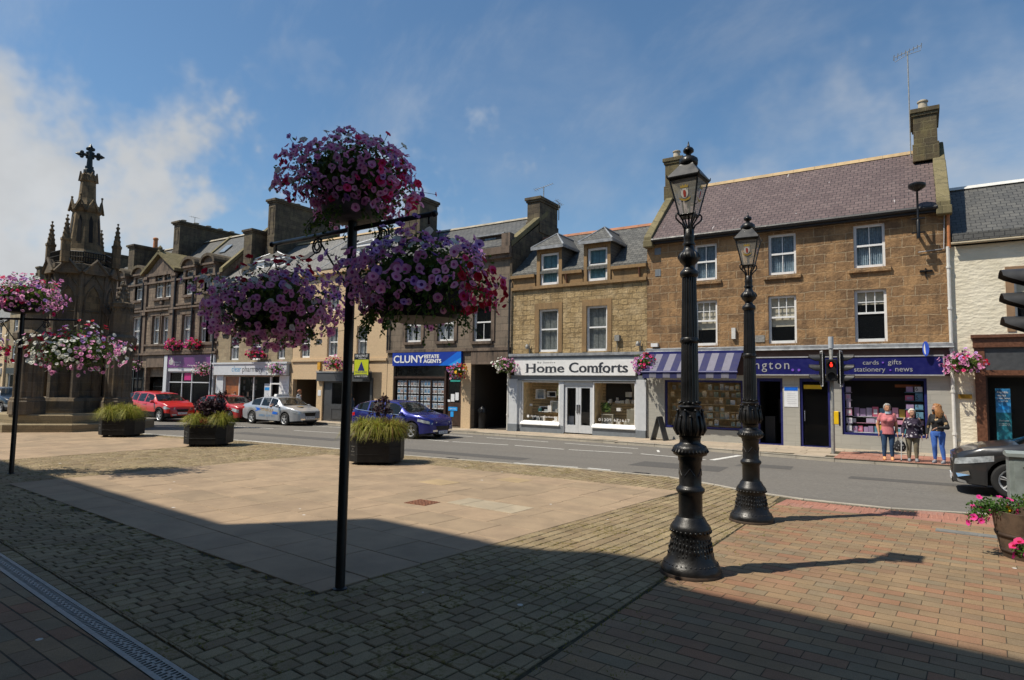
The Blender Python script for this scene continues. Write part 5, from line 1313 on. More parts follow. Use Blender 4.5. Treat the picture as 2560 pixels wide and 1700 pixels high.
# ---------------------------------------------------------------- houses further down the street
def plain_house(x0, x1, y, ze, zr, wallm, roofm, label, name='stone_house', dep=7.5, floors=2, seed=1, chim=True, shop='blackpaint'):
    H = thing(name, label, 'building', ((x0 + x1) / 2, y, gz(x0)))
    hs = []; n = max(2, int((x1 - x0) / 2.8)); dz = (ze - 3.6) / floors
    for i in range(n):
        cx = x0 + (x1 - x0) * (i + .5) / n
        for k in range(floors): hs.append((cx - .5, cx + .5, 3.9 + k * dz, 3.9 + k * dz + min(1.8, dz - .6)))
    sh = (x0 + .6, x1 - .6, -.5, 2.8)
    w = MB(); wall_open(w, x0, x1, -1.2, ze, y, hs + [sh], .25); shell(w, x0, x1, y, y + dep, -1.2, ze, zr, y + dep / 2); w.build('wall', wallm, H, world=True)
    rf = MB(); gable_roof(rf, x0, x1, y - .2, ze - .05, y + dep / 2, zr, y + dep + .2, ze); rf.build('roof', roofm, H, world=True)
    for a, b, c, d in hs: sash(H, a, b, c, d, y, (1, 1), (1, 1), fw=.09, curtain='curtain')
    f = MB(); f.box(x0 + .4, x1 - .4, y - .15, y, 2.8, 3.4); f.build('fascia', shop, H, world=True)
    glaze(H, x0 + .6, x1 - .6, .3, 2.8, y + .1, .09, 'white', [x0 + (x1 - x0) * k / 4 for k in (1, 2, 3)])
    if chim: chimney(H, x0 + .1, x0 + .95, y + 2, y + dep - 2, zr - 1.4, zr + 1.4)
    return H
plain_house(-66.5, -57.7, D + .4, 9.6, 13.2, 'vict_stone', 'slate2', 'grey stone house between the market cross and the Victorian block', seed=3)
plain_house(-80, -66.6, D + .2, 9.4, 13.0, 'pharm_stone', 'slate', 'buff stone house seen behind the market cross buttresses', seed=4)
plain_house(-96, -80.1, D, 8.2, 11.2, 'cream_stone', 'slate3', 'low cream house far down the street on the left', seed=5, shop='white')
plain_house(-118, -96.1, D - 1, 8.0, 11.5, 'cluny_stone', 'slate3', 'grey house at the far left end of the street', seed=6)
# ================================================================ MARKET CROSS
M['cross_stone'] = stone('soot_dark_cross_stone', (.155, .128, .098), (.105, .09, .072), (.19, .17, .14), .75, .42, .008, .5, .5, .01, wash=(.26, .18, .09), soot=.6)
M['cross_clean'] = stone('ochre_cross_stone', (.24, .175, .10), (.155, .12, .075), (.10, .085, .06), .5, .3, .008, .6, .6, .02, wash=(.055, .046, .034), soot=.6)
M['step_stone'] = stone('worn_step_stone', (.31, .25, .155), (.26, .21, .135), (.14, .12, .08), 1.5, .36, .008, .4, .5, .02, wash=(.2, .17, .11))
M['bronze'] = P('dark_bronze', (.020, .028, .028), .5, .3)
TX, TY = -35.2, 14.5; TZ = gz(TX)
T = thing('market_cross', 'tall dark Gothic stone market cross with pinnacles, buttresses and a bronze cross', 'monument', (TX, TY, TZ))
def ngon(r, n, z, rot=0., c=(0, 0)): return [(c[0] + r * cos(2 * pi * k / n + rot), c[1] + r * sin(2 * pi * k / n + rot), z) for k in range(n)]
O8 = pi / 8
def oct_stack(mb, prof, n=8, c=(0, 0), rot=O8): mb.loft([ngon(r, n, z, rot, c) for r, z in prof])
s = MB(); oct_stack(s, [(3.55, -.3), (3.55, .34), (3.5, .38)]); oct_stack(s, [(3.08, .37), (3.08, .74), (3.03, .79)]); s.build('steps', 'step_stone', T)
PIER = [radians(22.5 + 90 * k) for k in range(4)]; PR = 2.45
def pinnacle(mb, x, y, z0, h, r):
    mb.loft([ngon(r * (1 - t * .93), 8, z0 + h * t, O8, (x, y)) for t in (0, .98)])
    for i in range(5):
        t = i / 5; zz = z0 + h * t + .04; rr = r * (1 - t * .9)
        for k in range(4): a = k * pi / 2 + O8; mb.ball((x + cos(a) * rr, y + sin(a) * rr, zz), .16 * r + .03, 5, 4)
    mb.ball((x, y, z0 + h), .055, 6, 4)
for a in PIER:
    x, y = PR * cos(a), PR * sin(a)
    p = MB()
    oct_stack(p, [(.70, .78), (.70, 1.35), (.66, 1.4), (.66, 1.5), (.57, 1.58), (.57, 4.0), (.62, 4.05), (.70, 4.2), (.72, 4.45), (.60, 4.55), (.50, 4.62), (.47, 5.9), (.53, 5.95), (.53, 6.15), (.40, 6.2)], 8, (x, y))
    for k in range(8):    # column shafts and gablets
        b = k * pi / 4; q = .52
        p.tube([(x + q * cos(b), y + q * sin(b), 1.55), (x + q * cos(b), y + q * sin(b), 4.05)], .075, 6)
        u = Vector((-sin(b), cos(b), 0)); c0 = Vector((x + .56 * cos(b), y + .56 * sin(b), 0))
        for z0, w_, h_ in ((3.55, .16, .4), (5.75, .15, .35)):
            cc = c0 if z0 < 5 else Vector((x + .47 * cos(b), y + .47 * sin(b), 0))
            p.tube([cc - u * w_ + Vector((0, 0, z0)), cc + Vector((0, 0, z0 + h_)), cc + u * w_ + Vector((0, 0, z0))], .03, 4)
    po = p.build('buttress_pier', 'cross_stone', T)
    q = MB(); pinnacle(q, x, y, 6.15, 1.1, .36); q.build('pinnacle', 'cross_stone', po)
    q = MB(); ca, sa = cos(a), sin(a); secs = []
    for i in range(9):
        t = i / 8; rr = PR - .35 - t * (PR - .35 - 1.2); zz = 5.0 + 1.15 * t ** .6
        secs.append([(rr * ca - w * sa, rr * sa + w * ca, zz + h) for w, h in ((-.14, -.18), (.14, -.18), (.14, .2), (-.14, .2))])
    q.loft(secs)
    for i in range(6): t = i / 6; rr = PR - .35 - t * 1.0; q.ball((rr * ca, rr * sa, 5.28 + 1.15 * t ** .6), .1, 6, 4)
    q.build('flying_arch', 'cross_stone', po)
c = MB()
oct_stack(c, [(1.62, .78), (1.62, 1.35), (1.55, 1.5), (1.12, 1.58), (1.12, 3.9), (1.45, 4.25), (1.45, 4.45), (1.42, 4.5), (1.42, 7.45), (1.5, 7.6), (1.56, 7.75), (1.56, 7.95), (1.4, 8.02), (.2, 8.03)])
for k in range(8):
    b = k * pi / 4 + O8
    c.tube([(1.24 * cos(b), 1.24 * sin(b), 1.5), (1.24 * cos(b), 1.24 * sin(b), 4.15)], .22, 8)
    c.tube([(1.40 * cos(b), 1.40 * sin(b), 4.45), (1.40 * cos(b), 1.40 * sin(b), 7.6)], .11, 6)
    b = k * pi / 4; u = Vector((-sin(b), cos(b), 0)); n_ = Vector((cos(b), sin(b), 0)); ap = 1.42 * cos(O8)
    cc = n_ * (ap + .02)
    pts = [cc + u * .36 + Vector((0, 0, 4.9)), cc + u * .36 + Vector((0, 0, 6.2)), cc + u * .22 + Vector((0, 0, 6.65)), cc + Vector((0, 0, 6.95)), cc - u * .22 + Vector((0, 0, 6.65)), cc - u * .36 + Vector((0, 0, 6.2)), cc - u * .36 + Vector((0, 0, 4.9))]
    c.tube(pts, .05, 5); c.tube([cc + Vector((0, 0, 4.9)), cc + Vector((0, 0, 5.7))], .035, 4); c.tube([cc - u * .36 + Vector((0, 0, 5.7)), cc + u * .36 + Vector((0, 0, 5.7))], .035, 4)
    c.tube([cc - u * .5 + Vector((0, 0, 6.75)), cc + Vector((0, 0, 7.5)), cc + u * .5 + Vector((0, 0, 6.75))], .045, 4)
    cc = n_ * 1.50; c.tube([cc - u * .55 + Vector((0, 0, 7.55)), cc + Vector((0, 0, 8.2)), cc + u * .55 + Vector((0, 0, 7.55))], .09, 5)
    cc = n_ * 1.30; c.loft([[cc - u * .53 + Vector((0, 0, 7.5)), cc + Vector((0, 0, 8.2)), cc + u * .53 + Vector((0, 0, 7.5))], [cc + n_ * .2 - u * .53 + Vector((0, 0, 7.5)), cc + n_ * .2 + Vector((0, 0, 8.2)), cc + n_ * .2 + u * .53 + Vector((0, 0, 7.5))]])
c.build('core', 'cross_stone', T)
pn = MB()
for k in range(8):
    b = k * pi / 4; u = Vector((-sin(b), cos(b), 0)); n_ = Vector((cos(b), sin(b), 0)); cc = n_ * (1.42 * cos(O8) + .008)
    pn.add([cc + u * .33 + Vector((0, 0, 5.75)), cc + u * .33 + Vector((0, 0, 6.2)), cc + u * .2 + Vector((0, 0, 6.62)), cc + Vector((0, 0, 6.88)), cc - u * .2 + Vector((0, 0, 6.62)), cc - u * .33 + Vector((0, 0, 6.2)), cc - u * .33 + Vector((0, 0, 5.75))], [(0, 1, 2, 3, 4, 5, 6)])
pn.build('blind_panel', 'cross_clean', T)
ra = MB()
for k in range(8):
    b0, b1 = k * pi / 4 + O8, (k + 1) * pi / 4 + O8; p0 = Vector((1.32 * cos(b0), 1.32 * sin(b0), 0)); p1 = Vector((1.32 * cos(b1), 1.32 * sin(b1), 0))
    for i in range(9): q = p0.lerp(p1, i / 9); ra.tube([q + Vector((0, 0, 8.0)), q + Vector((0, 0, 8.62))], .022, 4)
    for z in (8.1, 8.35, 8.6): ra.tube([p0 + Vector((0, 0, z)), p1 + Vector((0, 0, z))], .03, 4)
ra.build('parapet_railing', 'blackiron', T)
for a in PIER:
    for off in ((-.2,) if 1 else ()):
        x, y = 1.55 * cos(a + .3), 1.55 * sin(a + .3); q = MB(); oct_stack(q, [(.2, 8.0), (.2, 9.0), (.23, 9.05), (.23, 9.15)], 8, (x, y)); pinnacle(q, x, y, 9.12, 1.15, .18); q.build('pinnacle', 'cross_clean', T)
l = MB(); oct_stack(l, [(.86, 8.0), (.86, 8.7), (.76, 8.85), (.58, 10.75), (.64, 10.8), (.71, 10.95), (.71, 11.1), (.5, 11.15), (.40, 11.4), (.38, 11.5)], 8)
for k in range(8):
    b = k * pi / 4; u = Vector((-sin(b), cos(b), 0)); n_ = Vector((cos(b), sin(b), 0)); cc = n_ * .67
    l.tube([cc - u * .26 + Vector((0, 0, 10.8)), cc + Vector((0, 0, 11.35)), cc + u * .28 + Vector((0, 0, 10.8))], .06, 5)
    if k % 2: l.tube([cc * 1.02 + Vector((0, 0, 11.0)), cc * 1.02 + Vector((0, 0, 11.55))], .035, 5); l.ball(cc * 1.02 + Vector((0, 0, 11.58)), .06, 6, 4)
lo = l.build('lantern_stage', 'cross_clean', T)
l = MB()
for k in range(0, 8, 1):
    b = k * pi / 4; u = Vector((-sin(b), cos(b), 0)); n_ = Vector((cos(b), sin(b), 0))
    l.add([n_ * (.725 * .925 + .012) - u * .09 + Vector((0, 0, 9.2)), n_ * (.725 * .925 + .012) + u * .09 + Vector((0, 0, 9.2)), n_ * (.62 * .94 + .012) + u * .09 + Vector((0, 0, 10.3)), n_ * (.595 * .945 + .012) + Vector((0, 0, 10.6)), n_ * (.62 * .94 + .012) - u * .09 + Vector((0, 0, 10.3))], [(0, 1, 2, 3, 4)])
l.build('lancet_opening', 'dark', lo)
l = MB(); oct_stack(l, [(.38, 11.4), (.33, 12.35), (.39, 12.42), (.39, 12.7), (.3, 12.78), (.24, 12.85)], 8)
for k in range(8):
    b = k * pi / 4; u = Vector((-sin(b), cos(b), 0)); cc = Vector((cos(b), sin(b), 0)) * .37; l.tube([cc - u * .14 + Vector((0, 0, 12.4)), cc + Vector((0, 0, 12.85)), cc + u * .16 + Vector((0, 0, 12.4))], .04, 4)
l.build('shaft', 'cross_clean', T)
l = MB(); ax = Vector((.42, .907, 0))      # the arms of the cross lie across the square
l.lathe([(.26, 12.8), (.26, 13.0), (.2, 13.08), (.2, 13.2)], 8); l.tube([(0, 0, 13.1), (0, 0, 14.1)], [.15, .10], 8)
for e, L_ in ((Vector((0, 0, 1)), .46), (ax, .50), (-ax, .50)):
    base_ = Vector((0, 0, 13.8)); tip = base_ + e * L_; l.tube([base_, tip], .08, 6); sd = ax if abs(e.z) > .5 else Vector((0, 0, 1))
    for t_, o_ in ((.70, .11), (.95, .0)):
        l.ball(base_ + e * L_ * t_ + sd * o_, .095, 6, 5); l.ball(base_ + e * L_ * t_ - sd * o_, .095, 6, 5)
    l.tube([tip - e * .05, tip + e * .13], [.12, .02], 6)
for sx in (-1, 1):
    for sz in (-1, 1): l.ball(Vector((0, 0, 13.8)) + ax * sx * .12 + Vector((0, 0, sz * .12)), .075, 6, 5)
l.build('finial_cross', 'bronze', T)

# ================================================================ CAST-IRON LAMP POSTS
CR, CG = P('crest_red', (.38, .04, .025)), P('crest_gold', (.45, .31, .06))
def lamp_post(loc, label, group, rot=0.):
    L = thing('street_lamp', label, 'street lamp', loc, rot, group)
    b = MB()
    b.lathe([(.30, -.08), (.335, -.06), (.345, .06), (.335, .10), (.315, .125), (.30, .15), (.275, .18), (.255, .25), (.235, .34), (.225, .42), (.215, .47), (.232, .50), (.235, .535), (.215, .57), (.19, .60), (.17, .64), (.155, .66)], 36)
    for k in range(26): a = 2 * pi * k / 26; b.ball((.228 * cos(a), .228 * sin(a), .50), .018, 6, 4)
    for k in range(36):     # leaf ornament round the flared foot
        a = 2 * pi * k / 36
        for z_, s_ in ((.23, .016), (.29, .019), (.35, .015), (.41, .012)): q_ = .262 - .14 * (z_ - .22); b.ball(((q_ - .008) * cos(a + U(-.03, .03)), (q_ - .008) * sin(a), z_ + U(-.012, .012)), s_ * U(.7, 1.1), 6, 4, sc=(.8, .8, 1.8))
        b.ball((.305 * cos(a), .305 * sin(a), .14), .011, 5, 4, sc=(1, 1, .8))
    b.build('foot', 'blackiron', L, smooth=True, angle=50)
    p = MB(); p.lathe([(.352, -.04), (.356, .0), (.352, .035), (.34, .045)], 36); p.build('base_ring', P('brown_iron_base', (.035, .020, .010), .8, var=.5, vs=12), L, smooth=True, angle=50); p = MB()  # brown ring: wear plus a golden-brown reflection put into its colour
    p.lathe([(.15, .63), (.14, .68), (.137, .70), (.137, .92), (.15, .935), (.165, .955), (.165, .98), (.15, 1.0), (.135, 1.01), (.128, 1.03), (.128, 1.30), (.14, 1.315), (.14, 1.34), (.145, 1.36), (.19, 1.38), (.205, 1.42), (.20, 1.46), (.175, 1.49), (.13, 1.51), (.12, 1.53), (.125, 1.58), (.135, 1.59)], 32)
    for k in range(30): a = 2 * pi * k / 30; p.tube([(.172 * cos(a), .172 * sin(a), 1.385), (.208 * cos(a), .208 * sin(a), 1.42), (.176 * cos(a), .176 * sin(a), 1.485)], [.006, .011, .006], 5)
    for k in range(5):
        a = 2 * pi * k / 5; p.tube([(.129 * cos(a), .129 * sin(a), 1.22), (.129 * cos(a + .45), .129 * sin(a + .45), 1.14)], .007, 4); p.tube([(.129 * cos(a), .129 * sin(a), 1.22), (.129 * cos(a - .45), .129 * sin(a - .45), 1.14)], .007, 4)
    p.build('pedestal', 'blackiron', L, smooth=True, angle=50)
    v = MB()   # leafy vase
    v.lathe([(.115, 1.57), (.125, 1.60), (.165, 1.64), (.175, 1.70), (.165, 1.77), (.145, 1.84), (.125, 1.89), (.12, 1.91), (.135, 1.93), (.14, 1.945), (.125, 1.96), (.11, 1.965), (.115, 2.0)], 40, fn=lambda th, r, z: r * (1 + (.05 * cos(8 * th) if 1.6 < z < 1.9 else 0)))
    for k in range(8):
        a = 2 * pi * k / 8
        for da, r0, z1 in ((0, .022, 1.90), (.39, .016, 1.83)):
            v.tube([(.15 * cos(a + da), .15 * sin(a + da), 1.61), (.182 * cos(a + da), .182 * sin(a + da), 1.68), (.158 * cos(a + da), .158 * sin(a + da), 1.80), (.15 * cos(a + da), .15 * sin(a + da), z1)], [r0 * .5, r0, r0 * .9, r0 * .5], 6)
            v.ball((.152 * cos(a + da), .152 * sin(a + da), z1), .02, 6, 4)
    for k in range(14): a = 2 * pi * k / 14; v.ball((.118 * cos(a), .118 * sin(a), 1.985 + .012 * (k % 2)), .016, 5, 4)
    v.build('leaf_vase', 'blackiron', L, smooth=True, angle=60)
    f = MB()
    def flute(th, r, z): return r - .006 * (1 - abs(cos(th * 10))) ** .5 * (1 if .07 < r < .115 else 0)
    f.lathe([(.108, 1.99), (.104, 2.05), (.104, 2.06), (.097, 2.72)], 80, fn=flute)
    f.lathe([(.10, 2.70), (.108, 2.71), (.108, 2.76), (.10, 2.77)], 24)
    for k in range(6): a = 2 * pi * k / 6; f.ball((.105 * cos(a), .105 * sin(a), 2.735), .018, 6, 4)
    f.lathe([(.097, 2.76), (.083, 3.52)], 80, fn=flute)
    f.build('fluted_shaft', 'blackiron', L, smooth=True, angle=40)
    c = MB()
    c.lathe([(.083, 3.50), (.10, 3.515), (.11, 3.535), (.11, 3.565), (.095, 3.585), (.075, 3.60), (.06, 3.63), (.07, 3.66), (.11, 3.70), (.125, 3.745), (.118, 3.78), (.10, 3.81), (.075, 3.83), (.062, 3.86), (.06, 3.89), (.075, 3.90), (.075, 3.92), (.062, 3.93), (.062, 3.98), (.068, 4.0), (.06, 4.03), (.055, 4.09), (.045, 4.10)], 28)
    for k in range(12): a = 2 * pi * k / 12; c.tube([(.10 * cos(a), .10 * sin(a), 3.80), (.124 * cos(a), .124 * sin(a), 3.765), (.127 * cos(a), .127 * sin(a), 3.735)], .01, 5)
    c.build('capital', 'blackiron', L, smooth=True, angle=50)
    br = MB(); hb, ht, zb, zt = .088, .176, 4.27, 4.70
    for k in range(4):
        a = k * pi / 2 + pi / 4; ca, sa = cos(a), sin(a)
        br.tube([(r * ca, r * sa, z) for r, z in ((.055, 4.02), (.058, 4.10), (.08, 4.15), (.13, 4.19), (.165, 4.225), (.168, 4.265), (.148, 4.29), (.13, 4.275))], .011, 6)
        br.tube([(r * ca, r * sa, z) for r, z in ((.04, 4.06), (.05, 4.15), (.09, 4.22), (.12, 4.265))], .010, 6)
    br.tube([(0, 0, 4.08), (0, 0, 4.27)], .012, 6)
    br.build('scroll_brackets', 'blackiron', L, smooth=True)
    fr = MB()
    for k in range(4):
        s0 = [(1, 1), (-1, 1), (-1, -1), (1, -1)][k]; s1 = [(1, 1), (-1, 1), (-1, -1), (1, -1)][(k + 1) % 4]
        fr.tube([(hb * s0[0], hb * s0[1], zb), (ht * s0[0], ht * s0[1], zt)], .011, 4)
        fr.tube([(hb * s0[0], hb * s0[1], zb), (hb * s1[0], hb * s1[1], zb)], .013, 4)
        fr.tube([(ht * s0[0], ht * s0[1], zt), (ht * s1[0], ht * s1[1], zt)], .018, 4)
        fr.tube([(ht * s0[0], ht * s0[1], zt), (ht * 1.12 * s0[0], ht * 1.12 * s0[1], zt + .03), (ht * 1.16 * s0[0], ht * 1.16 * s0[1], zt + .06)], [.014, .012, .003], 5)
    fr.box(-hb, hb, -hb, hb, zb - .02, zb)
    lan = fr.build('lantern', 'blackiron', L)
    g = MB()
    for k in range(4):
        s0 = [(1, 1), (-1, 1), (-1, -1), (1, -1)][k]; s1 = [(1, 1), (-1, 1), (-1, -1), (1, -1)][(k + 1) % 4]
        g.quad((hb * s0[0], hb * s0[1], zb), (hb * s1[0], hb * s1[1], zb), (ht * s1[0], ht * s1[1], zt), (ht * s0[0], ht * s0[1], zt))
    g.build('pane', 'lampglass', lan)
    for k in range(4):  # painted burgh arms on each pane: silver shield, red figure, gold scroll and mural crown
        e = MB()
        a = k * pi / 2; n_ = Vector((cos(a), sin(a), 0)); u = Vector((-sin(a), cos(a), 0)); zc = 4.52; sl_ = (ht - hb) / (zt - zb)
        def pt(x, z): return n_ * (hb + (zc + z - zb) * sl_ + .004) + u * x + Vector((0, 0, zc + z))
        def poly(ps, mi, o=0.): e.add([pt(x, z) + n_ * o for x, z in ps], [tuple(range(len(ps)))], mi)
        poly([(-.045, .05), (-.045, -.02), (-.03, -.05), (0, -.07), (.03, -.05), (.045, -.02), (.045, .05)], 0)
        poly([(-.012, .03), (-.018, 0), (-.012, -.05), (.014, -.05), (.02, 0), (.010, .03)], 1, .002); poly([(-.04, .045), (-.025, .045), (-.03, .03)], 3, .002); poly([(.025, .045), (.04, .045), (.03, .03)], 3, .002)
        poly([(-.075, -.05), (-.05, -.085), (0, -.10), (.05, -.085), (.075, -.05), (.05, -.06), (0, -.078), (-.05, -.06)], 2, .001)
        poly([(-.045, .058), (.045, .058), (.05, .095), (.03, .075), (.022, .098), (.0, .078), (-.022, .098), (-.03, .075), (-.05, .095)], 2, .001)
        e.build('painted_crest', ['offwhite', CR, CG, 'inkgrey'], lan)
    r = MB()
    rr = [(.198, 4.71), (.202, 4.725), (.088, 4.885), (.08, 4.90)]
    r.loft([[(q * x, q * y, z) for x, y in ((1, 1), (-1, 1), (-1, -1), (1, -1))] for q, z in rr])
    r.build('lantern_roof', P('lantern_roof_paint', (.022, .022, .023), .42, var=.3), lan)
    r = MB(); r.lathe([(.09, 4.89), (.11, 4.905), (.115, 4.94), (.105, 4.975), (.08, 5.0), (.04, 5.015), (.03, 5.03), (.035, 5.045), (.062, 5.065), (.066, 5.09), (.05, 5.115), (.025, 5.125), (.014, 5.15), (.004, 5.20)], 18, fn=lambda th, q, z: q * (1 + .05 * cos(8 * th) * (4.9 < z < 4.99)))
    r.build('finial', 'blackiron', lan, smooth=True)
    r = MB(); r.lathe([(.02, 4.27), (.02, 4.42), (.05, 4.43), (.035, 4.55), (.0, 4.56)], 10); r.build('burner', 'galv', lan)
    return L
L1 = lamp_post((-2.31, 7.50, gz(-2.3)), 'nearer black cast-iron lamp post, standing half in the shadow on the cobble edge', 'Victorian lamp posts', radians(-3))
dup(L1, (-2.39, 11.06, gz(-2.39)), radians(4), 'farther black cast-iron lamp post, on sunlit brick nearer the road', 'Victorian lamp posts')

# ================================================================ FLOWERS
def flower(mb, c, n, r, mi, mi2):
    n = n.normalized(); a = n.orthogonal().normalized(); b = n.cross(a); t0 = U(0, 6.28)
    ce = c - n * r * .45; vs = [ce]; fs = []
    for k in range(10):
        t = t0 + 2 * pi * k / 10
        vs.append(c - n * r * .12 + (a * cos(t) + b * sin(t)) * r * .36)
    for k in range(10):
        t = t0 + 2 * pi * k / 10; q = r * (1.02 if k % 2 else .92)
        vs.append(c + (a * cos(t) + b * sin(t)) * q + n * r * U(-.14, .24))
    m = len(mb.m)
    mb.add(vs, [(0, 1 + k, 1 + (k + 1) % 10) for k in range(10)], mi2)
    mb.add(vs, [(1 + k, 11 + k, 11 + (k + 1) % 10, 1 + (k + 1) % 10) for k in range(10)], mi) if False else None
    base = len(mb.v) - len(vs)
    mb.f += [(base + 1 + k, base + 11 + k, base + 11 + (k + 1) % 10, base + 1 + (k + 1) % 10) for k in range(10)]; mb.m += [mi] * 10

def leaf(mb, c, n, l, w, d=None):
    n = n.normalized(); d = (d or n.orthogonal()).normalized(); s = n.cross(d).normalized()
    mb.add([c, c + d * l * .45 + s * w + n * l * .08, c + d * l, c + d * l * .45 - s * w + n * l * .08], [(0, 1, 2, 3)])

FC = ['pink', 'pinkin', 'lilac', 'purple', 'hot', 'red', 'wht', 'yellow', 'magenta']
FI = {k: i for i, k in enumerate(FC)}
THROAT = {'pink': 'pinkin', 'lilac': 'purple', 'purple': 'purple', 'hot': 'red', 'red': 'red', 'wht': 'wht', 'yellow': 'yellow', 'magenta': 'hot'}
def rdir(zmin=-1., zmax=1.):
    z = U(zmin, zmax); t = U(0, 2 * pi); q = sqrt(max(0, 1 - z * z)); return Vector((q * cos(t), q * sin(t), z))

def basket(label, loc, rx, hz, nf, nl, fr, pal, group, bowl=(.32, .26), hang=0., trail=0, zmin=-.55, bowlm='blackplastic', bowlz=None, name='hanging_basket', lump=.32, cat='hanging basket', ry=None, core=.55, peak=0.):
    B = thing(name, label, cat, loc, 0, group); ry = ry or rx
    br, bh = bowl; bz = -bh * .75 if bowlz is None else bowlz
    m = MB(); m.lathe([(br * .45, bz - bh * .5), (br * .85, bz - bh * .38), (br * .98, bz), (br, bz + bh * .5), (br * .9, bz + bh * .5), (br * .85, bz + bh * .2)], 20)
    m.build('bowl', bowlm, B, smooth=True, angle=50)
    if hang:
        m = MB()
        for k in range(3): a = 2 * pi * k / 3; m.tube([(br * .95 * cos(a), br * .95 * sin(a), bz + bh * .5), (0, 0, hang - .04)], .006, 4)
        m.tube([(0, 0, hang - .05), (0, 0, hang)], .012, 5); m.build('chains', 'blackiron', B)
    lf = MB(); seed = U(0, 90)
    def shape(d):
        q = 1 + lump * mnoise.noise(d * 2.1 + Vector((seed, 0, 0))) * 1.6
        x = Vector((d.x * rx * q, d.y * ry * q, d.z * hz * q + (peak * max(0, d.z) ** 2)))
        if d.z < 0: x.x *= 1 + .12 * d.z; x.y *= 1 + .12 * d.z
        return x
    for _ in range(nl):
        d = rdir(zmin - .05); p = shape(d) * U(.55, 1.06); leaf(lf, p, (d + rdir() * .8), U(.4, .9) * fr * 1.35, fr * U(.25, .45), rdir())
    for _ in range(int(nl * .5)):      # dense inner greenery
        d = rdir(zmin); p = shape(d) * U(.3, .7); leaf(lf, p, d + rdir() * .5, fr * 1.8, fr * .8, rdir())
    for _ in range(trail):
        t = U(0, 2 * pi); p = Vector((br * 1.05 * cos(t), br * 1.05 * sin(t), bz + bh * .3 * U(-.8, .6))); L_ = U(.12, .55) * (hz * 1.2); n = int(L_ / (fr * .55)) + 2; pts = [p.copy()]
        for i in range(n):
            p = p + Vector((U(-.018, .018) + .012 * cos(t), U(-.018, .018) + .012 * sin(t), -L_ / n)); pts.append(p.copy())
            if U(0, 1) < .85: leaf(lf, p, rdir(-.2, .6), fr * U(.6, 1.0), fr * U(.3, .5), rdir(-1, .3))
        lf.tube(pts, .0035, 3, cap=False)
    lf.build('foliage', 'leaf', B)
    fm = MB(); got = []; tries = 0; lf2 = MB()
    while len(got) < nf and tries < nf * 30:
        tries += 1; d = rdir(zmin); p = shape(d) * U(.93, 1.09)
        mind = fr * (1.0 if tries < nf * 12 else .7)
        if any((p - q).length_squared < mind * mind for q in got): continue
        got.append(p); k = pal(d); nn = (d + rdir() * .8 + Vector((0, 0, .3)))
        if U(0, 1) < .10:                    # a few shoots stand well clear of the ball
            q = p * U(1.06, 1.22) + Vector((0, 0, U(-.02, .06))); lf2.tube([p * .9, p * 1.02, q], .003, 3, cap=False); p = q
        flower(fm, p, nn, fr * U(.62, 1.12), FI[k], FI[THROAT[k]])
    fm.build('blossoms', FC, B)
    if lf2.f: lf2.build('stem_growth', 'vine', B, kind='stuff')
    return B
def ch(*a):
    t = U(0, sum(w for _, w in a))
    for k, w in a:
        t -= w
        if t <= 0: return k
    return a[-1][0]
RV = Vector((.84, .54, 0)); FV = Vector((-.54, .84, 0))       # roughly across / away along the view

# ---- flower columns
def flower_pole(loc, label, arm, alen, zt, za, group, r=.052):
    Q = thing('flower_pole', label, 'flower pole', loc, 0, group)
    m = MB(); m.lathe([(r * 1.5, -.02), (r * 1.5, .02), (r, .03), (r, zt)], 18); m.build('post', 'blackpaint', Q, smooth=True, angle=40)
    a = Vector((arm[0], arm[1], 0)).normalized()
    m = MB(); m.tube([a * -alen[0] + Vector((0, 0, za)), a * alen[1] + Vector((0, 0, za))], .026, 10)
    for e in (-alen[0], alen[1]): m.ball(a * e + Vector((0, 0, za)), .036, 10, 7)
    for e in (-alen[0] * .94, alen[1] * .94): m.tube([a * e + Vector((0, 0, za)), a * e + Vector((0, 0, za - .1))], .012, 6)
    m.build('cross_arm', 'blackpaint', Q, smooth=True)
    m = MB()
    for sgn, L_ in ((-1, alen[0]), (1, alen[1])):
        pts = [a * sgn * .06 + Vector((0, 0, za - .62)), a * sgn * L_ * .22 + Vector((0, 0, za - .34)), a * sgn * L_ * .36 + Vector((0, 0, za - .10))]
        cx = L_ * .40; c0 = a * sgn * (cx + .005) + Vector((0, 0, za - .125))
        for i in range(22):
            t = i / 21; th = pi * .75 - t * 4.3 * pi * .95; q = .10 * (1 - t * .72)
            pts.append(c0 + a * sgn * (q * cos(th)) + Vector((0, 0, q * sin(th) + (0 if i else 0))))
        m.tube(pts, .011, 6)
    m.build('scroll_brackets', 'blackpaint', Q, smooth=True)
    return Q
PN = (-5.2, 4.76)
flower_pole((PN[0], PN[1], gz(PN[0])), 'nearest black pole, in shadow, carrying three petunia baskets in the middle of the square', (1, -.03), (1.46, 1.2), 4.25, 3.87, 'flower poles')
LP = (-18.17, 6.27)
flower_pole((LP[0], LP[1], gz(LP[0])), 'black flower pole at the left edge of the picture, in front of the market cross', (.8, .6), (1.25, 1.35), 3.95, 3.7, 'flower poles')
G3 = 'large petunia baskets on the flower poles'
def p_top(d):
    if d.z > .55: return ch(('pink', 6), ('wht', 3), ('lilac', 1))
    if d.dot(RV) > .55: return ch(('hot', 3), ('lilac', 2), ('pink', 4))
    if d.dot(RV) < -.75: return ch(('hot', 1.2), ('pink', 4), ('wht', 1))
    return ch(('pink', 14), ('hot', .8), ('lilac', .7))
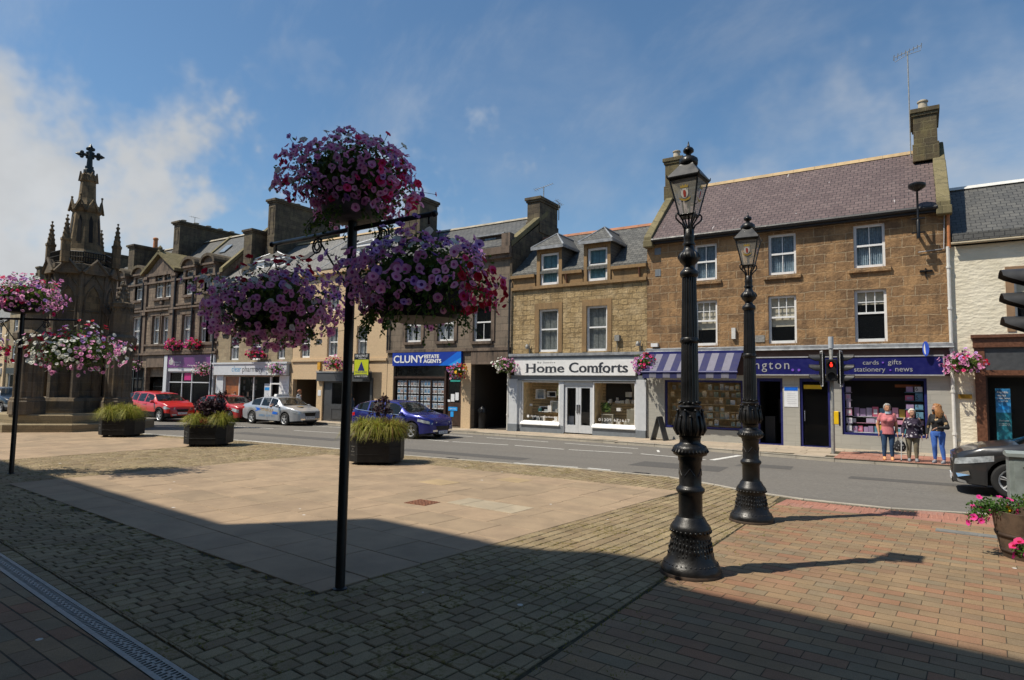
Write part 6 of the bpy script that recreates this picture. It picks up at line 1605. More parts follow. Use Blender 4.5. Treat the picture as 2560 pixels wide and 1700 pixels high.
def p_left(d):
    if d.z > .75: return ch(('red', 3), ('wht', 4), ('pink', 1))
    if d.z > .42 and d.dot(RV) < .3: return ch(('wht', 6), ('pink', 3), ('red', .6))
    if d.z > .3 and d.dot(RV) > .4: return ch(('lilac', 4), ('pink', 3))
    if d.dot(RV) < -.7: return ch(('wht', 3), ('pink', 3))
    return ch(('pink', 14), ('wht', .9))
def p_right(d):
    if d.dot(RV) > .55 and d.z < .35: return ch(('red', 5), ('hot', 3), ('pink', .5))
    if d.z > .45: return ch(('lilac', 5), ('pink', 4), ('wht', .6), ('purple', .5))
    return ch(('pink', 12), ('lilac', 2))
TR = dict(trail=46)
basket('great domed basket of mauve petunias on top of the nearest pole', (PN[0], PN[1], gz(0) + 4.36),   .64, .42, 760, 3000, .046, p_top, G3, bowl=(.34, .16), bowlz=-.36, bowlm=P('dusty_grey_bowl', (.14, .13, .115), .8, var=.5), zmin=-.78, peak=.08, lump=.3, **TR)
basket('mauve basket with white and crimson blooms on top, left arm of the nearest pole', (PN[0] - 1.40, PN[1] + .05, 3.12),   .74, .42, 820, 3000, .046, p_left, G3, bowl=(.40, .26), bowlz=-.2, hang=.62, zmin=-.9, peak=.06, **TR)
basket('lilac and pink basket with a scarlet right side, right arm of the nearest pole', (PN[0] + 1.0, PN[1] - .0, 3.2),   .74, .44, 640, 3000, .046, p_right, G3, bowl=(.44, .3), bowlz=-.22, hang=.55, zmin=-.7, peak=.04, trail=70)
def p_lt(d): return ch(('pink', 6), ('hot', 2), ('lilac', 2), ('wht', 1.5)) if d.z > .3 else ch(('pink', 7), ('lilac', 1), ('hot', 1))
def p_lr(d):
    if d.z > .6: return ch(('red', 2), ('wht', 3), ('lilac', 2), ('hot', 1))
    if d.dot(RV) < -.8: return ch(('red', 2), ('hot', 2), ('wht', 3))
    if d.dot(RV) < .55 and d.z > -.55: return ch(('wht', 16), ('pink', .4))
    return ch(('lilac', 3), ('pink', 4), ('wht', 2)) if d.z > .1 else ch(('pink', 6), ('wht', 1))
def p_ll(d): return ch(('lilac', 3), ('wht', 2), ('pink', 2)) if d.z > .3 else ch(('red', 6), ('hot', 2), ('wht', 2))
basket('sunlit pink and lilac basket on top of the pole at the left edge', (LP[0], LP[1], 4.2), .78, .46, 330, 1300, .058, p_lt, G3, bowl=(.42, .22), bowlz=-.3, zmin=-.75, lump=.2)
basket('sunlit basket of white petunias, right arm of the pole at the left edge', (LP[0] + 1.02, LP[1] + .78, 2.93), .92, .52, 420, 1500, .056, p_lr, G3, bowl=(.42, .28), bowlz=-.2, hang=.72, zmin=-.85, trail=24)
basket('red and lilac basket half cut off by the left edge of the picture', (LP[0] - .95, LP[1] - .72, 2.93), .8, .5, 240, 900, .058, p_ll, G3, bowl=(.42, .28), bowlz=-.2, hang=.72, zmin=-.85)

# ---- baskets on the shop fronts
GB = 'flower baskets hung along the shop fronts'
def p_mix(*w): return lambda d: ch(*w)
def lr(a, b): return lambda d: ch(*a) if d.x < 0 else ch(*b)
def wall_basket(label, x, z, pal, rx=.5, hz=.34, y=None, nf=110, off=.48, trail=10):
    yy = D - off if y is None else y
    B = basket(label, (x, yy, z), rx, hz, nf, 360, .066, pal, GB, bowl=(.24, .2), bowlz=-.12, zmin=-.8, trail=trail)
    m = MB(); m.tube([(0, D - yy - .05, .45), (0, D - yy - .05, .12)], .014, 5); m.tube([(0, D - yy - .05, .42), (0, 0, .42), (0, 0, .12)], .014, 5)
    m.build('wall_bracket', 'blackiron', B)
    return B
wall_basket('mauve basket beside the blue sign, with yellow blooms on its right', -20.05, 2.98, lambda d: ch(('yellow', 2), ('red', 3), ('wht', 1)) if d.x > .3 else ch(('lilac', 4), ('pink', 3), ('hot', 2)), .46, .40)
wall_basket('white and mauve basket on the left corner of the white gift shop sign', -17.05, 3.26, lr([('wht', 5), ('pink', 1)], [('pink', 4), ('lilac', 1), ('wht', 1)]), .55, .36, trail=30)
wall_basket('lilac and scarlet basket between the white gift shop sign and the striped awning', -9.82, 3.28, lr([('lilac', 4), ('pink', 3)], [('hot', 3), ('red', 2), ('lilac', 1)]), .55, .44, off=.7)
wall_basket('mauve pink basket in front of the cream pier at the right, above the brass plate', 1.25, 3.25, lambda d: ch(('red', 3), ('pink', 2)) if d.x > .7 else ch(('pink', 8), ('hot', 1), ('lilac', 1)), .60, .36, nf=150, trail=40)
wall_basket('white and mauve basket on the right end of the pharmacy fascia', -34.8, 3.12, lr([('wht', 5), ('pink', 1)], [('pink', 4), ('lilac', 3)]), .62, .42)
wall_basket('white, pink and mauve basket between the purple sign and the pharmacy', -43.0, 3.15, lr([('hot', 3), ('wht', 4)], [('pink', 5), ('wht', .5)]), .62, .45)
wall_basket('crimson and pink basket beside the pend of the dark Victorian block', -53.0, 3.45, lr([('hot', 4), ('red', 1)], [('wht', 2), ('pink', 4)]), .7, .42)
wall_basket('purple and pink basket over the dark grey shop, partly behind the near pole', -29.3, 3.42, lr([('hot', 3), ('purple', 3)], [('pink', 3), ('red', 1)]), .62, .42)
def window_box(label, x, z, pal, y=D - .45):
    B = basket(label, (x, y, z), .72, .42, 120, 300, .075, pal, 'red window boxes on the upper ledges', bowl=(.3, .24), bowlz=-.15, zmin=-.7, trail=8, name='window_box', cat='window box', ry=.42)
    m = MB(); m.box(-.6, .6, -.2, .28, -.3, -.1); m.build('trough', 'blackplastic', B)
    return B
window_box('red geranium box with violet flowers, left one over the purple sign', -47.3, 4.95, lambda d: ch(('purple', 2), ('magenta', 3), ('red', 1)) if d.x < -.2 and d.z > 0 else ch(('hot', 3), ('red', 2), ('magenta', 2)))
window_box('red geranium box with violet flowers, right one over the purple sign', -44.55, 4.95, lambda d: ch(('magenta', 3), ('purple', 1)) if d.x < -.1 else ch(('hot', 3), ('red', 3)))
window_box('red flower box over the pharmacy sign with purple on top', -37.0, 4.2, lambda d: ch(('purple', 4), ('magenta', 1)) if d.z > .5 else ch(('red', 3), ('hot', 3), ('magenta', 1)))
window_box('small red flower box at the left of the dark Victorian block', -53.9, 4.95, p_mix(('hot', 2), ('red', 3)))

# ================================================================ GRASS PLANTERS
M['gblade'] = leafmat('sedge_blade', [(.17, .20, .02), (.27, .29, .03), (.36, .35, .05), (.20, .24, .022), (.31, .25, .05), (.42, .38, .09)], .35)
M['gred'] = leafmat('bronze_sedge_blade', [(.17, .08, .03), (.22, .12, .04), (.14, .10, .03)], .35)
M['heuch'] = leafmat('purple_leaf', [(.018, .008, .012), (.035, .012, .018), (.05, .018, .022), (.022, .012, .016)], .2)
M['rust'] = leafmat('orange_leaf', [(.22, .06, .02), (.30, .10, .04), (.18, .05, .02)], .3)
def tuft(mb, c, n, L_, w, spread, mi=0, red=0.):
    for _ in range(n):
        a = U(0, 2 * pi); q = U(0, 1) ** .6; base_ = Vector((c[0] + U(-.09, .09), c[1] + U(-.09, .09), c[2])); d = Vector((cos(a), sin(a), 0)); s = Vector((-sin(a), cos(a), 0)); l = L_ * 1.2 * U(.55, 1.15)
        sp = spread * (.22 + .62 * q); pts = []
        for i in range(6):
            t = i / 5; h = l * (1.55 * t - 1.55 * t * t * (.54 + .52 * q)); pts.append(base_ + d * (sp * l * t ** 1.15) + Vector((0, 0, h)))
        vs = []; 
        for i, p in enumerate(pts): ww = w * (1 - (i / 5) ** 2 * .9); vs += [p - s * ww, p + s * ww]
        mb.add(vs, [(2 * i, 2 * i + 1, 2 * i + 3, 2 * i + 2) for i in range(5)], 1 if U(0, 1) < red else mi)
def planter(loc, label, rot, tufts, dark=None, rust=False):
    Q = thing('planter', label, 'planter', loc, rot, 'black grass planters'); S, c, h = .70, .27, .76
    def ring(s, z): k = s / S; return [(x * k, y * k, z) for x, y in ((S, -S + c), (S, S - c), (S - c, S), (-S + c, S), (-S, S - c), (-S, -S + c), (-S + c, -S), (S - c, -S))]
    m = MB(); m.loft([ring(S - .02, .09), ring(S + .01, .10), ring(S + .012, .72), ring(S + .04, .73), ring(S + .04, .77), ring(S - .03, .77), ring(S - .05, .70)], cap=True)
    for k in (.30, .51): m.loft([ring(S + .012, k), ring(S + .018, k + .004), ring(S + .018, k + .008), ring(S + .012, k + .012)], cap=False)
    m.build('tub', 'blackplastic', Q, bevel=.008)
    m = MB()
    for x in (-.42, .42):
        for y in (-.42, .42): m.lathe([(.11, 0), (.10, .1)], 10, (x, y, 0))
    m.box(-.12, .12, -.5, .5, .02, .095); m.build('feet', 'blackplastic', Q)
    m = MB(); u = Vector((1, -1, 0)).normalized(); n_ = Vector((-1, -1, 0)).normalized(); cc = Vector((-(S - c / 2) - .012, -(S - c / 2) - .012, 0)) + n_ * .006
    for q, z, w in (('FORRES', .50, .17), ('IN', .43, .05), ('BLOOM', .36, .15)): m.text(q, cc - u * w / 2 + Vector((0, 0, z)), u, ZF, w, .035, off=n_)
    m.add([cc - u * .09 + Vector((0, 0, .28)), cc + u * .09 + Vector((0, 0, .28)), cc + u * .09 + Vector((0, 0, .286)), cc - u * .09 + Vector((0, 0, .286))], [(0, 1, 2, 3)]); m.build('plaque_lettering', 'galv', Q)
    m = MB(); m.lathe([(.6, .68), (.55, .74), (.0, .78)], 8); m.build('soil', 'earth', Q)
    m = MB()
    for x, y, n, L_, rd in tufts: tuft(m, (x, y, .72), int(n * 1.5), L_, .0085, 1.0, 0, rd)
    m.build('grass_clump', ['gblade', 'gred'], Q)
    if dark:
        m = MB()
        for (x, y, z, r_, n) in dark:
            for _ in range(n): d = rdir(-.4); p = Vector((x, y, z)) + Vector((d.x * r_, d.y * r_, d.z * r_ * .8)) * U(.3, 1.05); leaf(m, p, d + rdir() * .7, U(.06, .14), U(.022, .05), rdir())
            for _ in range(10): d = rdir(.2); m.tube([(x, y, .75), Vector((x, y, z)) + d * r_ * .9], .006, 4)
        m.build('dark_leaved_shrub', 'heuch', Q)
    if rust:
        m = MB()
        for _ in range(160): d = rdir(-.2); p = Vector((-.05, -.5, .86)) + d * U(.03, .16); leaf(m, p, d + rdir() * .6, U(.04, .08), U(.015, .03), rdir())
        m.build('orange_bedding', 'rust', Q)
    return Q
R3 = radians(33)
planter((-13.03, 13.15, gz(-13)), 'nearest black planter of wide arching sedge with a wispy dark shrub behind', radians(36), [(-.4, -.3, 480, .72, .05), (0, -.42, 480, .74, .08), (.4, -.3, 480, .72, .22), (0, .1, 420, .78, .05), (.36, .28, 380, .74, .3), (-.36, .25, 380, .72, .05), (.5, 0, 300, .72, .4)], [(.05, .15, 1.42, .36, 150), (.1, .2, 1.75, .2, 60)])
planter((-21.55, 13.3, gz(-21.5)), 'middle black planter with two grass clumps and a purple-leaved bush', radians(40), [(-.42, -.25, 520, .62, .1), (.42, -.25, 560, .64, .02), (-.38, .2, 360, .6, .15), (.4, .25, 360, .64, .02)], [(-.15, .1, 1.36, .46, 620), (.1, .2, 1.34, .46, 620), (.0, .1, 1.1, .4, 420), (.3, .2, 1.75, .26, 110)], True)
planter((-28.1, 13.45, gz(-28)), 'farthest black planter with one big round mop of sedge, beside the market cross', radians(38), [(-.35, -.3, 520, .78, .0), (.35, -.3, 520, .78, .0), (0, 0, 560, .82, 0), (-.3, .3, 360, .78, 0), (.3, .3, 360, .78, .03)])
# ================================================================ STREET FURNITURE
def signal_head(root, c, face, n, step=.28, lit=None, board=True, visor=.24, r=.115, ped=False):
    """stack of n lamps on a housing: c = centre of the housing, face = direction the lamps look"""
    f = Vector((face[0], face[1], 0)).normalized(); u = Vector((-f.y, f.x, 0)); z = Vector((0, 0, 1)); c = Vector(c); H_ = n * step
    m = MB(); m.T = Matrix.Translation(c) @ Matrix((( u.x, f.x, 0, 0), (u.y, f.y, 0, 0), (0, 0, 1, 0), (0, 0, 0, 1)))
    m.box(-.17 if ped else -.15, .17 if ped else .15, -.12, .04, -H_ / 2, H_ / 2)
    h = m.build('signal_head', 'blackplastic', root, world=True, bevel=.02)
    if board:
        b = MB(); b.T = m.T; b.box(-.26, .26, -.03, -.02, -H_ / 2 - .1, H_ / 2 + .1); b.build('backing_board', 'blackpaint', h, world=True)
        b = MB(); b.T = m.T
        for q in ((-.26, -.225, -H_ / 2 - .1, H_ / 2 + .1), (.225, .26, -H_ / 2 - .1, H_ / 2 + .1), (-.225, .225, H_ / 2 + .065, H_ / 2 + .1), (-.225, .225, -H_ / 2 - .1, -H_ / 2 - .065)): b.box(q[0], q[1], -.032, -.016, q[2], q[3])
        b.build('board_border', 'white', h, world=True)
    for i in range(n):
        zc = H_ / 2 - (i + .5) * step
        v = MB(); v.T = m.T; n_ = 18; A0, A1 = radians(-35), radians(215); secs = []
        for rr in (r * 1.06, r * 1.0):
            secs.append([[(rr * cos(A0 + (A1 - A0) * k / n_), y, zc + rr * sin(A0 + (A1 - A0) * k / n_)) for y in (.03,)] for k in range(n_ + 1)])
        vs = []
        for k in range(n_ + 1):
            a = A0 + (A1 - A0) * k / n_; L_ = visor * min(1, .34 + .66 * (sin(a) + .57) / .85) * (1 if not ped else .4); cy, sy = cos(a), sin(a)
            vs += [(r * 1.08 * cy, .03, zc + r * 1.08 * sy), (r * 1.08 * cy, .03 + L_, zc + r * 1.06 * sy), (r * 1.0 * cy, .03 + L_, zc + r * .98 * sy), (r * 1.0 * cy, .03, zc + r * 1.0 * sy)]
        fs = []
        for k in range(n_):
            for j in range(4): fs.append((4 * k + j, 4 * k + (j + 1) % 4, 4 * k + 4 + (j + 1) % 4, 4 * k + 4 + j))
        v.add(vs, fs); v.build('visor', P('visor_plastic', (.035, .035, .036), .5), h, world=True, smooth=True, angle=50)
        g = MB(); g.T = m.T; g.lathe([(r * .98, 0), (r * .7, .02), (.001, .03)], 18); k0 = len(g.v) - 54
        g.v = [tuple(m.T @ Vector((p[0], p[2], p[1] + zc))) for p in [tuple(m.T.inverted() @ Vector(q)) for q in g.v]]
        g.build('lens', P('lens_dark', (.012, .012, .012), .25), h, world=True, smooth=True)
        if lit is not None and i == lit:
            e = MB(); e.T = m.T
            e.box(-.03, .03, .045, .052, zc - .075, zc + .02); e.ball((0, .048, zc + .055), .026, 8, 6); e.box(-.042, -.03, .045, .052, zc - .04, zc + .02); e.box(.03, .042, .045, .052, zc - .04, zc + .02)
            e.build('red_man', P('red_signal', (.8, .02, .01), .4, emit=((1, .03, .015), 2.2)), h, world=True)
    return h
q0 = Vector((-2.5, 23.9, gz(-2.5) + .09))
TL = thing('traffic_light', 'grey traffic light post with red pedestrian signal in front of the card shop', 'traffic light', q0)
m = MB(); m.lathe([(.062, 0), (.062, 3.9), (.05, 3.92), (.05, 3.94)], 14, q0); m.build('post', 'galv', TL, world=True, smooth=True, angle=40)
m = MB(); m.lathe([(.085, 3.55), (.085, 3.95)], 14, q0); m.build('post_cap', 'palegrey', TL, world=True, smooth=True, angle=40)
V_ = Vector((.6, -.8, 0))
signal_head(TL, q0 + Vector((-.32, -.05, 2.86)), (-1, -.25), 3, .34, board=True, visor=.34, r=.13)
signal_head(TL, q0 + Vector((.32, .0, 2.86)), (1, -.05), 3, .34, board=True, visor=.34, r=.13)
signal_head(TL, q0 + Vector((.02, -.22, 2.80)), (.12, -1), 2, .37, lit=0, board=False, ped=True, r=.125)
m = MB(); m.box(q0.x - .3, q0.x + .3, q0.y - .03, q0.y + .03, q0.z + 3.28, q0.z + 3.33); m.box(q0.x - .3, q0.x + .3, q0.y - .03, q0.y + .03, q0.z + 2.48, q0.z + 2.53); m.build('clamp_arms', 'blackpaint', TL, world=True)
m = MB(); m.box(q0.x + .06, q0.x + .2, q0.y - .1, q0.y + .06, q0.z + .98, q0.z + 1.42); m.build('push_button_box', P('yellow_box', (.78, .50, .01), .4, var=.03), TL, world=True, bevel=.02)
m = MB(); m.box(q0.x + .2, q0.x + .24, q0.y - .1, q0.y + .06, q0.z + .94, q0.z + 1.4); m.build('button_plate', 'blackpaint', TL, world=True)
q1 = Vector((1.97, 12.95, gz(1.9)))
T2 = thing('traffic_light', 'black traffic signal cut by the right edge, only its three visors showing', 'traffic light', q1)
m = MB(); m.lathe([(.062, 0), (.062, 4.3)], 14, q1); m.build('post', 'galv', T2, world=True, smooth=True, angle=40)
signal_head(T2, q1 + Vector((-.22, 0, 3.60)), (-1, -.12), 3, .385, board=True, visor=.56, r=.165)

# grey control cabinet at the right edge
x0, y0, z0 = 1.10, 12.1, gz(1.2)
CB = thing('control_cabinet', 'grey-green steel street cabinet behind the flower barrel', 'cabinet', (x0 + .4, y0 + .2, z0))
m = MB(); m.box(x0, x0 + .85, y0, y0 + .42, z0 - .02, z0 + 1.2); m.build('body', P('grey_green_cabinet', (.20, .235, .225), .5, var=.14, vs=9), CB, world=True, bevel=.008)
m = MB(); m.prism([(y0 - .03, z0 + 1.2), (y0 + .45, z0 + 1.2), (y0 + .45, z0 + 1.24), (y0 + .2, z0 + 1.28), (y0 - .03, z0 + 1.25)], 'x', x0 - .03, x0 + .88); m.build('lid', P('grey_green_lid', (.24, .275, .265), .5), CB, world=True)
m = MB(); m.box(x0 + .06, x0 + .42, y0 - .012, y0, z0 + .1, z0 + 1.14); m.box(x0 + .43, x0 + .79, y0 - .012, y0, z0 + .1, z0 + 1.14); m.build('door', P('grey_green_door', (.205, .24, .23), .5, var=.2, vs=5), CB, world=True)
m = MB(); m.tube([(x0 + .16, y0 - .016, z0 + 1.05), (x0 + .3, y0 - .016, z0 + .98)], .006, 4); m.box(x0 + .2, x0 + .23, y0 - .03, y0 - .012, z0 + .6, z0 + .72); m.build('handle', 'blackpaint', CB, world=True)

# half-barrel tubs
M['stave'] = P('weathered_oak_stave', (.085, .055, .035), .85, var=.45, vs=5, bs=.4, bscale=25)
def barrel(loc, label, pal_pts, rad=.46, h=.60, nl=900, rot=0):
    Q = thing('barrel_planter', label, 'barrel planter', loc, rot, 'half-barrel flower tubs')
    m = MB(); m.lathe([(rad * .76, 0), (rad * .86, h * .3), (rad * .94, h * .62), (rad, h), (rad * .93, h), (rad * .88, h * .8)], 48, fn=lambda th, r_, z: r_ * (1 - .018 * (abs((th * 20 / (2 * pi)) % 1 - .5) > .42)))
    m.build('barrel', 'stave', Q, smooth=True, angle=25)
    m = MB()
    for k, z in ((.80, .12), (.91, .46)): m.lathe([(rad * k + .006, h * z), (rad * (k + .02) + .008, h * z + .045)], 40)
    m.build('hoops', P('rusty_hoop', (.06, .04, .03), .7, .4), Q, smooth=True)
    lf = MB(); fm = MB()
    for (c, r_, n, nf, pal, fr) in pal_pts:
        c = Vector(c)
        for _ in range(n): d = rdir(-.5); p = c + Vector((d.x * r_[0], d.y * r_[1], d.z * r_[2])) * U(.3, 1); leaf(lf, p, d + rdir() * .7, U(.025, .05), U(.009, .018), rdir())
        got = []; k = 0
        while len(got) < nf and k < 2000:
            k += 1; d = rdir(-.7); p = c + Vector((d.x * r_[0], d.y * r_[1], d.z * r_[2])) * U(.95, 1.12)
            if any((p - g_).length < fr * 1.3 for g_ in got): continue
            got.append(p); kk = pal(d); flower(fm, p, d + Vector((.3, -.5, .2)) * .8 + rdir() * .4, fr * U(.85, 1.1), FI[kk], FI[THROAT[kk]])
    lf.build('foliage', leafmat('fresh_leaf', [(.03, .08, .012), (.06, .14, .02), (.09, .18, .03)]), Q); fm.build('blossoms', FC, Q)
    return Q
PK = lambda d: ch(('magenta', 5), ('hot', 1))
barrel((1.22, 10.75, gz(1.2)), 'half-barrel of pink petunias and yellow flowers under the grey cabinet', [((-.44, -.08, .60), (.30, .22, .17), 700, 12, PK, .043), ((-.62, -.2, .50), (.12, .12, .14), 200, 7, PK, .046), ((.0, -.1, .70), (.36, .3, .13), 700, 8, lambda d: ch(('yellow', 5), ('magenta', 2)), .045), ((.25, .0, .72), (.3, .3, .12), 400, 6, lambda d: ch(('yellow', 3), ('magenta', 3)), .045)])
barrel((1.62, 8.1, gz(1.6)), 'half-barrel beyond the right edge, its trailing pink petunias reaching into view', [((-.1, 0, .66), (.4, .36, .14), 700, 14, PK, .045), ((-.55, -.1, .62), (.18, .16, .12), 260, 4, PK, .045), ((-.80, -.14, .60), (.10, .09, .13), 120, 9, PK, .048)])

# litter bin in the pend, A-board, for-sale board
q = Vector((-19.0, D + .35, .06))
LB = thing('litter_bin', 'black round litter bin in the mouth of the dark pend', 'bin', q)
m = MB(); m.lathe([(.2, 0), (.21, .05), (.2, .08), (.23, .75), (.25, .78), (.25, .84)], 18, q); m.build('body', 'blackplastic', LB, world=True, smooth=True, angle=40)
m = MB(); m.lathe([(.25, .84), (.24, .95), (.18, 1.1), (.05, 1.17), (.001, 1.18)], 18, q); m.box(q.x - .14, q.x + .14, q.y - .255, q.y - .2, q.z + .88, q.z + 1.0); m.build('hood', 'blackpaint', LB, world=True, smooth=True, angle=40)
q = Vector((-9.15, D - .75, gz(-9) + .09))
AB = thing('pavement_sign', 'dark A-board leaning open on the pavement left of the striped awning window', 'A-board', q)
for s_, nm in ((1, 'front_board'), (-1, 'rear_board')):
    m = MB(); m.prism([(q.x + s_ * .30, q.z), (q.x + s_ * .02, q.z + .98), (q.x + s_ * .005, q.z + .98), (q.x + s_ * .26, q.z)], 'y', q.y - .3, q.y + .3); m.build(nm, 'greyfascia', AB, world=True)
q = Vector((-27.0, D - .55, 2.55))
FS = thing('for_sale_board', 'yellow and black for-sale board with blue triangle over the dark grey shop', 'estate agent board', q)
bw, bz0, bz1 = 1.22, 2.55, 4.02
m = MB(); m.box(q.x - bw / 2, q.x + bw / 2, q.y, q.y + .03, bz0, bz1); m.build('board', 'blackpaint', FS, world=True)
m = MB(); m.box(q.x - bw / 2 + .04, q.x + bw / 2 - .04, q.y - .006, q.y, bz0 + .22, bz1 - .36); m.build('yellow_panel', P('lime_yellow_print', (.46, .50, .01), .5, var=.04), FS, world=True)
m = MB(); m.add([(q.x - .28, q.y - .01, 3.02), (q.x + .28, q.y - .01, 3.02), (q.x, q.y - .01, 3.56)], [(0, 1, 2)]); m.box(q.x - .48, q.x + .48, q.y - .01, q.y - .007, 2.80, 2.83); m.text('SHEPHERD', (q.x - .48, q.y - .011, 2.90), XF, ZF, .96, .09); m.build('blue_print', P('dark_blue_print', (.012, .012, .13), .5), FS, world=True)
m = MB(); m.text('FOR SALE/MAY LET', (q.x - .5, q.y - .006, 3.80), XF, ZF, 1.0, .15); m.text('COMMERCIAL', (q.x - .25, q.y - .006, 3.70), XF, ZF, .6, .05); m.text('01463 712239', (q.x - .5, q.y - .006, 2.66), XF, ZF, 1.0, .08); m.build('white_print', 'white', FS, world=True)
m = MB(); m.tube([(q.x, q.y + .03, 3.4), (q.x, D + .05, 3.4)], .02, 5); m.tube([(q.x, q.y + .03, 2.8), (q.x, D + .05, 2.8)], .02, 5); m.build('brackets', 'galv', FS, world=True)

# wall-mounted street light on the brown building
q = Vector((.12, D, 7.6))
SLm = thing('wall_street_light', 'black mushroom street light on a bracket high on the brown wall', 'street light', q)
m = MB(); m.lathe([(.06, 0), (.06, .62), (.05, .64), (.035, .7), (.035, 1.7), (.05, 1.72)], 12, (q.x, D - .5, 7.6)); m.build('column', 'blackiron', SLm, world=True, smooth=True, angle=40)
m = MB()
for z in (7.78, 8.28): m.box(q.x - .04, q.x + .04, D - .5, D, z, z + .07); m.box(q.x - .2, q.x + .2, D - .54, D - .44, z + .01, z + .05)
m.build('wall_brackets', 'blackiron', SLm, world=True)
m = MB(); m.lathe([(.05, 1.68), (.12, 1.72), (.24, 1.80), (.27, 1.86), (.27, 1.93), (.2, 1.97), (.05, 2.0)], 18, (q.x, D - .5, 7.6)); m.build('head', 'blackiron', SLm, world=True, smooth=True, angle=40)

def aerial(loc, label, h, boom, ang, tilt=0., els=9, loop=False):
    Q = thing('television_aerial', label, 'aerial', loc, 0, 'television aerials'); m = MB(); m.tube([(0, 0, 0), (0, 0, h)], .025, 6); m.build('mast', 'galv', Q)
    d = Vector((cos(ang), sin(ang), tilt)).normalized(); u = Vector((-sin(ang), cos(ang), 0)); c = Vector((0, 0, h)); m = MB()
    m.tube([c - d * boom * .5, c + d * boom * .5], .014, 5)
    for i in range(els): p = c + d * boom * (i / (els - 1) - .5); l = .16 + .1 * (i < 2); m.tube([p - u * l, p + u * l], .008, 4); m.tube([p - Vector((0, 0, .1)), p + Vector((0, 0, .1))], .007, 4) if i < 2 or loop else None
    if loop: m.tube([c - d * boom * .5, c - d * boom * .46 - Vector((0, 0, .2)), c - d * .05 - Vector((0, 0, .12)), c + d * boom * .46 - Vector((0, 0, .2)), c + d * boom * .5], .012, 5)
    m.build('yagi', 'galv', Q); return Q
aerial((-.03, D + 2.75, 11.6), 'tall television aerial on a long mast beside the right-hand brown chimney', 4.35, 1.0, .1, .32, 8, True)
aerial((-17.4, D + 3.6, 12.6), 'flat television aerial pointing left above the chimney left of the two dormers', .85, 1.1, .15, .22, 9)
aerial((-16.75, D + 4.2, 11.6), 'bent television aerial on the right flank of the chimney left of the two dormers', 1.0, .5, 1.2, -.4, 5)
aerial((-51.2, D + 3.0, 15.4), 'small aerial on the wide Victorian chimney stack', .75, .9, .1, -.25, 5)

# ================================================================ THE TALL BUILDING BEHIND THE VIEWER (it throws the shadow over the square)
HB = thing('town_building', 'tall stone building behind the viewer casting its shadow over the square', 'building', (-14, -3, 0))
prof = [(-40, -1), (-40, 17.3), (-29.7, 16.0), (-24.8, 15.2), (-15.85, 13.7), (-15.85, 16.75), (-14.1, 16.5), (-13.1, 16.3), (-12.45, 16.6), (-12.1, 17.2), (-11.3, 17.2), (-10.6, 16.4), (-10.2, 15.62), (-9, 15.4), (-6.9, 15.1), (-3, 14.5), (10, 14.2), (10, -1)]
prof = [(x, z if z < 0 else gz(x) + (z - gz(x)) * 1.125) for x, z in prof]
m = MB(); m.prism(prof, 'y', -9.5, -1.62); m.build('wall', 'vict_stone', HB, world=True)
for i in range(14):
    for k in range(3):
        x = -38 + i * 3.4; z = 1.2 + k * 4
        m = MB(); m.box(x, x + 1.3, -1.64, -1.6, z, z + 2.2); m.build('window', 'dark', HB, world=True)
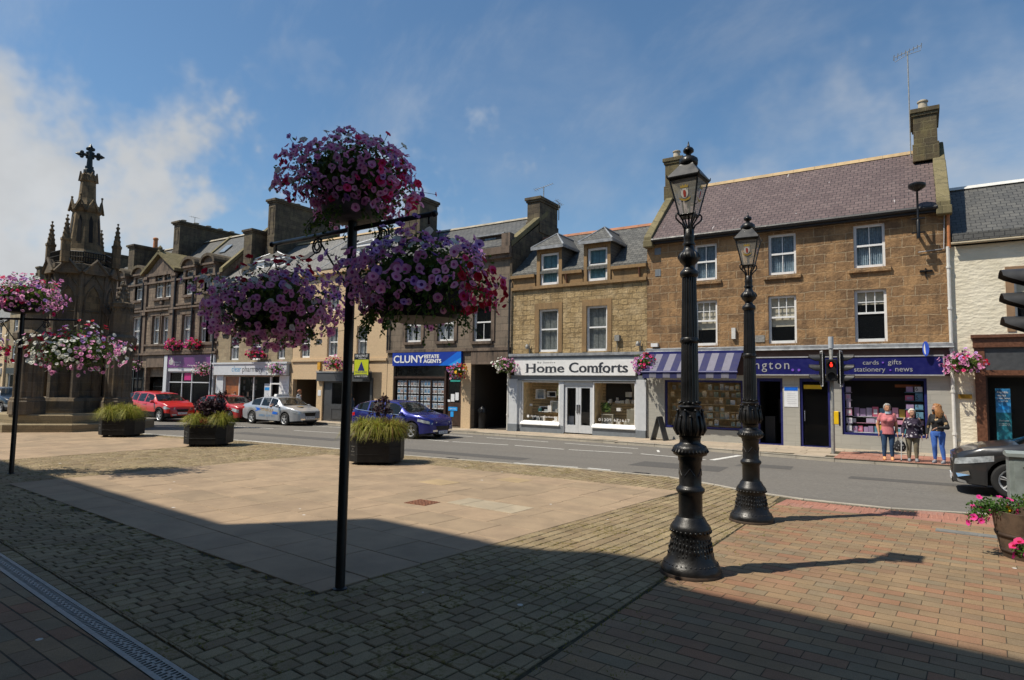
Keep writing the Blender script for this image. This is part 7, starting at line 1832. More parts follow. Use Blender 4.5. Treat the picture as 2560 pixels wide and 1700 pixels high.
# ================================================================ CARS
SCL = 1.1
def paint(name, col, metal=.3, rough=.32): 
    m, t, b = mat(name)
    b.inputs['Base Color'].default_value = c4(col); b.inputs['Metallic'].default_value = metal; b.inputs['Roughness'].default_value = rough
    b.inputs['Coat Weight'].default_value = .7; b.inputs['Coat Roughness'].default_value = .05
    return m
def lerp(tab, x):
    if x <= tab[0][0]: return tab[0][1]
    for (a, b), (c, d) in zip(tab, tab[1:]):
        if x <= c:
            t = (x - a) / (c - a); t = t * t * (3 - 2 * t) * .5 + t * .5; return b + (d - b) * t
    return tab[-1][1]
def car(label, loc, rotz, body, L, W, top, belt, half, xf, xr, R, zl, glass_x, ws, rw, clad=None, plate='AB20 CDE', head='oct', cat='car', roofsign=None, grille=(.30, .52, .40), lightz=(.56, .70), foglow=.34, clad_h=0., lightw=.5):
    """x forward from the middle; top/belt/half are height and half-width tables along x"""
    Q = thing('car', label, cat, loc, rotz, 'cars on the street')
    xs = set(); n = 56
    for i in range(n + 1): xs.add(round(-L / 2 + L * i / n, 4))
    Ra = R * 1.16
    for xw in (xf, xr):
        for k in range(-8, 9): xs.add(round(xw + Ra * sin(k / 8 * pi / 2) * .9999, 4))
    for a, b in glass_x + [ws, rw]: xs.add(a); xs.add(b)
    xs = sorted(x for x in xs if -L / 2 <= x <= L / 2)
    def zlow(x):
        z = lerp(zl, x)
        for xw in (xf, xr):
            d = abs(x - xw)
            if d < Ra: z = max(z, R + sqrt(Ra * Ra - d * d) * .98)
        return z
    H_ = max(b for a, b in top); secs = []
    for x in xs:
        w = lerp(half, x); zb = lerp(belt, x); zt = max(lerp(top, x), zb + .012); z0 = zlow(x); z0 = min(z0, zb - .05); t = max(0, (zt - zb) / (H_ - lerp(belt, 0)))
        wr = w * (.955 - .235 * min(1, t)); gb = zb + .018; gt = zb + (zt - zb) * .86
        if gt < gb: gt = gb + .001
        wg = w * .955 + (wr - w * .955) * ((gt - zb) / max(.02, zt - zb))
        secs.append([(0, z0), (w * .8, z0), (w * .965, z0 + .03), (w * 1.0, z0 + .38 * (zb - z0)), (w * 1.0, z0 + .72 * (zb - z0)), (w * .98, zb - .012), (w * .955, gb), (wg, gt), (wg - .05 * (1 if t > .2 else .3), zt - .025 * min(1, t * 3)), (wg * .55, zt - .004), (0, zt + .004)])
    m = len(secs[0]); parts = {}
    def put(k, a, b, c, d): parts.setdefault(k, MB()).quad(a, b, c, d)
    for i in range(len(xs) - 1):
        xm = (xs[i] + xs[i + 1]) / 2
        for j in range(m - 1):
            key = 'body'
            if j == 6 and any(a < xm < b for a, b in glass_x): key = 'side_window'
            elif j >= 8 and ws[0] < xm < ws[1]: key = 'windscreen'
            elif j >= 8 and rw[0] < xm < rw[1]: key = 'rear_window'
            elif j < 2: key = 'underside'
            elif clad and j == 2: key = 'sill_cladding'
            for sg in (1, -1):
                p = [(xs[i], sg * secs[i][j][0], secs[i][j][1]), (xs[i + 1], sg * secs[i + 1][j][0], secs[i + 1][j][1]), (xs[i + 1], sg * secs[i + 1][j + 1][0], secs[i + 1][j + 1][1]), (xs[i], sg * secs[i][j + 1][0], secs[i][j + 1][1])]
                put(key, *(p if sg < 0 else p[::-1]))
    bd = parts['body']
    for i, s_ in ((0, -1), (len(xs) - 1, 1)):
        ring = [(xs[i], y, z) for y, z in secs[i]] + [(xs[i], -y, z) for y, z in secs[i][::-1]]
        bd.add(ring, [tuple(range(len(ring)))])
    def weld(o):
        mo = o.modifiers.new('weld', 'WELD'); mo.merge_threshold = .001
    pm = {'body': body, 'side_window': M['carglass'], 'windscreen': M['carglass'], 'rear_window': M['carglass'], 'underside': M['blackplastic'], 'sill_cladding': M['blackplastic']}
    for k, mb in parts.items():
        if k == 'side_window':
            for sg, nm in ((1, 'side_window'), (-1, 'side_window')):
                for a, b in glass_x:
                    q = MB()
                    for f in mb.f:
                        vs = [mb.v[i] for i in f]; cx = sum(v[0] for v in vs) / 4; cy = sum(v[1] for v in vs) / 4
                        if a < cx < b and cy * sg > 0: q.add(vs, [(0, 1, 2, 3)])
                    if q.f: weld(q.build(nm, pm[k], Q, smooth=True))
        else: weld(mb.build(k, pm[k], Q, smooth=True, angle=42))
    hw = lerp(half, 0); q = MB(); q.box(-L / 2 + .25, L / 2 - .25, -hw * .62, hw * .62, .18, .6); q.box(-L / 2 + .35, L / 2 - .9, -hw * .85, hw * .85, .6, .64); q.build('chassis', 'dark', Q)
    q = MB()
    for sx in (.12, -.85):
        for sy in (.36, -.36): q.box(sx - .1, sx + .05, sy - .22, sy + .22, .5, 1.08); q.box(sx - .06, sx, sy - .11, sy + .11, 1.1, 1.28)
    q.box(.75, .95, -hw * .8, hw * .8, .7, .92); q.build('seats', P('seat_cloth', (.03, .03, .03), .9), Q)
    for xw in (xf, xr):
        for sg in (1, -1):
            w_ = MB(); yo = lerp(half, xw) * .985
            prof = [(R * .66, .06), (R * .66, -.012), (R * .72, -.022), (R * .93, -.012), (R, .02), (R, .17), (R * .93, .2), (R * .6, .2)]
            def place(mb, k0=0): mb.v = [(xw + v[0], sg * (yo - v[2]), R + v[1]) for v in mb.v]
            w_.lathe(prof, 28, cap=False); place(w_); to = w_.build('wheel', 'rubber', Q, smooth=True, angle=40)
            r_ = MB(); r_.lathe([(R * .69, .0), (R * .66, -.014), (R * .60, .01), (R * .56, .05)], 28, cap=False)
            for k in range(5):
                a = 2 * pi * k / 5 + .3
                for da in (-.16, .16): r_.loft([[(R * rr * cos(a + d_ * (1 if rr < .3 else .75)), R * rr * sin(a + d_ * (1 if rr < .3 else .75)), zz) for rr, zz, d_ in ((.16, .0, da - .10), (.16, .0, da + .10), (.62, .0, da + .055), (.62, .0, da - .055))], [(R * rr * cos(a + d_), R * rr * sin(a + d_), .03) for rr, d_ in ((.16, da - .1), (.16, da + .1), (.62, da + .055), (.62, da - .055))]])
            r_.lathe([(R * .2, -.006), (R * .2, .04)], 12); place(r_); r_.build('rim', 'alloy', to)
            d_ = MB(); d_.lathe([(R * .6, .055), (.01, .056)], 20); place(d_); d_.build('brake_disc', P('brake_disc', (.05, .05, .05), .5, .6), to)
    X = L / 2
    def onbody(x, z):                                # half-width of the bodywork at x, z
        w = lerp(half, x); zb = lerp(belt, x); z0 = zlow(x); t = (z - z0) / max(.01, zb - z0)
        return w * (.965 + .035 * min(1, t / .38)) if t < .38 else w * (1.0 if t < .72 else 1.0 - .02 * (t - .72) / .28)
    seam = MB()
    for x in (xr + Ra * .95, (xr + xf) * .5 - .02, xf - Ra * 1.25):
        for sg in (1, -1):
            pts = [(x, sg * (onbody(x, z) + .002), z) for z in (zlow(x) + .06, .45, .6, .75, lerp(belt, x) - .02)]; seam.tube(pts, .005, 4)
    seam.build('door_seam', 'blackpaint', Q)
    for sg in (1, -1):
        for x in (xr + Ra * 1.1 + .55, xf - Ra * 1.3 - .95):
            h = MB(); z = lerp(belt, x) - .1; y = onbody(x, z) + .012; h.box(x - .09, x + .09, sg * y - .014, sg * y + .014, z - .016, z + .016); h.build('door_handle', body, Q, bevel=.006)
        h = MB(); x = ws[1] - .28; z = lerp(belt, x) + .06; y = lerp(half, x) * .97 + .12; h.ball((x, sg * y, z), .11, 10, 7, sc=(.75, 1.1, .72)); h.tube([(x, sg * (y - .12), z - .05), (x, sg * y, z - .04)], .03, 6); h.build('wing_mirror', body, Q, smooth=True)
        # headlamp wraps the corner, drawn along the bodywork
        h = MB(); top_ = []; bot_ = []; n_ = 9
        for i in range(n_):
            t = i / (n_ - 1); x = X - .02 - lightw * t * 1.0; z1 = lightz[1] + .10 * t; z0_ = lightz[0] - .03 + (.11 * t if head != 'round' else .05 * t)
            if head == 'round': mid = (lightz[0] + lightz[1]) / 2 + .05; hh = .095 * sqrt(max(.02, 1 - (2 * t - 1) ** 2)); z1 = mid + hh; z0_ = mid - hh
            z1 = min(z1, lerp(belt, x) - .015); z0_ = min(z0_, z1 - .012)
            top_.append((x, sg * (onbody(x, z1) + .006), z1)); bot_.append((x, sg * (onbody(x, z0_) + .008), z0_))
        for i in range(n_ - 1): h.quad(top_[i], top_[i + 1], bot_[i + 1], bot_[i])
        yc = top_[0][1]; h.quad(top_[0], bot_[0], (X + .006, bot_[0][1] * .62, lightz[0] + .03), (X + .006, top_[0][1] * .60, lightz[1] - .01))
        h.build('headlight', P('headlamp_glass', (.42, .45, .47), .12, .3, var=.35, vs=9), Q)
        h = MB(); h.box(X - .01, X + .012, sg * hw * .50 - .13, sg * hw * .50 + .13, foglow - .035, foglow + .035); h.build('fog_lamp', 'chrome' if clad is None else 'alloy', Q)
        h = MB(); x = -X + .02; n_ = 5; a_ = [(x + .30 * i / 4, sg * (onbody(x + .3 * i / 4, lerp(belt, x) - .06) + .006), lerp(belt, x + .3 * i / 4) - .05) for i in range(n_)]; 
        for i in range(n_ - 1): h.quad(a_[i], a_[i + 1], (a_[i + 1][0], a_[i + 1][1], a_[i + 1][2] - .14), (a_[i][0], a_[i][1], a_[i][2] - .14))
        h.build('tail_light', P('tail_lamp', (.5, .01, .01), .15), Q)
    gw, g1, g0 = grille
    q = MB(); wv = lerp(half, X); q.prism([(-wv * gw * 2, g1), (-wv * gw * 1.7, g0), (wv * gw * 1.7, g0), (wv * gw * 2, g1)], 'x', X - .02, X + .014); q.prism([(-wv * .8, foglow - .05), (-wv * .7, foglow - .15), (wv * .7, foglow - .15), (wv * .8, foglow - .05)], 'x', X - .02, X + .012)
    go = q.build('grille', 'blackplastic', Q)
    q = MB()
    for i in range(4): z = g0 + (g1 - g0) * (i + .5) / 4; q.box(X + .012, X + .022, -wv * gw * 1.75, wv * gw * 1.75, z - .007, z + .007)
    q.build('grille_bars', 'chrome' if head == 'oct' and L > 4.37 and L < 4.4 else 'blackpaint', go)
    q = MB(); q.box(X + .014, X + .028, -.26, .26, g0 - .14, g0 - .03); pl = q.build('number_plate', 'paper', Q)
    q = MB(); q.text(plate, (X + .030, -.22, g0 - .12), (0, 1, 0), ZF, .44, .075, off=(1, 0, 0)); q.build('plate_lettering', 'blackpaint', pl)
    q = MB(); q.tube([(rw[1], 0, H_ - .02), (rw[1] - .12, 0, H_ + .14)], .006, 4); q.build('roof_aerial', 'blackplastic', Q)
    Q['halfw'] = hw
    Q.scale = (SCL, SCL, SCL)
    return Q
def side_text(Q, txt, x0, z0, w, h, m, hw, side=-1, slant=0.):
    q = MB(); vs, fs = text_geo(txt); 
    q.text(txt, (x0, side * (hw + .006), z0), (1, 0, -slant), (0, 0, 1), w, h, off=(0, side, 0)); return q.build('door_lettering', m, Q)

# silver saloon (driving school)
SILV = paint('silver_paint', (.40, .42, .45), .35, .3)
sil = car('silver saloon with blue and orange lettering on its doors, in the far lane', (-31.52, 23.85, gz(-31.5) - .03), 0, SILV, 4.67, 1.81,
    [(-2.34, .98), (-2.2, 1.05), (-1.75, 1.10), (-1.15, 1.36), (-.55, 1.45), (.1, 1.46), (.55, 1.40), (1.25, 1.02), (1.7, .94), (2.15, .82), (2.34, .74)],
    [(-2.34, .92), (-1.8, .99), (-.8, .97), (.6, .93), (1.2, .92), (1.8, .86), (2.2, .76), (2.34, .68)],
    [(-2.34, .68), (-2.15, .82), (-1.6, .90), (0, .905), (1.5, .89), (2.0, .82), (2.25, .70), (2.34, .58)], 1.42, -1.27, .32,
    [(-2.34, .32), (-1.8, .22), (1.8, .20), (2.34, .24)], [(-1.35, -.62), (-.52, .12), (.17, .72)], (.48, 1.26), (-1.78, -1.12), plate='KR20 KPN', grille=(.30, .68, .50), lightz=(.60, .70), lightw=.40)
hw = sil['halfw']
q = MB()
q.add([(-.95, -hw - .004, .88), (-.45, -hw - .004, .84), (-.5, -hw - .004, .74), (-.98, -hw - .004, .68), (-.8, -hw - .004, .76)], [(0, 1, 2, 3, 4)]); q.add([(.45, -hw - .004, .72), (.95, -hw - .004, .66), (.85, -hw - .004, .60), (.95, -hw - .004, .56), (.5, -hw - .004, .56)], [(0, 1, 2, 3, 4)]); q.build('door_graphic', 'bluemid', sil)
side_text(sil, 'MUNDOLE', -.55, .73, 1.1, .17, P('orange_print', (.50, .27, .04), .5), hw, slant=.06)
side_text(sil, '07821 317 511', -.6, .42, 1.25, .10, 'skyprint', hw)
q = MB(); q.prism([(-.28, 1.462), (.28, 1.462), (.2, 1.60), (-.2, 1.60)], 'x', -.12, .08) if False else q.prism([(-.42, 1.46), (.42, 1.46), (.38, 1.58), (-.38, 1.58)], 'x', -.1, .1); ro = q.build('roof_sign', 'white', sil)
q = MB(); q.text('www.driving', (.103, -.33, 1.49), (0, 1, 0), ZF, .66, .06, off=(1, 0, 0)); q.build('sign_lettering', 'inkgrey', ro)
q = MB(); q.lathe([(.18, 0), (.12, .008)], 10, (1.65, -.1, .965)); q.build('bonnet_sticker', P('orange_sticker', (.5, .3, .05)), sil)
q = MB(); q.tube([(.1, -.72, 1.0), (.32, -.92, .965), (.45, -.80, 1.02)], [.045, .045, .035], 8); q.ball((.0, -.40, 1.22), .12, 10, 8); q.box(-.2, .12, -.62, -.2, .7, 1.1); q.build('driver', P('driver_skin', (.45, .25, .18), .7), sil, smooth=True)

BLUE = paint('deep_blue_paint', (.018, .022, .19), .45, .25)
HATCH_TOP = [(-2.18, .98), (-2.05, 1.12), (-1.7, 1.34), (-1.1, 1.46), (-.3, 1.48), (.3, 1.43), (1.15, 1.02), (1.6, .95), (2.0, .84), (2.18, .74)]
HATCH_BELT = [(-2.18, .94), (-1.6, 1.05), (-.6, .97), (.6, .90), (1.15, .91), (1.7, .86), (2.0, .76), (2.18, .66)]
HATCH_HALF = [(-2.18, .70), (-2.0, .83), (-1.4, .90), (0, .91), (1.4, .89), (1.9, .82), (2.1, .70), (2.18, .58)]
HG = [(-1.75, -1.12), (-1.05, -.28), (-.20, .68)]
bl = car('dark blue hatchback driving behind the nearest grass planter', (-19.75, 21.4, gz(-19.7) - .03), 0, BLUE, 4.36, 1.82, HATCH_TOP, HATCH_BELT, HATCH_HALF, 1.30, -1.35, .32,
    [(-2.18, .34), (-1.7, .22), (1.7, .19), (2.18, .24)], HG, (.40, 1.16), (-2.1, -1.62), plate='SV16 WLF', grille=(.36, .52, .36), lightz=(.62, .70), lightw=.55)
q = MB()
for sg in (-1, 1): q.tube([(-1.78, sg * .885, 1.10), (-1.6, sg * .885, 1.055), (-.6, sg * .905, .978), (.7, sg * .89, .915)], .012, 5)
q.build('window_trim', 'chrome', bl)
q = MB(); q.ball((-.1, -.40, 1.20), .12, 10, 8); q.box(-.3, .0, -.62, -.2, .7, 1.08); q.tube([(-.05, -.6, .98), (.25, -.75, .95)], .045, 6); q.build('driver', P('driver_shirt', (.3, .2, .16), .8), bl, smooth=True)
RED = paint('bright_red_paint', (.50, .014, .012), .0, .3)
SUV_TOP = [(-2.12, 1.0), (-2.02, 1.22), (-1.7, 1.46), (-1.1, 1.58), (-.3, 1.61), (.35, 1.55), (1.05, 1.13), (1.55, 1.05), (1.95, .93), (2.12, .82)]
SUV_BELT = [(-2.12, .98), (-1.6, 1.13), (-.6, 1.06), (.6, 1.02), (1.05, 1.03), (1.6, .97), (1.95, .86), (2.12, .74)]
rd = car('bright red crossover with black wheel arches, behind the farthest planter', (-39.85, 21.35, gz(-39.8) - .03), 0, RED, 4.25, 1.8, SUV_TOP, SUV_BELT, HATCH_HALF, 1.38, -1.20, .34,
    [(-2.12, .40), (-1.7, .28), (1.7, .24), (2.12, .30)], [(-1.7, -1.05), (-.98, -.25), (-.17, .62)], (.45, 1.08), (-2.06, -1.66), clad=True, plate='SY65 HTU', head='round', grille=(.26, .70, .56), lightz=(.66, .82), foglow=.40, lightw=.42)
q = MB()
for xw in (1.38, -1.20):
    for sg in (-1, 1):
        q.tube([(xw + .40 * cos(t), sg * (lerp(HATCH_HALF, xw) + .004), .34 + .40 * sin(t)) for t in [pi * k / 14 for k in range(15)]], .035, 6)
q.build('arch_cladding', 'blackplastic', rd)
car('red hatchback waiting behind the silver saloon, mostly hidden by the purple bush', (-36.75, 23.95, gz(-36.7) - .03), 0, paint('cherry_red_paint', (.42, .012, .014), .0, .3), 4.05, 1.76, HATCH_TOP, HATCH_BELT, HATCH_HALF, 1.28, -1.22, .31, [(-2.1, .34), (-1.7, .22), (1.7, .2), (2.1, .26)], HG, (.40, 1.16), (-2.0, -1.62), plate='SW12 KLM', grille=(.3, .52, .4))
car('red hatchback half hidden behind the red crossover', (-45.6, 23.9, gz(-45) - .03), 0, RED, 4.0, 1.76, SUV_TOP, SUV_BELT, HATCH_HALF, 1.28, -1.22, .31, [(-2.1, .34), (-1.7, .22), (1.7, .2), (2.1, .26)], HG, (.40, 1.1), (-2.0, -1.62), plate='SY14 RTX')
BLK = paint('black_metallic_paint', (.040, .040, .042), .5, .3)
fo = car('black hatchback entering from the right edge, only its front in view', (2.98, 17.7, gz(2.7) - .03), pi, BLK, 4.38, 1.84, [(a, b + .015) for a, b in HATCH_TOP], [(a, b + .02) for a, b in HATCH_BELT], [(-2.19, .70), (-2.0, .83), (-1.4, .90), (0, .92), (1.4, .91), (1.85, .86), (2.08, .76), (2.19, .62)], 1.28, -1.40, .33,
    [(-2.19, .34), (-1.7, .22), (1.6, .17), (2.19, .21)], HG, (.40, 1.16), (-2.1, -1.62), plate='SV19 OKX', grille=(.34, .60, .38), lightz=(.60, .69), lightw=.62, foglow=.34)
q = MB()
for sg in (-1, 1): q.add([(2.15, sg * .70, .40), (1.95, sg * .855, .47), (1.93, sg * .872, .39), (2.12, sg * .74, .33)], [(0, 1, 2, 3)]); q.add([(2.14, sg * .73, .30), (2.0, sg * .835, .27), (1.98, sg * .84, .22), (2.12, sg * .74, .24)], [(0, 1, 2, 3)])
q.build_each('bumper_trim', 'chrome', fo)
car('black off-roader at the far left edge, behind the market cross', (-53.2, 17.9, gz(-53) - .03), 0, paint('black_paint', (.012, .014, .016), .2, .3), 4.5, 1.85, [(a * 1.05, b * 1.12) for a, b in SUV_TOP], [(a * 1.05, b * 1.08) for a, b in SUV_BELT], HATCH_HALF, 1.42, -1.3, .40, [(-2.2, .45), (2.2, .40)], HG, (.45, 1.1), (-2.1, -1.66), plate='SY09 DEF')

# ================================================================ PEOPLE
def remesh(mb, name, m, parent, vox=.012, sm=4, cut=None):
    o = mb.build(name, m, parent)
    r = o.modifiers.new('remesh', 'REMESH'); r.mode = 'VOXEL'; r.voxel_size = vox; r.use_smooth_shade = True
    s_ = o.modifiers.new('smooth', 'SMOOTH'); s_.iterations = sm; s_.factor = .5
    return o
def limb(mb, pts, rs, n=12, ball=True):
    mb.tube(pts, list(rs), n)
    if ball:
        for p, r in zip(pts, rs): mb.ball(p, r * .99, 10, 7)
def ell(mb, rings, n=18):
    """body of stacked ellipses: (z, rx, ry, cx, cy)"""
    mb.loft([[(cx + rx * cos(2 * pi * k / n), cy + ry * sin(2 * pi * k / n), z) for k in range(n)] for z, rx, ry, cx, cy in rings])
def hand(mb, w, d, side, curl=.5):
    """palm, four fingers of different lengths and a thumb from the palm's side; w = wrist, d = pointing direction"""
    d = Vector(d).normalized(); s_ = Vector((0, 1, 0)) if abs(d.y) < .8 else Vector((1, 0, 0)); s_ = (s_ - d * s_.dot(d)).normalized(); n_ = d.cross(s_) * side
    w = Vector(w); mb.loft([[w + d * t + s_ * (a * q) + n_ * (b * .014) for a, b in ((1, 1), (-1, 1), (-1, -1), (1, -1))] for t, q in ((0, .024), (.045, .040), (.085, .038))])
    for i, l in enumerate((.066, .076, .071, .056)):
        b = w + d * .08 + s_ * (.030 - .020 * i); p1 = b + d * l * .45 + n_ * l * .12 * curl; p2 = p1 + d * l * .32 + n_ * l * .38 * curl; p3 = p2 + d * l * .16 + n_ * l * .4 * curl
        mb.tube([b, p1, p2, p3], [.0095, .009, .008, .006], 7)
    b = w + d * .025 + s_ * .034; mb.tube([b, b + s_ * .022 + d * .025 + n_ * .008, b + s_ * .026 + d * .055 + n_ * .018], [.012, .010, .008], 7)
SKIN = P('skin', (.46, .25, .165), .55, var=.08)
def person(label, loc, rotz, h, build=1., skin=SKIN, hair=None, hairstyle='short', top=None, sleeve=.55, bottom=None, shoes=None, arms=None, legs=None, head_yaw=0., mask=None, bust=.0, topz=(.0), tophem=.50, group=None, hem_r=1.0, hood=False, bag=None, age=0):
    """figure facing -y locally; h standing height; joints in fractions of h"""
    Q = thing('person', label, 'person', loc, rotz, group); B_ = build
    zs, zh, zk, za = .82 * h, .515 * h, .285 * h, .045 * h; sh = .105 * h * (.9 + .1 * B_); hp = .052 * h * (.9 + .1 * B_)
    arms = arms or {1: ((sh + .03, .02, .625 * h), (sh + .05, -.06, .47 * h)), -1: ((sh + .03, .02, .625 * h), (sh + .05, -.06, .47 * h))}
    legs = legs or {1: ((hp + .01, -.01, zk), (hp + .015, .02, za)), -1: ((hp + .01, -.01, zk), (hp + .015, .02, za))}
    b = MB(); HZ = .935 * h; hr = .066 * h
    ell(b, [(zh - .06, .10 * B_, .085 * B_, 0, 0), (zh + .03, .145 * B_, .11 * B_, 0, 0), (.60 * h, .125 * B_, .095 * B_, 0, 0), (.70 * h, .145 * B_, .10 * B_, 0, 0), (.79 * h, .15 * B_, .085 * B_, 0, .005), (zs + .015, .085, .06, 0, .01), (.855 * h, .052, .054, 0, .0), (.885 * h, .05, .052, 0, -.008)])
    fr_ = Vector((-sin(-head_yaw), -cos(head_yaw), 0)); fr_ = Vector((sin(head_yaw), -cos(head_yaw), 0)); sd = Vector((cos(head_yaw), sin(head_yaw), 0))
    hc = Vector((0, -.012, HZ))
    secs = []
    for z, rx, ry, oy in ((-.068, .022, .026, .040), (-.060, .034, .044, .028), (-.04, .046, .060, .014), (-.01, .052, .068, .004), (.02, .054, .072, 0), (.045, .050, .066, -.004), (.062, .034, .046, -.006), (.069, .012, .016, -.006)):
        k = h / 1.0 * .95; secs.append([hc + sd * (rx * k * cos(t)) + fr_ * (ry * k * sin(t) + oy * k * .6) + Vector((0, 0, z * k)) for t in [2 * pi * i / 16 for i in range(16)]])
    b.loft(secs)
    b.tube([hc + fr_ * .068 * h + Vector((0, 0, .012 * h)), hc + fr_ * .082 * h + Vector((0, 0, -.012 * h)), hc + fr_ * .070 * h + Vector((0, 0, -.018 * h))], [.006, .012, .008], 6)      # nose
    for sg in (1, -1): b.ball(hc + sd * sg * .052 * h + Vector((0, 0, -.003 * h)), .018 * h, 8, 6, sc=(.5, .8, 1.2))
    b.tube([hc + fr_ * .066 * h - sd * .02 * h + Vector((0, 0, -.034 * h)), hc + fr_ * .071 * h + Vector((0, 0, -.034 * h)), hc + fr_ * .066 * h + sd * .02 * h + Vector((0, 0, -.034 * h))], .006, 6)
    for sg in (1, -1):
        e, w = arms[sg]; S_ = (sg * sh, .01, zs - .015); E_ = (sg * e[0], e[1], e[2]); W_ = (sg * w[0], w[1], w[2])
        limb(b, [S_, E_], (.048 * B_, .040 * B_)); limb(b, [E_, W_], (.040 * B_, .026)); d = Vector(W_) - Vector(E_); hand(b, W_, d * .7 + Vector((0, 0, -.08)), sg)
        k, a = legs[sg]; Hp = (sg * hp, 0, zh - .02); K_ = (sg * k[0], k[1], k[2]); A_ = (sg * a[0], a[1], a[2])
        limb(b, [Hp, K_], (.082 * B_, .054 * B_)); limb(b, [K_, ((K_[0] + A_[0]) / 2, (K_[1] + A_[1]) / 2 + .012, K_[2] * .68), A_], (.054 * B_, .052 * B_, .032)); limb(b, [A_, (A_[0], A_[1] - .13, .03)], (.034, .03))
    remesh(b, 'body', skin, Q, .011, 3)
    f = MB()
    for sg in (1, -1): f.ball(hc + fr_ * .064 * h + sd * sg * .021 * h + Vector((0, 0, .010 * h)), .0062 * h, 8, 6)
    f.build('eyes', 'inkgrey', Q, smooth=True)
    t = MB(); r = MB(); z0 = tophem * h
    ell(t, [(z0, .160 * B_ * hem_r, .125 * B_ * hem_r, 0, 0), (zh + .05, .158 * B_, .122 * B_, 0, 0), (.60 * h, .142 * B_, .112 * B_, 0, 0), (.70 * h, .162 * B_, .118 * B_ + bust, 0, -bust * .6), (.785 * h, .165 * B_, .10 * B_, 0, .0), (zs + .012, .12 * B_, .075, 0, .008), (zs + .032, .075, .062, 0, .005)])
    if bust:
        for sg in (1, -1): t.ball((sg * .066 * B_, -.085 * B_ - bust * .5, .715 * h), .075 * B_, 10, 8)
    for sg in (1, -1):
        e, w = arms[sg]; S_ = Vector((sg * sh, .01, zs - .015)); E_ = Vector((sg * e[0], e[1], e[2])); W_ = Vector((sg * w[0], w[1], w[2]))
        if sleeve <= 1: limb(t, [S_ - Vector((sg * .02, 0, .01)), S_.lerp(E_, sleeve)], (.061 * B_, .055 * B_))
        else: limb(t, [S_ - Vector((sg * .02, 0, .01)), E_], (.061 * B_, .051 * B_)); limb(t, [E_, E_.lerp(W_, sleeve - 1)], (.052 * B_, .040 * B_))
    if hood: t.ball((0, .07, zs + .03), .085, 10, 8, sc=(1.25, .9, .8)); t.ball((0, .02, zs + .02), .08, 10, 8, sc=(1.2, 1, .7))
    remesh(t, 'top', top, Q, .012, 3)
    p = MB(); ell(p, [(zh - .09, .125 * B_, .10 * B_, 0, .005), (zh + .0, .156 * B_, .124 * B_, 0, .01), (zh + .06, .145 * B_, .115 * B_, 0, 0)])
    for sg in (1, -1):
        k, a = legs[sg]; Hp = (sg * hp * 1.15, .005, zh - .03); K_ = (sg * k[0], k[1], k[2]); A_ = (sg * a[0], a[1], a[2] + .05)
        limb(p, [Hp, K_], (.097 * B_, .064 * B_)); limb(p, [K_, ((K_[0] + A_[0]) / 2, (K_[1] + A_[1]) / 2 + .012, K_[2] * .66), A_], (.064 * B_, .060 * B_, .044 * B_))
    remesh(p, 'trousers', bottom, Q, .012, 3)
    for sg in (1, -1):
        k, a = legs[sg]; s_ = MB(); x, y = sg * a[0], a[1]
        s_.loft([[(x + rx * cos(t_) + 0, y + cy + ry * sin(t_), z) for t_ in [2 * pi * i / 14 for i in range(14)]] for z, rx, ry, cy in ((.0, .046, .135, -.06), (.03, .048, .138, -.06), (.055, .044, .12, -.05), (.075, .040, .075, -.015), (.095, .038, .055, .0))])
        s_.build('shoe', shoes, Q, smooth=True)
    hm = MB()
    if hairstyle == 'short':
        for _ in range(420):
            d = rdir(-.35); 
            if d.dot(fr_) > .45 and d.z < .55: continue
            c = hc + Vector((0, 0, .018 * h)) + (sd * d.dot(sd) * .054 + fr_ * d.dot(fr_) * .07) * h + Vector((0, 0, d.z * .062 * h)); hm.ball(c, U(.010, .016), 5, 4)
    else:
        for _ in range(420):
            d = rdir(-.2)
            if d.dot(fr_) > .5 and d.z < .6: continue
            c = hc + Vector((0, 0, .018 * h)) + (sd * d.dot(sd) * .058 + fr_ * d.dot(fr_) * .072) * h + Vector((0, 0, d.z * .062 * h)); hm.ball(c, U(.012, .017), 5, 4)
        for _ in range(130):
            t_ = U(.15, 1.0) * random.choice((-1, 1)) * pi * .95; dd = (-fr_ * cos(t_ * .75) + sd * sin(t_ * .75)); c = hc + dd * .058 * h + Vector((0, 0, .02 * h)); L_ = U(.20, .34)
            hm.tube([c, c + dd * .03 + Vector((0, 0, -.10)), c + dd * .045 - fr_ * .02 + Vector((0, 0, -L_ * .7)), c + dd * .03 + Vector((0, 0, -L_))], [.016, .02, .018, .006], 5)
    remesh(hm, 'hair', hair, Q, .009, 1)
    if mask:
        mk_ = MB(); mz = -.035 * h if mask[1] == 'on' else -.085 * h; mo_ = .052 if mask[1] == 'on' else .035
        mk_.loft([[hc + fr_ * (mo_ * h + .020 * h * cos(t_)) + sd * .045 * h * sin(t_) + Vector((0, 0, mz + z)) for t_ in [-1.5 + 3 * i / 10 for i in range(11)]] for z in (-.034, -.012, .012, .032)], closed=False, cap=False); mk_.build('face_mask', mask[0], Q, smooth=True)
    return Q
G_P = 'people waiting at the crossing'
py = gz(0) + .09
GREYHAIR = P('grey_hair', (.32, .31, .29), .7, var=.4, vs=60); WHITEHAIR = P('white_hair', (.62, .58, .48), .7, var=.2, vs=60); GINGER = P('auburn_hair', (.34, .15, .05), .5, var=.4, vs=50)
a1 = {1: ((.235, .03, 1.04), (.25, -.04, .82)), -1: ((.265, .05, 1.05), (.245, -.05, .83))}
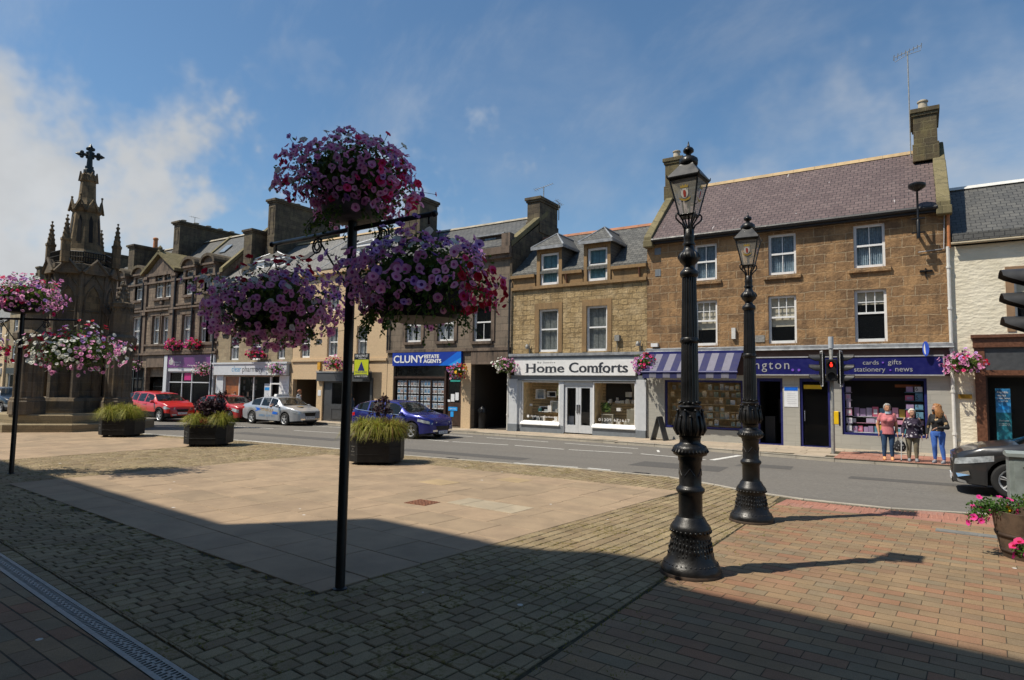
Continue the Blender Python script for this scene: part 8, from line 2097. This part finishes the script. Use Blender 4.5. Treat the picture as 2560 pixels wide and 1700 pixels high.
person('person in a rose pink T-shirt and dark blue jeans carrying a black shopping bag', (-.86, 22.75, gz(-.8) + .09), .12, 1.70, 1.14, P('tanned_skin', (.48, .235, .13), .55), GREYHAIR, 'short', P('rose_tshirt', (.50, .155, .165), .85, var=.1), .5, P('dark_jeans', (.022, .055, .12), .85, var=.2), P('orange_shoes', (.70, .33, .14), .6, var=.35, vs=16), a1, None, .2, (P('pale_blue_mask', (.45, .60, .68)), 'down'), .035, tophem=.46, hem_r=1.08, group=G_P)
BG = thing('shopping_bag', 'black patterned shopping bag hanging from the hand of the person in pink', 'bag', (-.86 + .31, 22.75 - .04, gz(-.8) + .09 + .28))
def pattern(name, base, spot, scale, thr=.35):
    m, t, b = mat(name); co = t.n('ShaderNodeTexCoord').outputs['Object']; vo = t.n('ShaderNodeTexVoronoi', {'Vector': t.vm('ADD', co, t.vm('SCALE', t.noise(co, 9, 3)[1], scale=.12))}); vo.inputs['Scale'].default_value = scale
    t.set(b.inputs['Base Color'], t.mix(t.m('LESS_THAN', vo.outputs['Distance'], thr), c4(base), c4(spot))); b.inputs['Roughness'].default_value = .85; return m
m = MB(); m.loft([[(rx * cos(t_), ry * sin(t_), z) for t_ in [2 * pi * i / 14 for i in range(14)]] for z, rx, ry in ((0, .10, .05), (.05, .15, .075), (.16, .165, .085), (.27, .13, .07), (.33, .07, .04))]); m.build('bag_body', pattern('bag_print', (.012, .012, .014), (.30, .30, .31), 16, .3), BG, smooth=True)
m = MB(); m.tube([(-.05, 0, .32), (-.04, 0, .44), (.0, .0, .50), (.04, 0, .44), (.05, 0, .32)], .010, 5); m.build('bag_handles', 'blackpaint', BG)
a2 = {1: ((.225, .05, .98), (.235, .0, .78)), -1: ((.235, .03, .96), (.25, -.14, .80))}
person('person with white hair in a dark patterned blouse and khaki trousers, leaning on a stick', (-.22, 22.72, gz(-.2) + .09), .05, 1.56, 1.10, SKIN, WHITEHAIR, 'short', pattern('floral_blouse', (.025, .015, .035), (.50, .46, .50), 13, .30), 1.75, P('khaki_trousers', (.17, .145, .095), .85, var=.15), P('grey_trainers', (.20, .21, .22), .7), a2, None, .35, None, .02, tophem=.45, hem_r=1.15, group=G_P)
WS = thing('walking_stick', 'white walking stick held by the person with white hair', 'walking stick', (-.22 - .30, 22.72 - .17, gz(-.2) + .09))
m = MB(); m.tube([(0, 0, 0), (.02, 0, .74)], .013, 8); m.build('shaft', 'offwhite', WS)
m = MB(); m.tube([(-.05, .0, .75), (.02, 0, .755), (.07, .01, .74)], .015, 8); m.build('grip', 'blackpaint', WS); m = MB(); m.lathe([(.02, 0), (.015, .03)], 8); m.build('ferrule', 'rubber', WS)
a3 = {1: ((.27, -.02, 1.05), (.06, -.24, 1.04)), -1: ((.27, .02, 1.02), (.24, -.12, .83))}
person('person with long auburn hair, black mask, black jacket and bright blue jeans', (.42, 22.66, gz(.4) + .09), -.35, 1.72, 1.06, SKIN, GINGER, 'long', pattern('black_tan_jacket', (.012, .012, .013), (.40, .27, .14), 6, .26), 1.9, P('bright_blue_jeans', (.045, .125, .42), .85, var=.22), P('grey_running_shoes', (.22, .23, .25), .7), a3, {1: ((.10, -.01, .49), (.14, .0, .077)), -1: ((.085, -.03, .49), (.10, .03, .077))}, -.9, (P('black_mask', (.012, .012, .012)), 'on'), .02, tophem=.55, group=G_P)
person('person in a grey hooded top seen from behind at the open pend', (-32.35, 25.75, gz(-32) + .09), pi - .1, 1.86, 1.1, SKIN, P('reddish_hair', (.28, .11, .05), .7), 'short', P('grey_hoodie', (.20, .215, .24), .9), 1.9, P('dark_trousers', (.02, .02, .025), .9), 'blackplastic', hood=True, group='people on the far pavement')
person('person in a navy coat and pale face mask passing the dark grey shop', (-27.35, 25.3, gz(-27) + .09), .5, 1.74, 1.1, SKIN, P('brown_hair', (.17, .08, .035), .7), 'short', P('navy_coat', (.02, .035, .06), .9, var=.5, vs=20), 1.9, P('black_trousers', (.015, .015, .018), .9), 'blackplastic', mask=(P('pale_mask', (.50, .58, .64)), 'on'), group='people on the far pavement')
